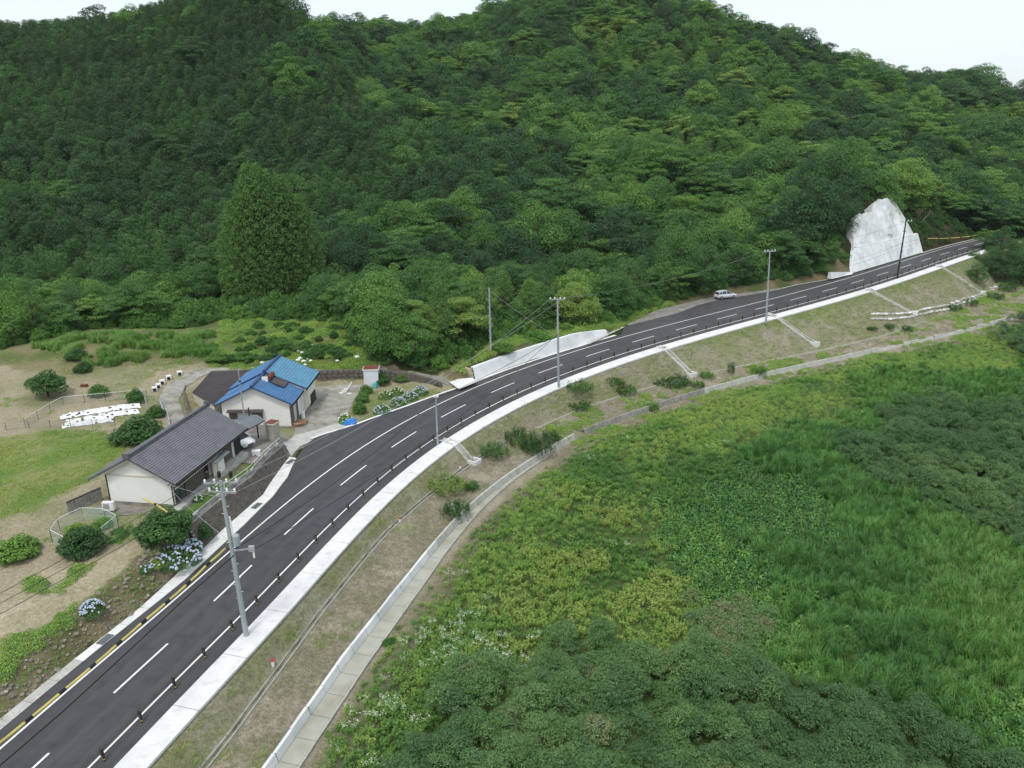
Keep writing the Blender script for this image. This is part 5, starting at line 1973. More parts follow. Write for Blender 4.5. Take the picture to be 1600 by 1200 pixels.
for a_, b_, z0, z1, mm, nm in ((.15, 1.2, .2, 2.4, 'brown_wood', 'shutter'), (1.3, 2.3, .3, 2.4, 'frosted', 'window'), (2.4, 3.2, .1, 2.4, 'brown_wood', 'shutter')):
    V0 = MB()
    panel(V0, O4, Uy, nr, a_, b_, z0, z1, .04)
    V0.build(nm, M[mm], h2)
V0 = MB()
panel(V0, V3(xr - .2, y1_ + .1, fl), Uy, nr, .3, 2.2, .2, 2.2, .04)
V0.build('door', M['cream'], h2)
V0 = MB()
panel(V0, V3(xr - .2, y1_ + .1, fl), Uy, nr, 3.2, 5.6, -.3, 1.1, .04)
V0.build('dark_panel', M['dark_trim'], h2)
# solar heater lying on the blue roof
q = V3(-28.5, 86.0, 5.42)
sh = thing('solar_water_heater', tuple(q), 'rusty solar water heater tank and dark panel on the blue roof', 'water heater')
sl = V3(1, 0, (ze - zt) / (xr - xm))
sl /= np.linalg.norm(sl)
MB().obox(q + sl * .5 + V3(0, -1.1, .10), sl * 1.6, V3(0, 2.0, 0), V3(0, 0, .10)).build('panel', M['brown_roof'], sh)
MB().tube([q + V3(.1, -1.1, .35), q + V3(.1, .9, .35)], .30, 10).build('tank', M['rust'], sh)
MB().box(q + V3(-.2, -1.15, .3), (.7, .12, .6)).build('end_plate', M['white'], sh)

# brown-roofed lean-to shed
a, b, c, d = atz(300, 614, 2.9), atz(330, 580, 2.9), atz(398, 578, 3.3), atz(334, 634, 3.3)
sh1 = thing('brown_roofed_shed', tuple((a + c) / 2 * [1, 1, 0] + Z3), 'low shed with a brown corrugated roof left of the blue-roofed house', 'shed')
nU, nV = 64, 6
uu = np.linspace(0, 1, nU * 2 + 1)
rows = []
for t in np.linspace(0, 1, nV):
    lft, rgt = a * (1 - uu[:, None]) + d * uu[:, None], b * (1 - uu[:, None]) + c * uu[:, None]
    q = lft * (1 - t) + rgt * t
    q[:, 2] += .05 * (np.arange(len(uu)) % 4 < 2)
    rows.append(q)
MB().grid(np.stack(rows)).build('roof', M['brown_roof'], sh1)
V0 = MB()
for p_, q_ in ((a, d), (a, b), (d, c)):
    p2, q2 = p_ * .97 + (a + c) / 2 * .03, q_ * .97 + (a + c) / 2 * .03
    V0.add([p2 * [1, 1, 0] + Z3 * .2, q2 * [1, 1, 0] + Z3 * .2, q2 - Z3 * .12, p2 - Z3 * .12], [(0, 1, 2, 3)])
V0.build('wall', M['cream'], sh1)
a, b, c, d = atz(301, 616, 2.75), atz(322, 630, 2.6), atz(336, 640, 2.2), atz(318, 634, 2.1)

# ------------------------------------------------------------------ yards, lanes and small structures
structure(drape([q[:2] for q in G([(452, 700), (461, 672), (472, 650), (488, 620), (492, 604)])], [q[:2] for q in G([(545, 668), (543, 650), (552, 628), (563, 610), (572, 601)])], 'parking_yard', M['conc_old'], .07))
structure(drape([q[:2] for q in G([(455, 714), (470, 698), (500, 683), (545, 670), (556, 665)])], [q[:2] for q in G([(442, 692), (462, 680), (495, 672), (540, 658), (550, 652)])], 'entrance_apron', M['conc_pale'], .09))
structure(drape([q[:2] for q in G([(330, 690), (345, 672), (385, 655), (425, 662), (448, 684)])], [q[:2] for q in G([(376, 724), (392, 726), (412, 722), (432, 704), (449, 703)])], 'car_yard', M['old_asphalt'], .08))
structure(drape([q[:2] for q in G([(590, 579), (495, 578), (400, 574), (335, 575), (298, 580), (262, 600), (249, 622), (262, 655), (288, 682)])], [q[:2] for q in G([(590, 583), (495, 581), (400, 579), (335, 581), (316, 588), (290, 605), (279, 625), (290, 655), (312, 672)])], 'farm_lane', M['conc_old'], .07))
structure(drape([q[:2] for q in G([(585, 578), (640, 580), (690, 590), (704, 598)])], [q[:2] for q in G([(585, 583), (640, 586), (685, 596), (700, 603)])], 'farm_lane', M['old_asphalt'], .08))
structure(drape([q[:2] for q in G([(533, 500), (553, 528), (575, 556), (590, 580)])], [q[:2] for q in G([(545, 500), (568, 525), (598, 556), (630, 582)])], 'dirt_track', mat('trodden_earth', (.15, .115, .085), (.10, .08, .06), 1.5, .95, bump=.4, fine=.15), .05))
structure(drape([q[:2] for q in G([(136, 802), (165, 783)])], [q[:2] for q in G([(190, 806), (268, 803)])], 'side_yard', M['old_asphalt'], .05))


def stone_wall(name, base, top, label, mt, bl=.45, bh=.28, cat='wall'):
    """wall of separate rough stones between two world polylines"""
    Lg = np.linalg.norm(np.diff(base, axis=0), axis=1).sum()
    n = max(2, int(Lg / bl))
    t = thing(name, tuple(base[0]), label, cat)
    B, T_ = res(base, n + 1), res(top, n + 1)
    hgt = np.linalg.norm(T_ - B, axis=1).max()
    m = max(2, int(hgt / bh))
    core = MB().grid(np.stack([B * (1 - f) + T_ * f + [0, .06, 0] for f in np.linspace(-.15, 1, 6)], 1))
    core.grid(np.stack([T_ + [0, .06, 0], T_ + [0, .5, 0.0], T_ + [0, .5, -.8]], 1))
    core.build('wall_core', M['dark_block'], t)
    cnt_, sm = 0, MB()
    for i in range(n):
        for j in range(m):
            f0, f1 = (j + .06) / m, (j + .94) / m
            sft = .25 if j % 2 else 0
            P = []
            for ii_, f in ((i + .05 + sft, f0), (i + .95 + sft, f0), (i + .95 + sft, f1), (i + .05 + sft, f1)):
                ii_ = min(ii_, n)
                k_ = int(min(ii_, n - 1))
                g_ = ii_ - k_
                bb_ = B[k_] * (1 - g_) + B[k_ + 1] * g_
                tt_ = T_[k_] * (1 - g_) + T_[k_ + 1] * g_
                P.append(bb_ * (1 - f) + tt_ * f + [rnd.uniform(-.03, .03), 0, rnd.uniform(-.02, .02)])
            P = np.array(P)
            nn = np.cross(P[1] - P[0], P[3] - P[0])
            nn /= np.linalg.norm(nn) + 1e-9
            nn = nn if nn @ (CAM - P[0]) > 0 else -nn
            pr_ = rnd.uniform(.03, .12)
            V_ = np.r_[P, P * .86 + P.mean(0) * .14 + nn * pr_]
            F_ = [(4, 5, 6, 7), (0, 1, 5, 4), (1, 2, 6, 5), (2, 3, 7, 6), (3, 0, 4, 7)]
            if cnt_ < 290:
                MB().add(V_, F_).build('stone', mt, t)
            else:
                sm.add(V_, F_)
            cnt_ += 1
    if sm.v:
        o = sm.build('small_stones', mt, t)
        o['kind'] = 'stuff'
    return t


bp = [(494, 602, .45), (530, 600, .5), (568, 599, .5), (600, 596, .6), (640, 596, .7), (672, 600, .8), (690, 603, .85)]
tpz = [2.35, 2.35, 2.3, 2.1, 1.75, 1.45, 1.15]
B = np.array([atz(*q) for q in bp])
T_ = B + np.array([[0, .25, zt_ - q[2]] for q, zt_ in zip(bp, tpz)])
stone_wall('stone_retaining_wall', B, T_, 'dark mossy stone wall behind the parking yard and vegetable garden', M['dark_block'], .7, .4)
bp = [(334, 584, 1.6), (318, 590, 1.5), (298, 606, 1.4), (290, 625, 1.4), (294, 645, 1.5), (303, 662, 1.7)]
B = np.array([atz(*q) for q in bp])
T_ = B + np.array([[-.25, .1, 1.15]] * len(bp)) * np.array([1, 1, 1])
T_[-1][2] = 2.2
stone_wall('curved_stone_wall', B[::-1], T_[::-1], 'curved rough stone wall between the lane and the brown-roofed shed', M['stone'], .5, .34)
B = np.array([atz(108, 806, 2.1), atz(161, 782, 2.2)])
t = thing('block_fence', tuple(B[0]), 'weathered grey block wall left of the grey-roofed house', 'wall')
uu_ = (B[1] - B[0])
n = 9
for i in range(n):
    for j in range(5):
        MB().obox(B[0] + uu_ * (i + .03) / n + Z3 * (j * .24 + .0), uu_ * .94 / n, V3(-.06, .13, 0), Z3 * .225).build('block', M['grey_block'] if (i + j) % 3 else M['conc_old'], t)
MB().obox(B[0] + Z3 * 1.2 - V3(.0, .02, 0), uu_, V3(-.08, .18, 0), Z3 * .06).build('coping', M['dark_trim'], t)


def hut(loc, sx, sy, h, rz, wall, roof, label, name='storage_hut', slope_=.15):
    t = thing(name, tuple(loc), label, 'shed')
    MB().box(V3(*loc) + Z3 * h / 2, (sx, sy, h), rz).build('wall', wall, t)
    MB().box(V3(*loc) + Z3 * (h + .06), (sx + .22, sy + .22, .12), rz).build('roof_rim', M['white'] if wall != M['tan_box'] else M['cream'], t)
    MB().box(V3(*loc) + Z3 * (h + .15), (sx + .05, sy + .05, .06), rz).build('roof', roof, t)
    V0 = MB()
    cs, sn = math.cos(rz), math.sin(rz)
    V0.box(V3(*loc) + V3(sn * (sy / 2 + .02), -cs * (sy / 2 + .02), h * .45), (sx * .55, .03, h * .82), rz)
    V0.build('door', wall, t)
    return t


hut(G((580, 604)) + V3(0, .9, 0), 1.9, 1.7, 2.25, .05, M['blue_white'], M['rust'], 'small white hut with a rust-red roof beside the garden')
hut(G((428, 691)) + V3(-.15, .55, 0), 1.0, 1.1, 2.0, -.35, M['tan_box'], M['rust'], 'narrow tan hut with a rust-red roof beside the carport')
t = thing('gas_bottle', tuple(G((586, 606))), 'turquoise container standing by the white hut', 'container')
MB().lathe(G((586, 606)), [(.24, 0), (.26, .1), (.26, .7), (.12, .85)], 10).build('body', M['turquoise'], t)

# carport
yz = 1.7
cp = [atz(360, 655, 4.0), atz(386, 671, 4.0), atz(414, 656, 4.1), atz(392, 648, 4.1)]
t = thing('carport', tuple(cp[0] * [1, 1, 0] + Z3 * yz), 'carport with a thin curved dark roof beside the grey-roofed house', 'carport')
rows = []
for f in np.linspace(0, 1, 9):
    q = np.array([cp[0] * (1 - g) + cp[3] * g for g in (0, .5, 1)]) * (1 - f) + np.array([cp[1] * (1 - g) + cp[2] * g for g in (0, .5, 1)]) * f
    q[:, 2] += .35 * math.sin(math.pi * f) - .1
    rows.append(q)
MB().grid(np.stack(rows)).build('roof', mat('smoked_panel', (.10, .115, .13), (.14, .155, .17), 1, .35, spec=.5), t)
for px, py in ((404, 684), (392, 668)):
    q = atz(px, py, yz)
    MB().box(q + Z3 * 1.15, (.12, .12, 2.4)).build('post', M['dark_trim'], t)
MB().tube([cp[2] - Z3 * .1, cp[1] - Z3 * .1], .06, 5).build('beam', M['dark_trim'], t)
t = thing('tv_mast', tuple(atz(383, 662, 3.6)), 'thin grey mast standing before the blue-roofed house', 'mast')
q = atz(384, 668, 2.2)
hs = np.linspace(0, 12, 400)
uvq, _ = proj(q + np.c_[0 * hs, 0 * hs, hs])
hm = hs[np.argmin(abs(uvq[:, 1] - 577))]
MB().tube([q, q + Z3 * hm * .55], .075, 6).tube([q + Z3 * hm * .5, q + Z3 * hm], .05, 6).build('tube', M['steel'], t)
MB().box(q + Z3 * hm * .8, (.25, .1, .18)).build('bracket', M['dark_trim'], t)

# things about the yards
q = G((401, 712))
t = thing('foam_box', tuple(q), 'small white box on the concrete yard near the carport', 'box')
MB().box(q + Z3 * .28, (.8, .55, .5), .2).build('box', M['white'], t)
MB().box(q + Z3 * .56, (.84, .59, .07), .2).build('lid', M['white'], t)
MB().box(q + V3(.0, -.29, .15), (.12, .04, .12), .2).build('notch', M['black'], t)
q = atz(171, 797, 2.35)
t = thing('air_conditioner', tuple(q), 'white air conditioner unit at the corner of the grey-roofed house', 'air conditioner')
MB().box(q + Z3 * .42, (.95, .35, .75), .0).build('case', M['white'], t)
MB().lathe(q + V3(-.12, -.19, .42), [(.26, 0)], 14).build('fan_grille', M['steel'], t) if False else MB().box(q + V3(-.12, -.185, .42), (.5, .02, .5)).build('fan_grille', M['steel'], t)
MB().box(q + Z3 * .02, (1.0, .4, .08)).build('foot', M['conc_old'], t)
q = G((547, 664))
t = thing('blue_tarpaulin', tuple(q), 'bright blue tarpaulin heap at the road edge by the parking yard', 'tarpaulin')
R_ = np.random.default_rng(3)
g_ = np.linspace(-1, 1, 11)
Xg, Yg = np.meshgrid(g_, g_, indexing='ij')
Zg = .62 * np.clip(1 - np.maximum(abs(Xg), abs(Yg)) ** 4, 0, 1) + R_.uniform(-.05, .05, Xg.shape)
MB().grid(np.dstack([q[0] + Xg * .85, q[1] + Yg * .55 + .2, q[2] + Zg + .08])).build('sheet', M['blue_tarp'], t)
q = G((557, 662))
t = thing('orange_cloth', tuple(q), 'small orange cloth beside the blue tarpaulin', 'cloth')
MB().grid(np.dstack([q[0] + Xg * .25, q[1] + Yg * .2, q[2] + Zg * .4 + .06])).build('sheet', M['orange'], t)
t = thing('firewood_pile', tuple(G((470, 664))), 'pile of cut brown timber by the corner of the blue-roofed house', 'firewood')
q = G((470, 664))
for k in range(16):
    a_ = q + V3(rnd.uniform(-.5, .5), rnd.uniform(-.9, .9), .1 + .12 * (k % 4))
    MB().box(a_, (rnd.uniform(1.0, 1.6), .14, .08), rnd.uniform(.2, .9)).build('plank', M['firewood'], t)
q = G((474, 655))
t = thing('white_cylinder', tuple(q), 'white water tank standing by the blue-roofed house', 'tank')
MB().lathe(q, [(.22, 0), (.24, .1), (.24, .85), (.1, 1.0)], 10).build('tank', M['white'], t)
for j, (px, py, wd) in enumerate([(242, 611, 'nearest of the white boxes lining the lane'), (248, 606, 'second white box from the near end of the lane row'), (254, 600, 'middle white box of the row lining the lane'),
                                  (264, 593, 'fourth white box along the bend of the lane'), (281, 586, 'farthest white box, set apart by the lane')]):
    q = G((px, py))
    t = thing('lane_box', tuple(q), wd, 'box', 'white boxes along the lane')
    MB().box(q + Z3 * .3, (.6, .5, .48), .5).build('box', M['white'], t)
    MB().box(q + V3(.1, -.24, .24), (.36, .1, .3), .5).build('opening', M['black'], t)
q = G((157, 602))
t = thing('red_crate', tuple(G((132, 604))), 'small faded red crate lying in the upper field', 'crate')
MB().box(G((132, 604)) + Z3 * .15, (.8, .4, .3), .1).build('crate', M['rust'], t)

# drying rack and white plates on the parking yard
t = thing('white_pole', tuple(G((542, 612))), 'thin white pole leaning over the parking yard', 'pole')
MB().tube([G((540, 614)) + Z3 * .1, G((550, 601)) + Z3 * .4], .05, 5).build('rod', M['white'], t)
for j, (px, py) in enumerate([(533, 615), (537, 612), (540, 609), (546, 616)]):
    q = G((px, py))
    t = thing('white_plate', tuple(q), ['nearest left white plate on the parking yard', 'second white plate on the parking yard', 'farthest white plate on the parking yard', 'right-hand white plate on the parking yard'][j], 'plate', 'white plates on the parking yard')
    MB().box(q + Z3 * .1, (.5, .35, .06), .2).build('plate', M['white'], t)

# white-sheeted vegetable rows and their fence
for j, (p0, p1, wd) in enumerate([((94, 653), (219, 634), 'far row of white mulch sheet in the fenced plot'), ((131, 656), (216, 643), 'middle row of white mulch sheet in the fenced plot'),
                                  ((103, 660), (128, 657), 'short row of white mulch sheet in the fenced plot'), ((97, 667), (178, 656), 'near row of white mulch sheet in the fenced plot')]):
    a, b = G(p0), G(p1)
    n = int(np.linalg.norm(b - a) / .22)
    t = thing('mulch_sheet', tuple(a), wd, 'mulch sheet', 'white mulch sheets in the fenced plot')
    side = np.cross(unit(b - a), Z3)
    V0, V1 = MB(), []
    rows = []
    wdt_ = .85 if j < 2 else .6
    for i in range(n + 1):
        c = a + (b - a) * i / n
        row = []
        for g in np.linspace(-1, 1, 7):
            h_ = .16 * (1 - g * g) + rnd.uniform(-.05, .07)
            p_ = c + side * g * wdt_ + V3(0, 0, 0)
            row.append([p_[0] + rnd.uniform(-.05, .05), p_[1] + rnd.uniform(-.06, .06), float(hz(p_[0], p_[1])) + .05 + h_])
        rows.append(row)
    V0.grid(np.array(rows))
    k_ = [f for f in V0.f if rnd.random() > .10]
    V0.f = k_
    V0.build('sheet', M['white_sheet'], t)


def net_fence(name, pts, h, label, mnet, every=2.0, postm='pole_dark', r=.025, rail=True):
    t = thing(name, tuple(pts[0]), label, 'fence')
    Lg = np.linalg.norm(np.diff(pts, axis=0), axis=1).sum()
    Q = res(pts, max(2, int(Lg / every) + 1))
    Q[:, 2] = hz(Q[:, 0], Q[:, 1])
    for q in Q:
        MB().tube([q, q + Z3 * (h + .08)], r, 5).build('post', M[postm], t)
    Q2 = res(Q, max(3, int(Lg / .5)))
    if mnet:
        MB().grid(np.stack([Q2 + Z3 * .03, Q2 + Z3 * h * .5 + V3(.02, .03, 0), Q2 + Z3 * h], 1)).build('net', mnet, t)
    if rail:
        MB().tube(Q2 + Z3 * h, .02, 4).build('top_line', M['white'], t)
    return t


net = mat('green_garden_net', (.42, .62, .52), (.55, .72, .64), 1.5, .7, alpha=.26)
grey_net = mat('grey_garden_net', (.30, .31, .30), rough=.8, alpha=.22)
net_fence('garden_net', G([(104, 859), (74, 843), (100, 826), (130, 812), (158, 812), (184, 818), (186, 826), (160, 845)]), 1.15, 'pale green net round the plot below the grey-roofed house', net)
net_fence('field_fence', G([(40, 668), (85, 640), (97, 633), (165, 627), (230, 621)]), 1.0, 'thin grey net fence behind the white mulch rows', grey_net)
net_fence('field_fence', G([(10, 672), (60, 668), (120, 668), (180, 664)]), .8, 'thin wire fence along the near side of the mulch rows', grey_net, rail=False)
t = thing('fence_post', tuple(G((235, 646))), 'tall grey steel post at the corner of the fenced plot', 'post')
MB().tube([G((235, 648)), G((235, 648)) + V3(-.35, 0, 2.6)], .07, 6).build('tube', M['steel'], t)
t = thing('leaning_beam', tuple(G((265, 662))), 'grey steel beam leaning over the corner of the grey tiled roof', 'beam')
MB().tube([G((264, 664)), G((250, 628)) + Z3 * .3], .09, 5).tube([G((266, 668)), G((262, 650)) + Z3 * .9], .06, 5).build('tube', M['steel'], t)
# stakes
for (px, py), wd in zip([(427, 1041), (625, 817), (719, 733)], ['nearest red-topped white stake on the grass bank', 'middle red-topped white stake on the grass bank', 'farthest red-topped white stake by the short chute']):
    q = G((px, py))
    t = thing('survey_stake', tuple(q), wd, 'stake', 'red-topped stakes on the bank')
    MB().box(q + Z3 * .2, (.16, .16, .45)).build('stake', M['white'], t)
    MB().box(q + Z3 * .48, (.17, .17, .12)).build('cap', M['red'], t)
# white sacks behind the blue roof
sk = [(410, 569), (413, 563), (420, 567), (466, 565), (470, 562), (474, 567), (481, 563), (486, 566), (490, 561), (472, 553), (474, 549), (467, 550), (487, 541), (527, 566), (558, 560), (477, 572)]
sk.sort()
EN = ['rightmost', 'second from right', 'third from right', 'fourth from right', 'fifth from right', 'sixth from right', 'seventh from right', 'eighth from right']
SKL = [(ORD[k] if k < 8 else EN[min(len(sk) - 1 - k, 7)]) + ' crumpled white sack behind the blue roof' for k in range(len(sk))]
for j, (px, py) in enumerate(sk):
    q = G((px, py))
    t = thing('white_sack', tuple(q), SKL[j], 'sack', 'white sacks on the terrace')
    r = rnd.uniform(.22, .42)
    MB().add([(q[0] + a * r * rnd.uniform(.8, 1.4), q[1] + b * r, q[2] + .22 + c * r * .6) for a, b, c in ico], icf).build('sack', M['white_sheet'], t)

# ------------------------------------------------------------------ cars


def make_car(name, loc, rz, paint_, label, L_=4.2):
    t = bpy.data.objects.new(name, None)
    COL.objects.link(t)
    ORG[t.name] = (0, 0, 0)
    tag(t, label, 'car')
    k = L_ / 4.2
    xs = [-2.1, -2.04, -1.85, -1.35, -.6, .3, .95, 1.45, 1.85, 2.04, 2.1]
    zt_ = [.62, .80, .93, .96, .95, .94, .93, .86, .76, .64, .52]
    hw_ = [.62, .74, .82, .85, .86, .86, .85, .83, .78, .70, .58]
    zb = [.38, .32, .27, .24, .22, .22, .22, .24, .26, .30, .36]
    rows = []
    for x_, zt2_, h_, b_ in zip(xs, zt_, hw_, zb):
        pr = [(-h_ * .86, b_), (-h_ * .99, b_ + .12), (-h_, (b_ + zt2_) / 2), (-h_ * .98, zt2_ - .10), (-h_ * .88, zt2_), (0, zt2_ + .02)]
        pr = pr + [(-a_, b2) for a_, b2 in pr[-2::-1]]
        rows.append([(x_ * k, a_, b2) for a_, b2 in pr])
    mb = MB().grid(np.array(rows))
    for r_ in (rows[0], rows[-1]):
        mb.add(r_, [tuple(range(len(r_)))])
    body = mb.build('body', paint_, t, smooth=True)
    gx_ = [-1.98, -1.55, -.7, .25, 1.15]
    gt = [.98, 1.36, 1.46, 1.43, .96]
    rows = []
    for x_, z_ in zip(gx_, gt):
        rows.append([(x_ * k, -.78, .93), (x_ * k, -.60, z_), (x_ * k, .60, z_), (x_ * k, .78, .93)])
    MB().grid(np.array(rows)).build('windows', M['glass'], t)
    rows = [[(x_ * k, w_ * (.66 if abs(w_) == 1 else .62), z_ + (.0 if abs(w_) == 1 else .035)) for w_ in (-1, -.5, 0, .5, 1)] for x_, z_ in ((-1.72, 1.24), (-1.5, 1.375), (-.7, 1.475), (.25, 1.445), (.42, 1.36))]
    MB().grid(np.array(rows)).build('roof', paint_, t, smooth=True)
    V0 = MB()
    for sg in (-1, 1):
        for x0_, z0, x1_, z1 in ((1.12, .95, .28, 1.44), (-.15, .95, -.2, 1.45), (-1.1, .95, -1.15, 1.42), (-1.85, .95, -1.55, 1.37)):
            V0.tube([(x0_ * k, sg * .785, z0), (x1_ * k, sg * .61, z1)], .035, 5)
    V0.build('pillar', paint_, t)
    for sx in (-1.28, 1.32):
        for sg in (-1, 1):
            w_ = MB().tube([(sx * k, sg * .70, .31), (sx * k, sg * .87, .31)], .31, 16).build('wheel', M['tyre'], t)
            MB().tube([(sx * k, sg * .86, .31), (sx * k, sg * .885, .31)], .19, 12).build('hub', M['chrome'], w_)
    for sg in (-1, 1):
        MB().box((1.98 * k, sg * .58, .66), (.18, .26, .13), -sg * .35).build('headlight', M['lamp'], t)
        MB().box((-2.03 * k, sg * .64, .84), (.12, .14, .26), sg * .2).build('tail_light', M['red_lamp'], t)
        MB().box((.98 * k, sg * .93, .98), (.12, .16, .12)).build('mirror', paint_, t)
    MB().box((2.08 * k, 0, .46), (.05, .8, .16)).build('grille', M['black'], t)
    MB().box((-2.10 * k, 0, .55), (.03, .4, .14)).build('number_plate', M['white'], t)
    t.location = loc
    t.rotation_euler.z = rz
    return t


a, b = atz(1119, 467, 2.15), atz(1148, 464, 2.2)
S, D = to_sd([(a[0] + b[0]) / 2], [(a[1] + b[1]) / 2])
q = (a + b) / 2
make_car('silver_car', (q[0], q[1] + .3, float(zroad(S)[0]) + .045), math.atan2(b[1] - a[1], b[0] - a[0]), M['silver_paint'], 'silver hatchback parked on the old asphalt lay-by')
q = atz(372, 693, 2.0)
make_car('white_car', (q[0], q[1], float(hz(q[0], q[1])) + .1), math.radians(-28), M['white_paint'], 'white car with its nose out beside the grey-roofed house', 3.7)

# ------------------------------------------------------------------ poles and wires


def pole_top(base, h, lean=(0, 0)):
    return V3(*base) + V3(lean[0] * h, lean[1] * h, h)


def fit_h(base, toppx):
    """height and sideways lean so that the pole ends where its top is seen"""
    best = None
    for h in np.arange(3, 16, .1):
        for lx in np.arange(-.09, .091, .005):
            uvq, _ = proj(V3(*base) + V3(lx * h, 0, h))
            e = np.hypot(*(uvq[0] - toppx)) + abs(lx) * 4
            if best is None or e < best[0]:
                best = (e, h, lx)
    return best[1], best[2]


PO = {}


def pole(key, px, top, z, m, r, label, arms=(), steps=True):
    b = atz(*px, z)
    h, lx = fit_h(b, top)
    t = thing('utility_pole', tuple(b), label, 'utility pole', 'utility poles along the road')
    T2 = b + V3(lx * h, 0, h)
    MB().tube([b - Z3 * .3, b + (T2 - b) * .5, T2], [r, r * .8, r * .58], 12).build('shaft', m, t)
    for f, w_, az in arms:
        c = b + (T2 - b) * f
        dv = V3(math.cos(az), math.sin(az), 0)
        o = MB().obox(c - dv * w_ + V3(0, -.05, -.05), dv * 2 * w_, V3(0, .1, 0), Z3 * .1).build('crossarm', M['steel'], t)
        for k_ in (-.9, -.35, .35, .9) if f > .9 else (-.9, .9):
            MB().lathe(c + dv * w_ * k_ + Z3 * .05, [(.03, 0), (.09, .05), (.06, .12), (.09, .18), (.04, .26)], 8).build('insulator', M['white'], o)
    if steps:
        V0 = MB()
        for k_ in range(int(h * 1.3)):
            f = .25 + .7 * k_ / (h * 1.3)
            c = b + (T2 - b) * f
            sg = 1 if k_ % 2 else -1
            V0.tube([c, c + V3(sg * (r + .10), 0, 0)], .018, 4)
        V0.build('step_bolts', M['steel'], t)
        for f in (.32, .62):
            c = b + (T2 - b) * f
            MB().lathe(c, [(r * .9, 0), (r * .95, .05), (r * .9, .1)], 12).build('band', M['steel'], t)
    PO[key] = (b, T2, t)
    return t


p1 = pole('a', (385, 992), (344, 750), .0, M['pole_conc'], .19, 'nearest and largest concrete utility pole, with transformer can, on the pale verge', ((.985, 1.1, .05), (.93, .95, -.12)))
b, T1, _ = PO['a']
c = b + (T1 - b) * .63
MB().lathe(c + V3(.42, -.05, -.35), [(.20, 0), (.24, .04), (.24, .72), (.20, .78), (.06, .86)], 14).build('transformer', M['pole_conc'], p1)
c = b + (T1 - b) * .56
o = MB().obox(c + V3(0, -.08, .0), V3(1.5, -.1, .25), V3(0, .07, 0), Z3 * .08).build('lower_arm', M['steel'], p1)
MB().box(c + V3(1.35, -.1, .25), (.35, .25, .35)).build('switch', M['steel'], p1)
MB().box(c + V3(1.45, -.1, -.2), (.1, .1, .5)).build('hanger', M['white'], p1)
for k_ in range(3):
    MB().lathe(T1 + V3(-.8 + .75 * k_, .05, .15), [(.05, 0), (.12, .08), (.12, .45), (.05, .5)], 8).build('cutout', M['dark_metal'], p1)
MB().tube([b + (T1 - b) * .60 + V3(.25, 0, 0), b + (T1 - b) * .78 + V3(.2, 0, 0)], .05, 6).build('conduit', M['white'], p1)
pole('b', (684, 695), (681, 620), .1, M['pole_conc'], .12, 'short slim grey pole on the verge beside the shortest chute', ((.985, .25, 0),), False)
pole('c', (873, 608), (871, 466), .3, M['pole_conc'], .17, 'tall grey utility pole on the verge opposite the long low wall', ((.985, 1.0, 0.),))
pole('d', (767, 553), (764, 450), 2.6, M['pole_conc'], .15, 'bare concrete pole without crossarms among the weeds by the forest', ())
pole('e', (1197, 502), (1203, 391), 2.05, M['pole_conc'], .17, 'tall grey utility pole beside the chute near the silver car', ((.985, 1.0, .2),))
pole('f', (1402, 434), (1416, 343), 3.15, M['pole_dark'], .19, 'dark leaning utility pole in front of the high white wall', ((.97, 1.2, .0), (.80, .3, 0), (.45, .3, 0)))
PO['g'] = (V3(158, 245, 2), V3(158, 245, 13.5), None)
pg = atz(-700, 1900, 9.5)
off = V3(-38, 12, 11.5)


def wire(a, b, sag, label, r=.017, m='wire', name='overhead_wire', grp='overhead wires'):
    t_ = np.linspace(0, 1, 25)[:, None]
    q = np.array(a) * (1 - t_) + np.array(b) * t_
    q[:, 2] -= (4 * sag * t_ * (1 - t_))[:, 0]
    o = MB().tube(q, r, 4, cap=False).build(name, M[m])
    tag(o, label, 'wire', grp)
    return q


def at_pole(k, f, dx=0.):
    b_, t_, _ = PO[k]
    return b_ + (t_ - b_) * f + V3(dx, 0, 0)


for j, dx in enumerate((-1.0, 0, 1.0)):
    nm = ['left', 'middle', 'right'][j]
    wire(at_pole('a', .99, dx) + Z3 * .3, off + V3(dx, 0, 0), 1.0, f'{nm} high wire from the nearest pole over the sandy plot')
wire(at_pole('a', .985, 1.0) + Z3 * .3, at_pole('c', .99, .8) + Z3 * .2, 1.0, 'high wire from the nearest pole to the second tall pole', m='wire_pale')
wire(at_pole('a', .93, .9), at_pole('c', .985, -.8) + Z3 * .2, 1.3, 'pale second wire from the nearest pole to the second tall pole', m='wire_pale')
wire(at_pole('a', .575, .2), at_pole('b', .98), .8, 'thick cable from the nearest pole to the short slim pole', r=.035)
wire(at_pole('a', .56, 1.3), at_pole('c', .62), 1.4, 'low cable from the nearest pole crossing the carriageway', r=.03)
wire(at_pole('b', .98), at_pole('c', .60), .5, 'cable from the short slim pole to the tall pole beyond', r=.03)
wire(at_pole('c', .58), at_pole('d', .97), .3, 'wire from the second tall pole to the bare concrete pole', m='wire_pale')
wire(at_pole('c', .985, .6) + Z3 * .2, at_pole('e', .985, -.6) + Z3 * .2, 1.0, 'high wire between the two tall grey poles', m='wire_pale', r=.012)
wire(at_pole('c', .62), at_pole('e', .62), 1.0, 'lower cable between the two tall grey poles', r=.014)
for k_, f in ((0, .985), (1, .62), (2, .55)):
    wire(at_pole('e', f), at_pole('f', f - .02), .9, ['high wire', 'lower cable', 'lowest cable'][k_] + ' from the tall grey pole to the dark leaning pole')
    wire(at_pole('f', f - .02), at_pole('g', f), 1.2, ['high wire', 'lower cable', 'lowest cable'][k_] + ' running on beyond the dark leaning pole')
wire(at_pole('a', .90), A + W * 3.2 + Z3 * 1.1, .4, 'service wire from the nearest pole to the grey-roofed gable', m='wire_pale')
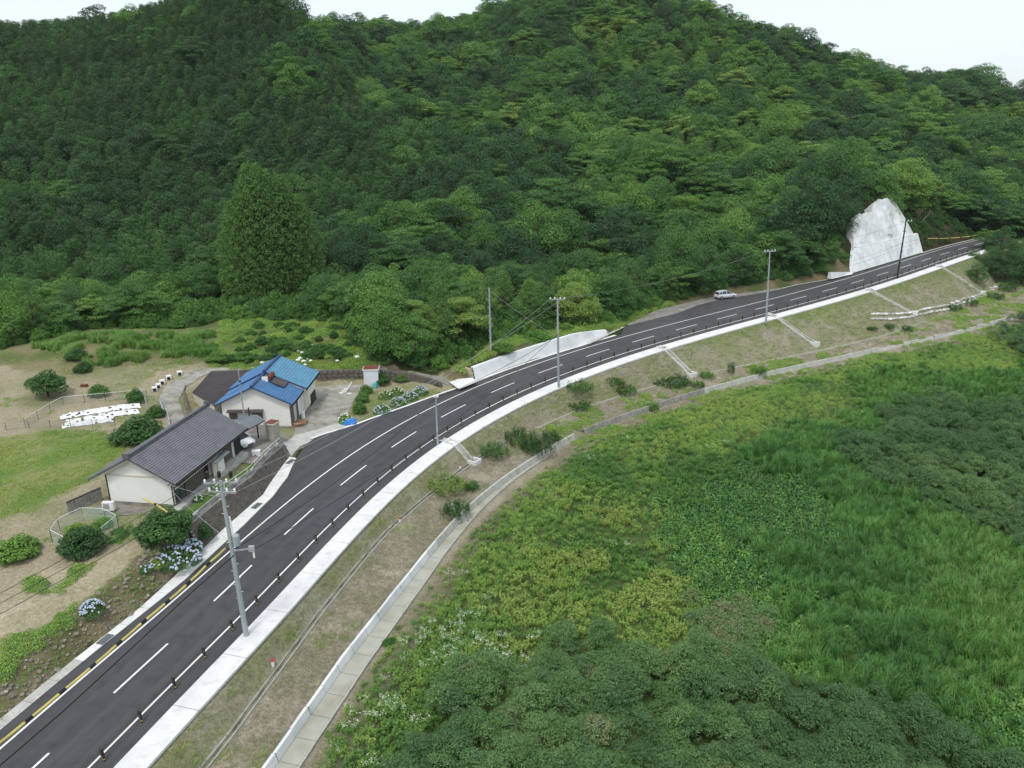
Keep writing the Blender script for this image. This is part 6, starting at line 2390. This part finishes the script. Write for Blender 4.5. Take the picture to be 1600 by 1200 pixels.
wire(at_pole('a', .62), A + W * 2.0 + Z3 * .7 + U * .4, .3, 'lower service wire from the nearest pole to the grey-roofed house', m='wire_pale')
wire(V3(-33.3, 82.0, 4.6), q[0:1][0] if False else atz(383, 600, 8.0), .3, 'thin wire from the blue-roofed house to the grey mast')

# yellow and black covers sleeved on the low cable above the near lane


def cover_run(pts, label, n, seg=.86, r=.072):
    t = thing('cable_cover', tuple(pts[0]), label, 'cable cover', 'yellow and black cable covers')
    Q = np.array(pts)
    for i in range(n):
        f0, f1, f2 = i / n, (i + seg) / n, (i + 1) / n
        L_ = lambda f: np.array([ip(f, np.linspace(0, 1, len(Q)), Q[:, k_]) for k_ in range(3)])
        m_3 = L_((f0 + f1) / 2) - Z3 * .02
        MB().tube([L_(f0), m_3, L_(f1)], r, 7).build('yellow_sleeve', M['bamboo_yellow'], t)
        MB().tube([L_(f1 - .005), L_(f2 + .002)], r * 1.35, 7).build('black_clamp', M['black'], t)
    return t


seen = [(352, 857), (322, 884), (291, 914), (258, 943), (221, 974), (182, 1008), (141, 1044), (93, 1084), (40, 1128), (-25, 1180)]
zz_ = np.linspace(7.0, 6.3, len(seen))
Q = np.array([atz(px, py, z_) for (px, py), z_ in zip(seen, zz_)])
cover_run(Q, 'long run of yellow and black covers on the cable above the near lane', 9)
q2 = V3(-40, 5, 7.2)
wire(at_pole('a', .58), Q[0], .05, 'short cable from the nearest pole to the yellow covers', r=.03)
wire(Q[-1], Q[-1] + (Q[-1] - Q[-2]) * 5, .0, 'cable running on from the yellow covers', r=.03)
dk_ = [(365, 868), (300, 925), (200, 1018), (100, 1110), (0, 1196), (-60, 1250)]
Qd = np.array([atz(px, py, z_) for (px, py), z_ in zip(dk_, np.linspace(6.6, 5.8, 6))])
o = MB().tube(Qd, .04, 5).build('overhead_wire', M['wire'])
tag(o, 'thick dark cable hanging over the near lane beside the yellow covers', 'wire', 'overhead wires')
wire(at_pole('a', .53), Qd[0], .02, 'short stub of the thick dark cable at the nearest pole', r=.04)
Q = np.array([atz(224, 779, 6.1), atz(245, 789, 6.2), atz(266, 803, 6.4)])
cover_run(Q, 'short run of yellow covers on the service wire before the cream gable', 2)
Q = np.array([aty(px, py, Y) for px, py, Y in ((1450, 372.5, 176), (1480, 372.5, 181), (1510, 370, 185), (1540, 365, 189), (1563, 359, 192))])
cover_run(Q, 'far run of yellow covers above the end of the road', 7, .92, .09)

# ------------------------------------------------------------------ shrubs, hedges and flowers
SH = [tree_mesh('shrub', 700 + k)[0] for k in range(4)]
c_ = bpy.data.meshes.new


def bushmesh(seed, rad, h, n, L_, W_, m, nfl=0, petal=.13, fm=None):
    return mound(np.random.default_rng(seed), rad, h, n, L_, W_, m, 'foliage', nflow=nfl, petal=petal, flowm=fm)


def shrub(px, py, r, h, tn, label, cat='shrub', name='shrub', group='shrubs and bushes', flowers=0, fm='hyd_blue', kind='puff', lift=0., sx=1., petal=.16):
    q = G((px, py))
    if px < 680 and kind == 'puff':
        r, h = r * .86, h * .92
    t = thing(name, tuple(q + Z3 * lift), label, cat, group)
    if kind == 'puff' and px > 680 and (py > 570 or px > 1300) :
        R9 = np.random.default_rng(int(px * 3 + py))
        V = stems(R9, int(34 * r * r + 26), h * 1.05, r, .20, .06, 20, M['leaf_shrub'], 'foliage')
        o = bpy.data.objects.new('foliage', V)
        COL.objects.link(o)
        o.parent = t
    elif kind == 'puff':
        me = SH[rnd.randrange(4)]
        o = bpy.data.objects.new('foliage', me)
        COL.objects.link(o)
        o.parent = t
        o.scale = (r / .55 * sx, r / .55, h)
    else:
        nlf = int(900 * r * max(h, .5) + 200)
        V = mound(np.random.default_rng(int(px * 7 + py)), r, h, nlf, .16, .08, M['leaf_shrub'], 'foliage', up=.8)
        o = bpy.data.objects.new('foliage', V)
        COL.objects.link(o)
        o.parent = t
        o.scale = (sx, 1, 1)
    o['tint'] = float(tn)
    o.rotation_euler.z = 0 if sx != 1 else rnd.uniform(0, 6)
    if flowers:
        R_ = np.random.default_rng(int(px + py * 3))
        a_, rr = R_.uniform(0, 6.283, flowers), np.sqrt(R_.random(flowers))
        z_ = h * (1 - .75 * rr ** 2.4) + .04
        c = np.stack([r * sx * rr * np.cos(a_), r * rr * np.sin(a_), z_], 1)
        out = []
        for k_ in range(7):
            d_ = unit(R_.normal(0, 1, (flowers, 3)) + [0, -.3, .6])
            out.append(leaves(c + d_ * petal * .35, d_, petal * .8, petal * .8, R_))
        me = mesh_from('blossoms', np.concatenate(out), 4, M[fm])
        f = bpy.data.objects.new('blossoms', me)
        COL.objects.link(f)
        f.parent = t
        f['tint'] = .1 if tn < .6 else .45
    if lift:
        for k_ in range(4):
            a_ = k_ * 1.6
            MB().tube([q, q + V3(.15 * math.cos(a_), .15 * math.sin(a_), lift), q + V3(.6 * r * math.cos(a_), .6 * r * math.sin(a_), lift + h * .45)], [.10, .07, .03], 5).build('stem', M['bark'], t)
    return t


HY = 'hydrangeas in flower'
for a_ in [
    (76, 620, 2.3, 2.6, .25, 'dark round tree on bare stems in the upper tan field', 'tree', 'garden_tree', 'trees of the gardens', 0, 'hyd_blue', 'puff', .7),
    (155, 618, 1.35, 1.5, .55, 'bright rounded bush right of the dark tree in the upper field'),
    (213, 628, 1.1, 1.7, .3, 'upright bush at the back corner of the fenced plot'),
    (244, 650, 1.3, 1.4, .35, 'bush beside the tall grey corner post'),
    (216, 686, 3.0, 2.4, .15, 'large dark bush at the back of the grey-roofed house'),
    (27, 868, 1.9, 1.7, .75, 'yellow-green bush at the left edge above the sandy plot'),
    (131, 862, 1.9, 2.3, .05, 'dark bush in front of the green net'),
    (122, 840, 1.2, 1.3, .95, 'pale yellow-green bush behind the dark one inside the net'),
    (160, 822, 1.0, .7, .7, 'low bright vegetable plants inside the net'),
    (258, 842, 2.5, 2.6, .25, 'big dense green bush at the near corner of the house yard'),
    (318, 838, 1.0, 1.2, .10, 'small bluish-green bush at the left end of the dark retaining wall'),
    (562, 645, 1.0, 1.6, .45, 'upright green bush between parking yard and garden'),
    (567, 628, 1.0, 1.3, .55, 'clipped green hedge bush beyond the parking yard edge'),
    (573, 614, .9, 1.2, .5, 'green hedge bush closest to the white hut'),
    (597, 600, 1.2, 1.5, .2, 'dark green bush leaning on the white hut'),
    (630, 593, 1.3, 1.0, .6, 'bright bush under the stone wall in the garden'),
    (700, 766, 1.9, 1.1, .95, 'wide pale yellow-green bush on the grass bank'),
    (737, 765, .7, .7, .4, 'small bush just right of the pale bank bush'),
    (712, 806, 1.5, 1.2, .2, 'grey-green bush beside the toe wall'),
    (772, 712, 1.6, 1.2, .4, 'round green bush on the bench above the toe wall'),
    (815, 693, 2.0, 1.3, .2, 'tall dark green bush, left one of the touching pair on the bench'),
    (840, 706, 2.0, 1.4, .05, 'tall blue-green bush, right one of the touching pair on the bench'),
    (862, 690, 1.3, 1.1, .15, 'smaller dark bush right of the touching pair'),
    (905, 612, 2.0, 1.2, .5, 'low green bush hard by the verge right of the tall pole'),
    (962, 602, 1.3, .9, .4, 'green bush on the bank above the slope drain'),
    (978, 614, 1.6, .8, .5, 'spreading green bush on the bank below the verge'),
    (905, 638, 1.6, .8, .35, 'low weed bush near the drain lip'),
    (1048, 599, 2.8, .7, .2, 'dark green ground cover at the foot of the second chute'),
    (1142, 583, .7, 1.5, .35, 'slim upright bush on the bench'),
    (1186, 585, 1.1, 1.1, .6, 'round bright bush on the bench near the toe wall'),
    (1105, 590, 1.2, .7, .7, 'low bright weeds on the bench'),
    (1090, 605, 1.0, .8, .6, 'small bush between drain and toe wall'),
    (1020, 640, 1.0, .8, .7, 'yellowish bush astride the toe wall'),
    (608, 1006, .55, .5, .35, 'small lone round tuft beside the drain path'),
    (1390, 514, .9, .9, .35, 'bush at the left end of the white slabs'),
    (1418, 518, .9, 1.0, .3, 'bush below the fourth chute'),
    (1492, 486, 1.3, 1.2, .3, 'bush over the white slabs near the fifth chute'),
    (1518, 478, 1.2, 1.2, .35, 'bush right of the one over the white slabs'),
    (1555, 468, 1.6, 1.3, .3, 'bush at the bend of the white slabs'),
    (1575, 455, 1.9, 1.5, .25, 'bush beyond the bend of the white slabs'),
    (1362, 515, 1.0, .4, .3, 'low green patch left of the white slabs'),
    (884, 517, 1.5, 1.3, .75, 'bright green bush over the far end of the long low wall'),
    (838, 532, 2.0, 1.6, .65, 'bright bush above the middle of the long low wall'),
    (786, 548, 1.6, 1.2, .55, 'green bush at the foot of the bare concrete pole'),
    (340, 565, 1.8, 1.4, .6, 'bush at the left end of the terrace behind the shed'),
    (380, 562, 1.8, 1.2, .5, 'bush on the terrace right above the brown shed'),
    (500, 548, 1.5, 1.1, .35, 'round bush on the terrace behind the parking yard'),
    (525, 552, 1.5, 1.1, .3, 'dark bush on the terrace near the dirt track'),
    (470, 545, 1.6, 1.0, .45, 'bush on the terrace above the white sacks'),
    (440, 540, 1.8, 1.1, .55, 'bush high on the terrace behind the blue roof'),
    (130, 580, 1.3, 1.3, .1, 'dark bush at the foot of the tall grass'),
    (120, 560, 1.6, 1.4, .2, 'dark bush under the trees at the field edge'),
]:
    shrub(*a_)
shrub(272, 878, 1.7, 1.15, .3, 'large hydrangea thick with pale blue blooms beside the big green bush', 'hydrangea', 'hydrangea', HY, 110, 'hyd_blue', 'mound', 0, 1.3, .2)
shrub(298, 862, 1.0, 1.0, .3, 'pale blue hydrangea at the right end of the flowering row', 'hydrangea', 'hydrangea', HY, 50, 'hyd_blue', 'mound', 0, 1., .2)
shrub(145, 958, .85, .95, .3, 'lone blue hydrangea at the top of the stone bank', 'hydrangea', 'hydrangea', HY, 90, 'hyd_blue', 'mound', 0, 1., .15)
shrub(227, 893, .5, .45, .35, 'tiny hydrangea with a few white-blue blooms', 'hydrangea', 'hydrangea', HY, 14, 'hyd_blue', 'mound', 0, 1., .15)
shrub(245, 885, .6, .6, .9, 'small pinkish hydrangea at the left end of the flowering row', 'hydrangea', 'hydrangea', HY, 20, 'hyd_blue', 'mound', 0, 1., .16)
shrub(540, 660, .9, 1.1, .7, 'white-flowered bush behind the blue tarpaulin', 'hydrangea', 'hydrangea', HY, 40, 'petal', 'mound')
for px, py, wd in [(597, 645, 'hydrangea nearest the kerb in the garden'), (622, 633, 'blue-grey hydrangea in the middle of the garden row'), (641, 624, 'wide blue-grey hydrangea right in the garden row'), (657, 615, 'hydrangea at the right end of the garden row')]:
    shrub(px, py, 1.1, .95, .45, wd, 'hydrangea', 'hydrangea', HY, 45, 'hyd_blue', 'mound')
for px, py, wd in [(602, 622, 'pale flowered bush in the middle of the garden'), (620, 616, 'pinkish bush beside the garden path')]:
    shrub(px, py, 1.0, .9, .6, wd, 'shrub', 'shrub', 'shrubs and bushes', 14, 'petal', 'mound')
shrub(310, 782, .5, .4, .3, 'white flowers before the veranda of the grey-roofed house', 'flowers', 'flower_clump', 'flower clumps', 20, 'petal', 'mound')
shrub(337, 762, .4, .3, .95, 'pink flowers before the porch of the grey-roofed house', 'flowers', 'flower_clump', 'flower clumps', 16, 'hyd_blue', 'mound')

# trees that close the view at the end of the road
for j, (px, py, hh, rr, kd, tn, wd) in enumerate([
    (1527, 428, 4.5, .55, 'round', .30, 'low tree at the end of the verge strip'), (1546, 434, 6.0, .62, 'lumpy', .18, 'dark tree closing the end of the road'), (1570, 436, 8.0, .85, 'round', .12, 'tall dark tree right of the road end'),
    (1596, 440, 8.5, .9, 'lumpy', .22, 'tall tree at the right edge above the path'), (1535, 405, 6.0, .6, 'layer', .55, 'pale tree behind the verge end'), (1560, 408, 8.5, .9, 'round', .2, 'tall tree behind the road end'),
    (1590, 412, 9, .9, 'round', .3, 'tree behind those at the right edge'), (1620, 440, 9, .9, 'lumpy', .2, 'tree beyond the right edge of the path'), (1519, 416, 2.0, .28, 'round', .4, 'small tree at the very tip of the verge strip')]):
    q = atz(px, py, -1.0 if px > 1535 and py > 420 else 1.5)
    q[2] = hz(q[0], q[1])
    t = thing('broadleaf_tree', (q[0], q[1], q[2] - .4), wd, 'tree', 'trees at the end of the road')
    for nm, me in (('crown', TMF[kd][j % 2]), ('trunk', trunk_me)):
        c = bpy.data.objects.new(nm, me)
        COL.objects.link(c)
        c.parent = t
        c['tint'] = tn
    t.scale = (rr, rr, hh / 10)
    t.rotation_euler.z = j


# bare pale tree above the sprayed slope
def bare_tree(q, h, label, seed):
    R_ = random.Random(seed)
    t = thing('bare_tree', tuple(q), label, 'tree', 'bare trees')
    mb, tr = MB(), MB()
    tr.tube([q, q + V3(.2, 0, h * .45)], [.16, .1], 6)

    def br(p, d, L_, r, k):
        e = p + d * L_
        mb.tube([p, (p + e) / 2 + V3(R_.uniform(-.1, .1), 0, R_.uniform(-.05, .1)), e], [r, r * .8, r * .5], 4)
        if k:
            for _ in range(3):
                d2 = unit(d + V3(R_.uniform(-.8, .8), R_.uniform(-.5, .5), R_.uniform(-.2, .6)))
                br(e, d2, L_ * .7, r * .6, k - 1)
    for _ in range(5):
        br(q + V3(.2, 0, h * .45), unit(V3(R_.uniform(-1, 1), R_.uniform(-.6, .6), 1)), h * .25, .07, 3)
    tr.build('trunk', M['bare_bark'], t)
    mb.build('branches', M['bare_bark'], t)


bare_tree(aty(1411, 318, 199) - Z3 * 1, 6.5, 'leafless pale tree at the top right of the sprayed slope', 1)
bare_tree(aty(1436, 362, 193) - Z3 * .5, 6, 'bare leaning tree over the right end of the high white wall', 2)

# undergrowth that closes the foot of the forest
x, y = jgrid(-110, 130, 80, 260, 1.5)
S, D = to_sd(x, y)
z = hz(x, y)
inn = inside(x, y, FOREST) & in_view(x, y, z, 60, 60)
edge_pts = np.array(EDGE)[:, :2]
q_ = res(np.c_[edge_pts, np.zeros(len(edge_pts))], 220)[:, :2]
de = np.sqrt(((np.stack([x, y], 1)[:, None] - q_[None]) ** 2).sum(-1)).min(1)
m = ((inn & (de < 11)) | (de < 1.1)) & ~((S > 58) & (D > -outf(S) - 1.6)) & (rng.random(len(x)) < .95)
c_under = group_of([tree_mesh('shrub', 900 + k, dens=.55)[0] for k in range(3)], 'undergrowth')
su = rng.uniform(1.6, 3.4, len(x)) * np.where(de < 2.5, .75, 1.1)
scatter('undergrowth', np.stack([x, y, z - .15], 1)[m], c_under, np.stack([su, su, su * rng.uniform(.7, 1.1, len(x))], 1)[m], (.25 + .55 * fbm(x, y, 8, 123) + rng.normal(0, .15, len(x)) - .1)[m], 'bushy undergrowth at the foot of the forest')

tea = []
for r_, (ya, yb) in enumerate([((395, 512), (535, 506)), ((385, 524), (545, 518)), ((372, 536), (552, 530)), ((362, 549), (556, 543)), ((352, 561), (560, 556))]):
    a, b = G(ya), G(yb)
    n = int(np.linalg.norm(b - a) / 2.0)
    for k in range(n):
        q = a + (b - a) * (k + rnd.uniform(.1, .9)) / n + V3(rnd.uniform(-.3, .3), rnd.uniform(-.8, .8), 0)
        q[2] = hz(q[0], q[1])
        tea.append((r_, q))
RW_ = ['back row', 'second row from the back', 'middle row', 'second row from the front', 'front row']
for r_ in range(5):
    L = [q for rr_, q in tea if rr_ == r_]
    L.sort(key=lambda q: q[0])
    for k, q in enumerate(L):
        wd = ORD[k] if k < 7 else (['rightmost', 'second from right', 'third from right', 'fourth from right', 'fifth from right', 'sixth from right', 'seventh from right', 'eighth from right', 'ninth from right'][min(len(L) - 1 - k, 8)])
        t = thing('terrace_bush', tuple(q), wd + ' round clipped bush in the ' + RW_[r_] + ' on the terrace', 'bush', 'rows of bushes on the terrace behind the houses')
        o = bpy.data.objects.new('foliage', SH[rnd.randrange(4)])
        COL.objects.link(o)
        o.parent = t
        r = rnd.uniform(.6, 1.1)
        o.scale = (r / .55, r / .55, rnd.uniform(.7, 1.1))
        o['tint'] = rnd.uniform(.15, .5)

# thin summer haze over the whole valley
hb = MB().box((0, 400, 84), (4200, 4200, 176)).build('haze', None)
hm, ns, ls = new_mat('haze_air')
o_ = N(ns, 'ShaderNodeOutputMaterial')
v_ = N(ns, 'ShaderNodeVolumePrincipled')
v_.inputs['Color'].default_value = (.90, .96, 1.0, 1)
v_.inputs['Density'].default_value = .00007
v_.inputs['Anisotropy'].default_value = .2
ls.new(v_.outputs[0], o_.inputs['Volume'])
hb.data.materials.append(hm)
hb['kind'] = 'stuff'
hb['label'] = 'thin pale haze filling the valley air'

sb2 = jgrid(60, 140, 150, 240, 1.0)
S, D = to_sd(*sb2)
m = (S > 191) & (S < 224) & (D < -4.8) & (D > -13) & (rng.random(len(S)) < .25 + .09 * (-D - 5))
x, y = sb2[0][m], sb2[1][m]
scatter('bank_scrub', np.stack([x, y, hz(x, y) - .05], 1), c_under, rng.uniform(.5, 1.5, len(x)), rng.uniform(0, .4, len(x)), 'scrubby plants invading the brown soil bank')

V9 = []
for r_, f in enumerate((.35, .7)):
    for s_ in np.arange(161 + 4 * f + (r_ % 2) * 1.2, 190, 2.4):
        q = rp(s_, -outf(s_) - .42 * w3h(s_) * f)
        q[2] += w3h(s_) * f
        MB().lathe(q + V3(.10, -.16, 0), [(.05, -.05), (.05, .05)], 8).build('drain_hole', M['dark_trim'], w3)
for s_ in np.arange(165, 190, 4.2):
    q = np.array([rp(s_, -outf(s_) + .025 - .42 * w3h(s_) * f) + [0, 0, w3h(s_) * f] for f in (0, .5, 1)])
    MB().tube(q, .02, 4).build('cast_joint', M['conc_pale'], w3)
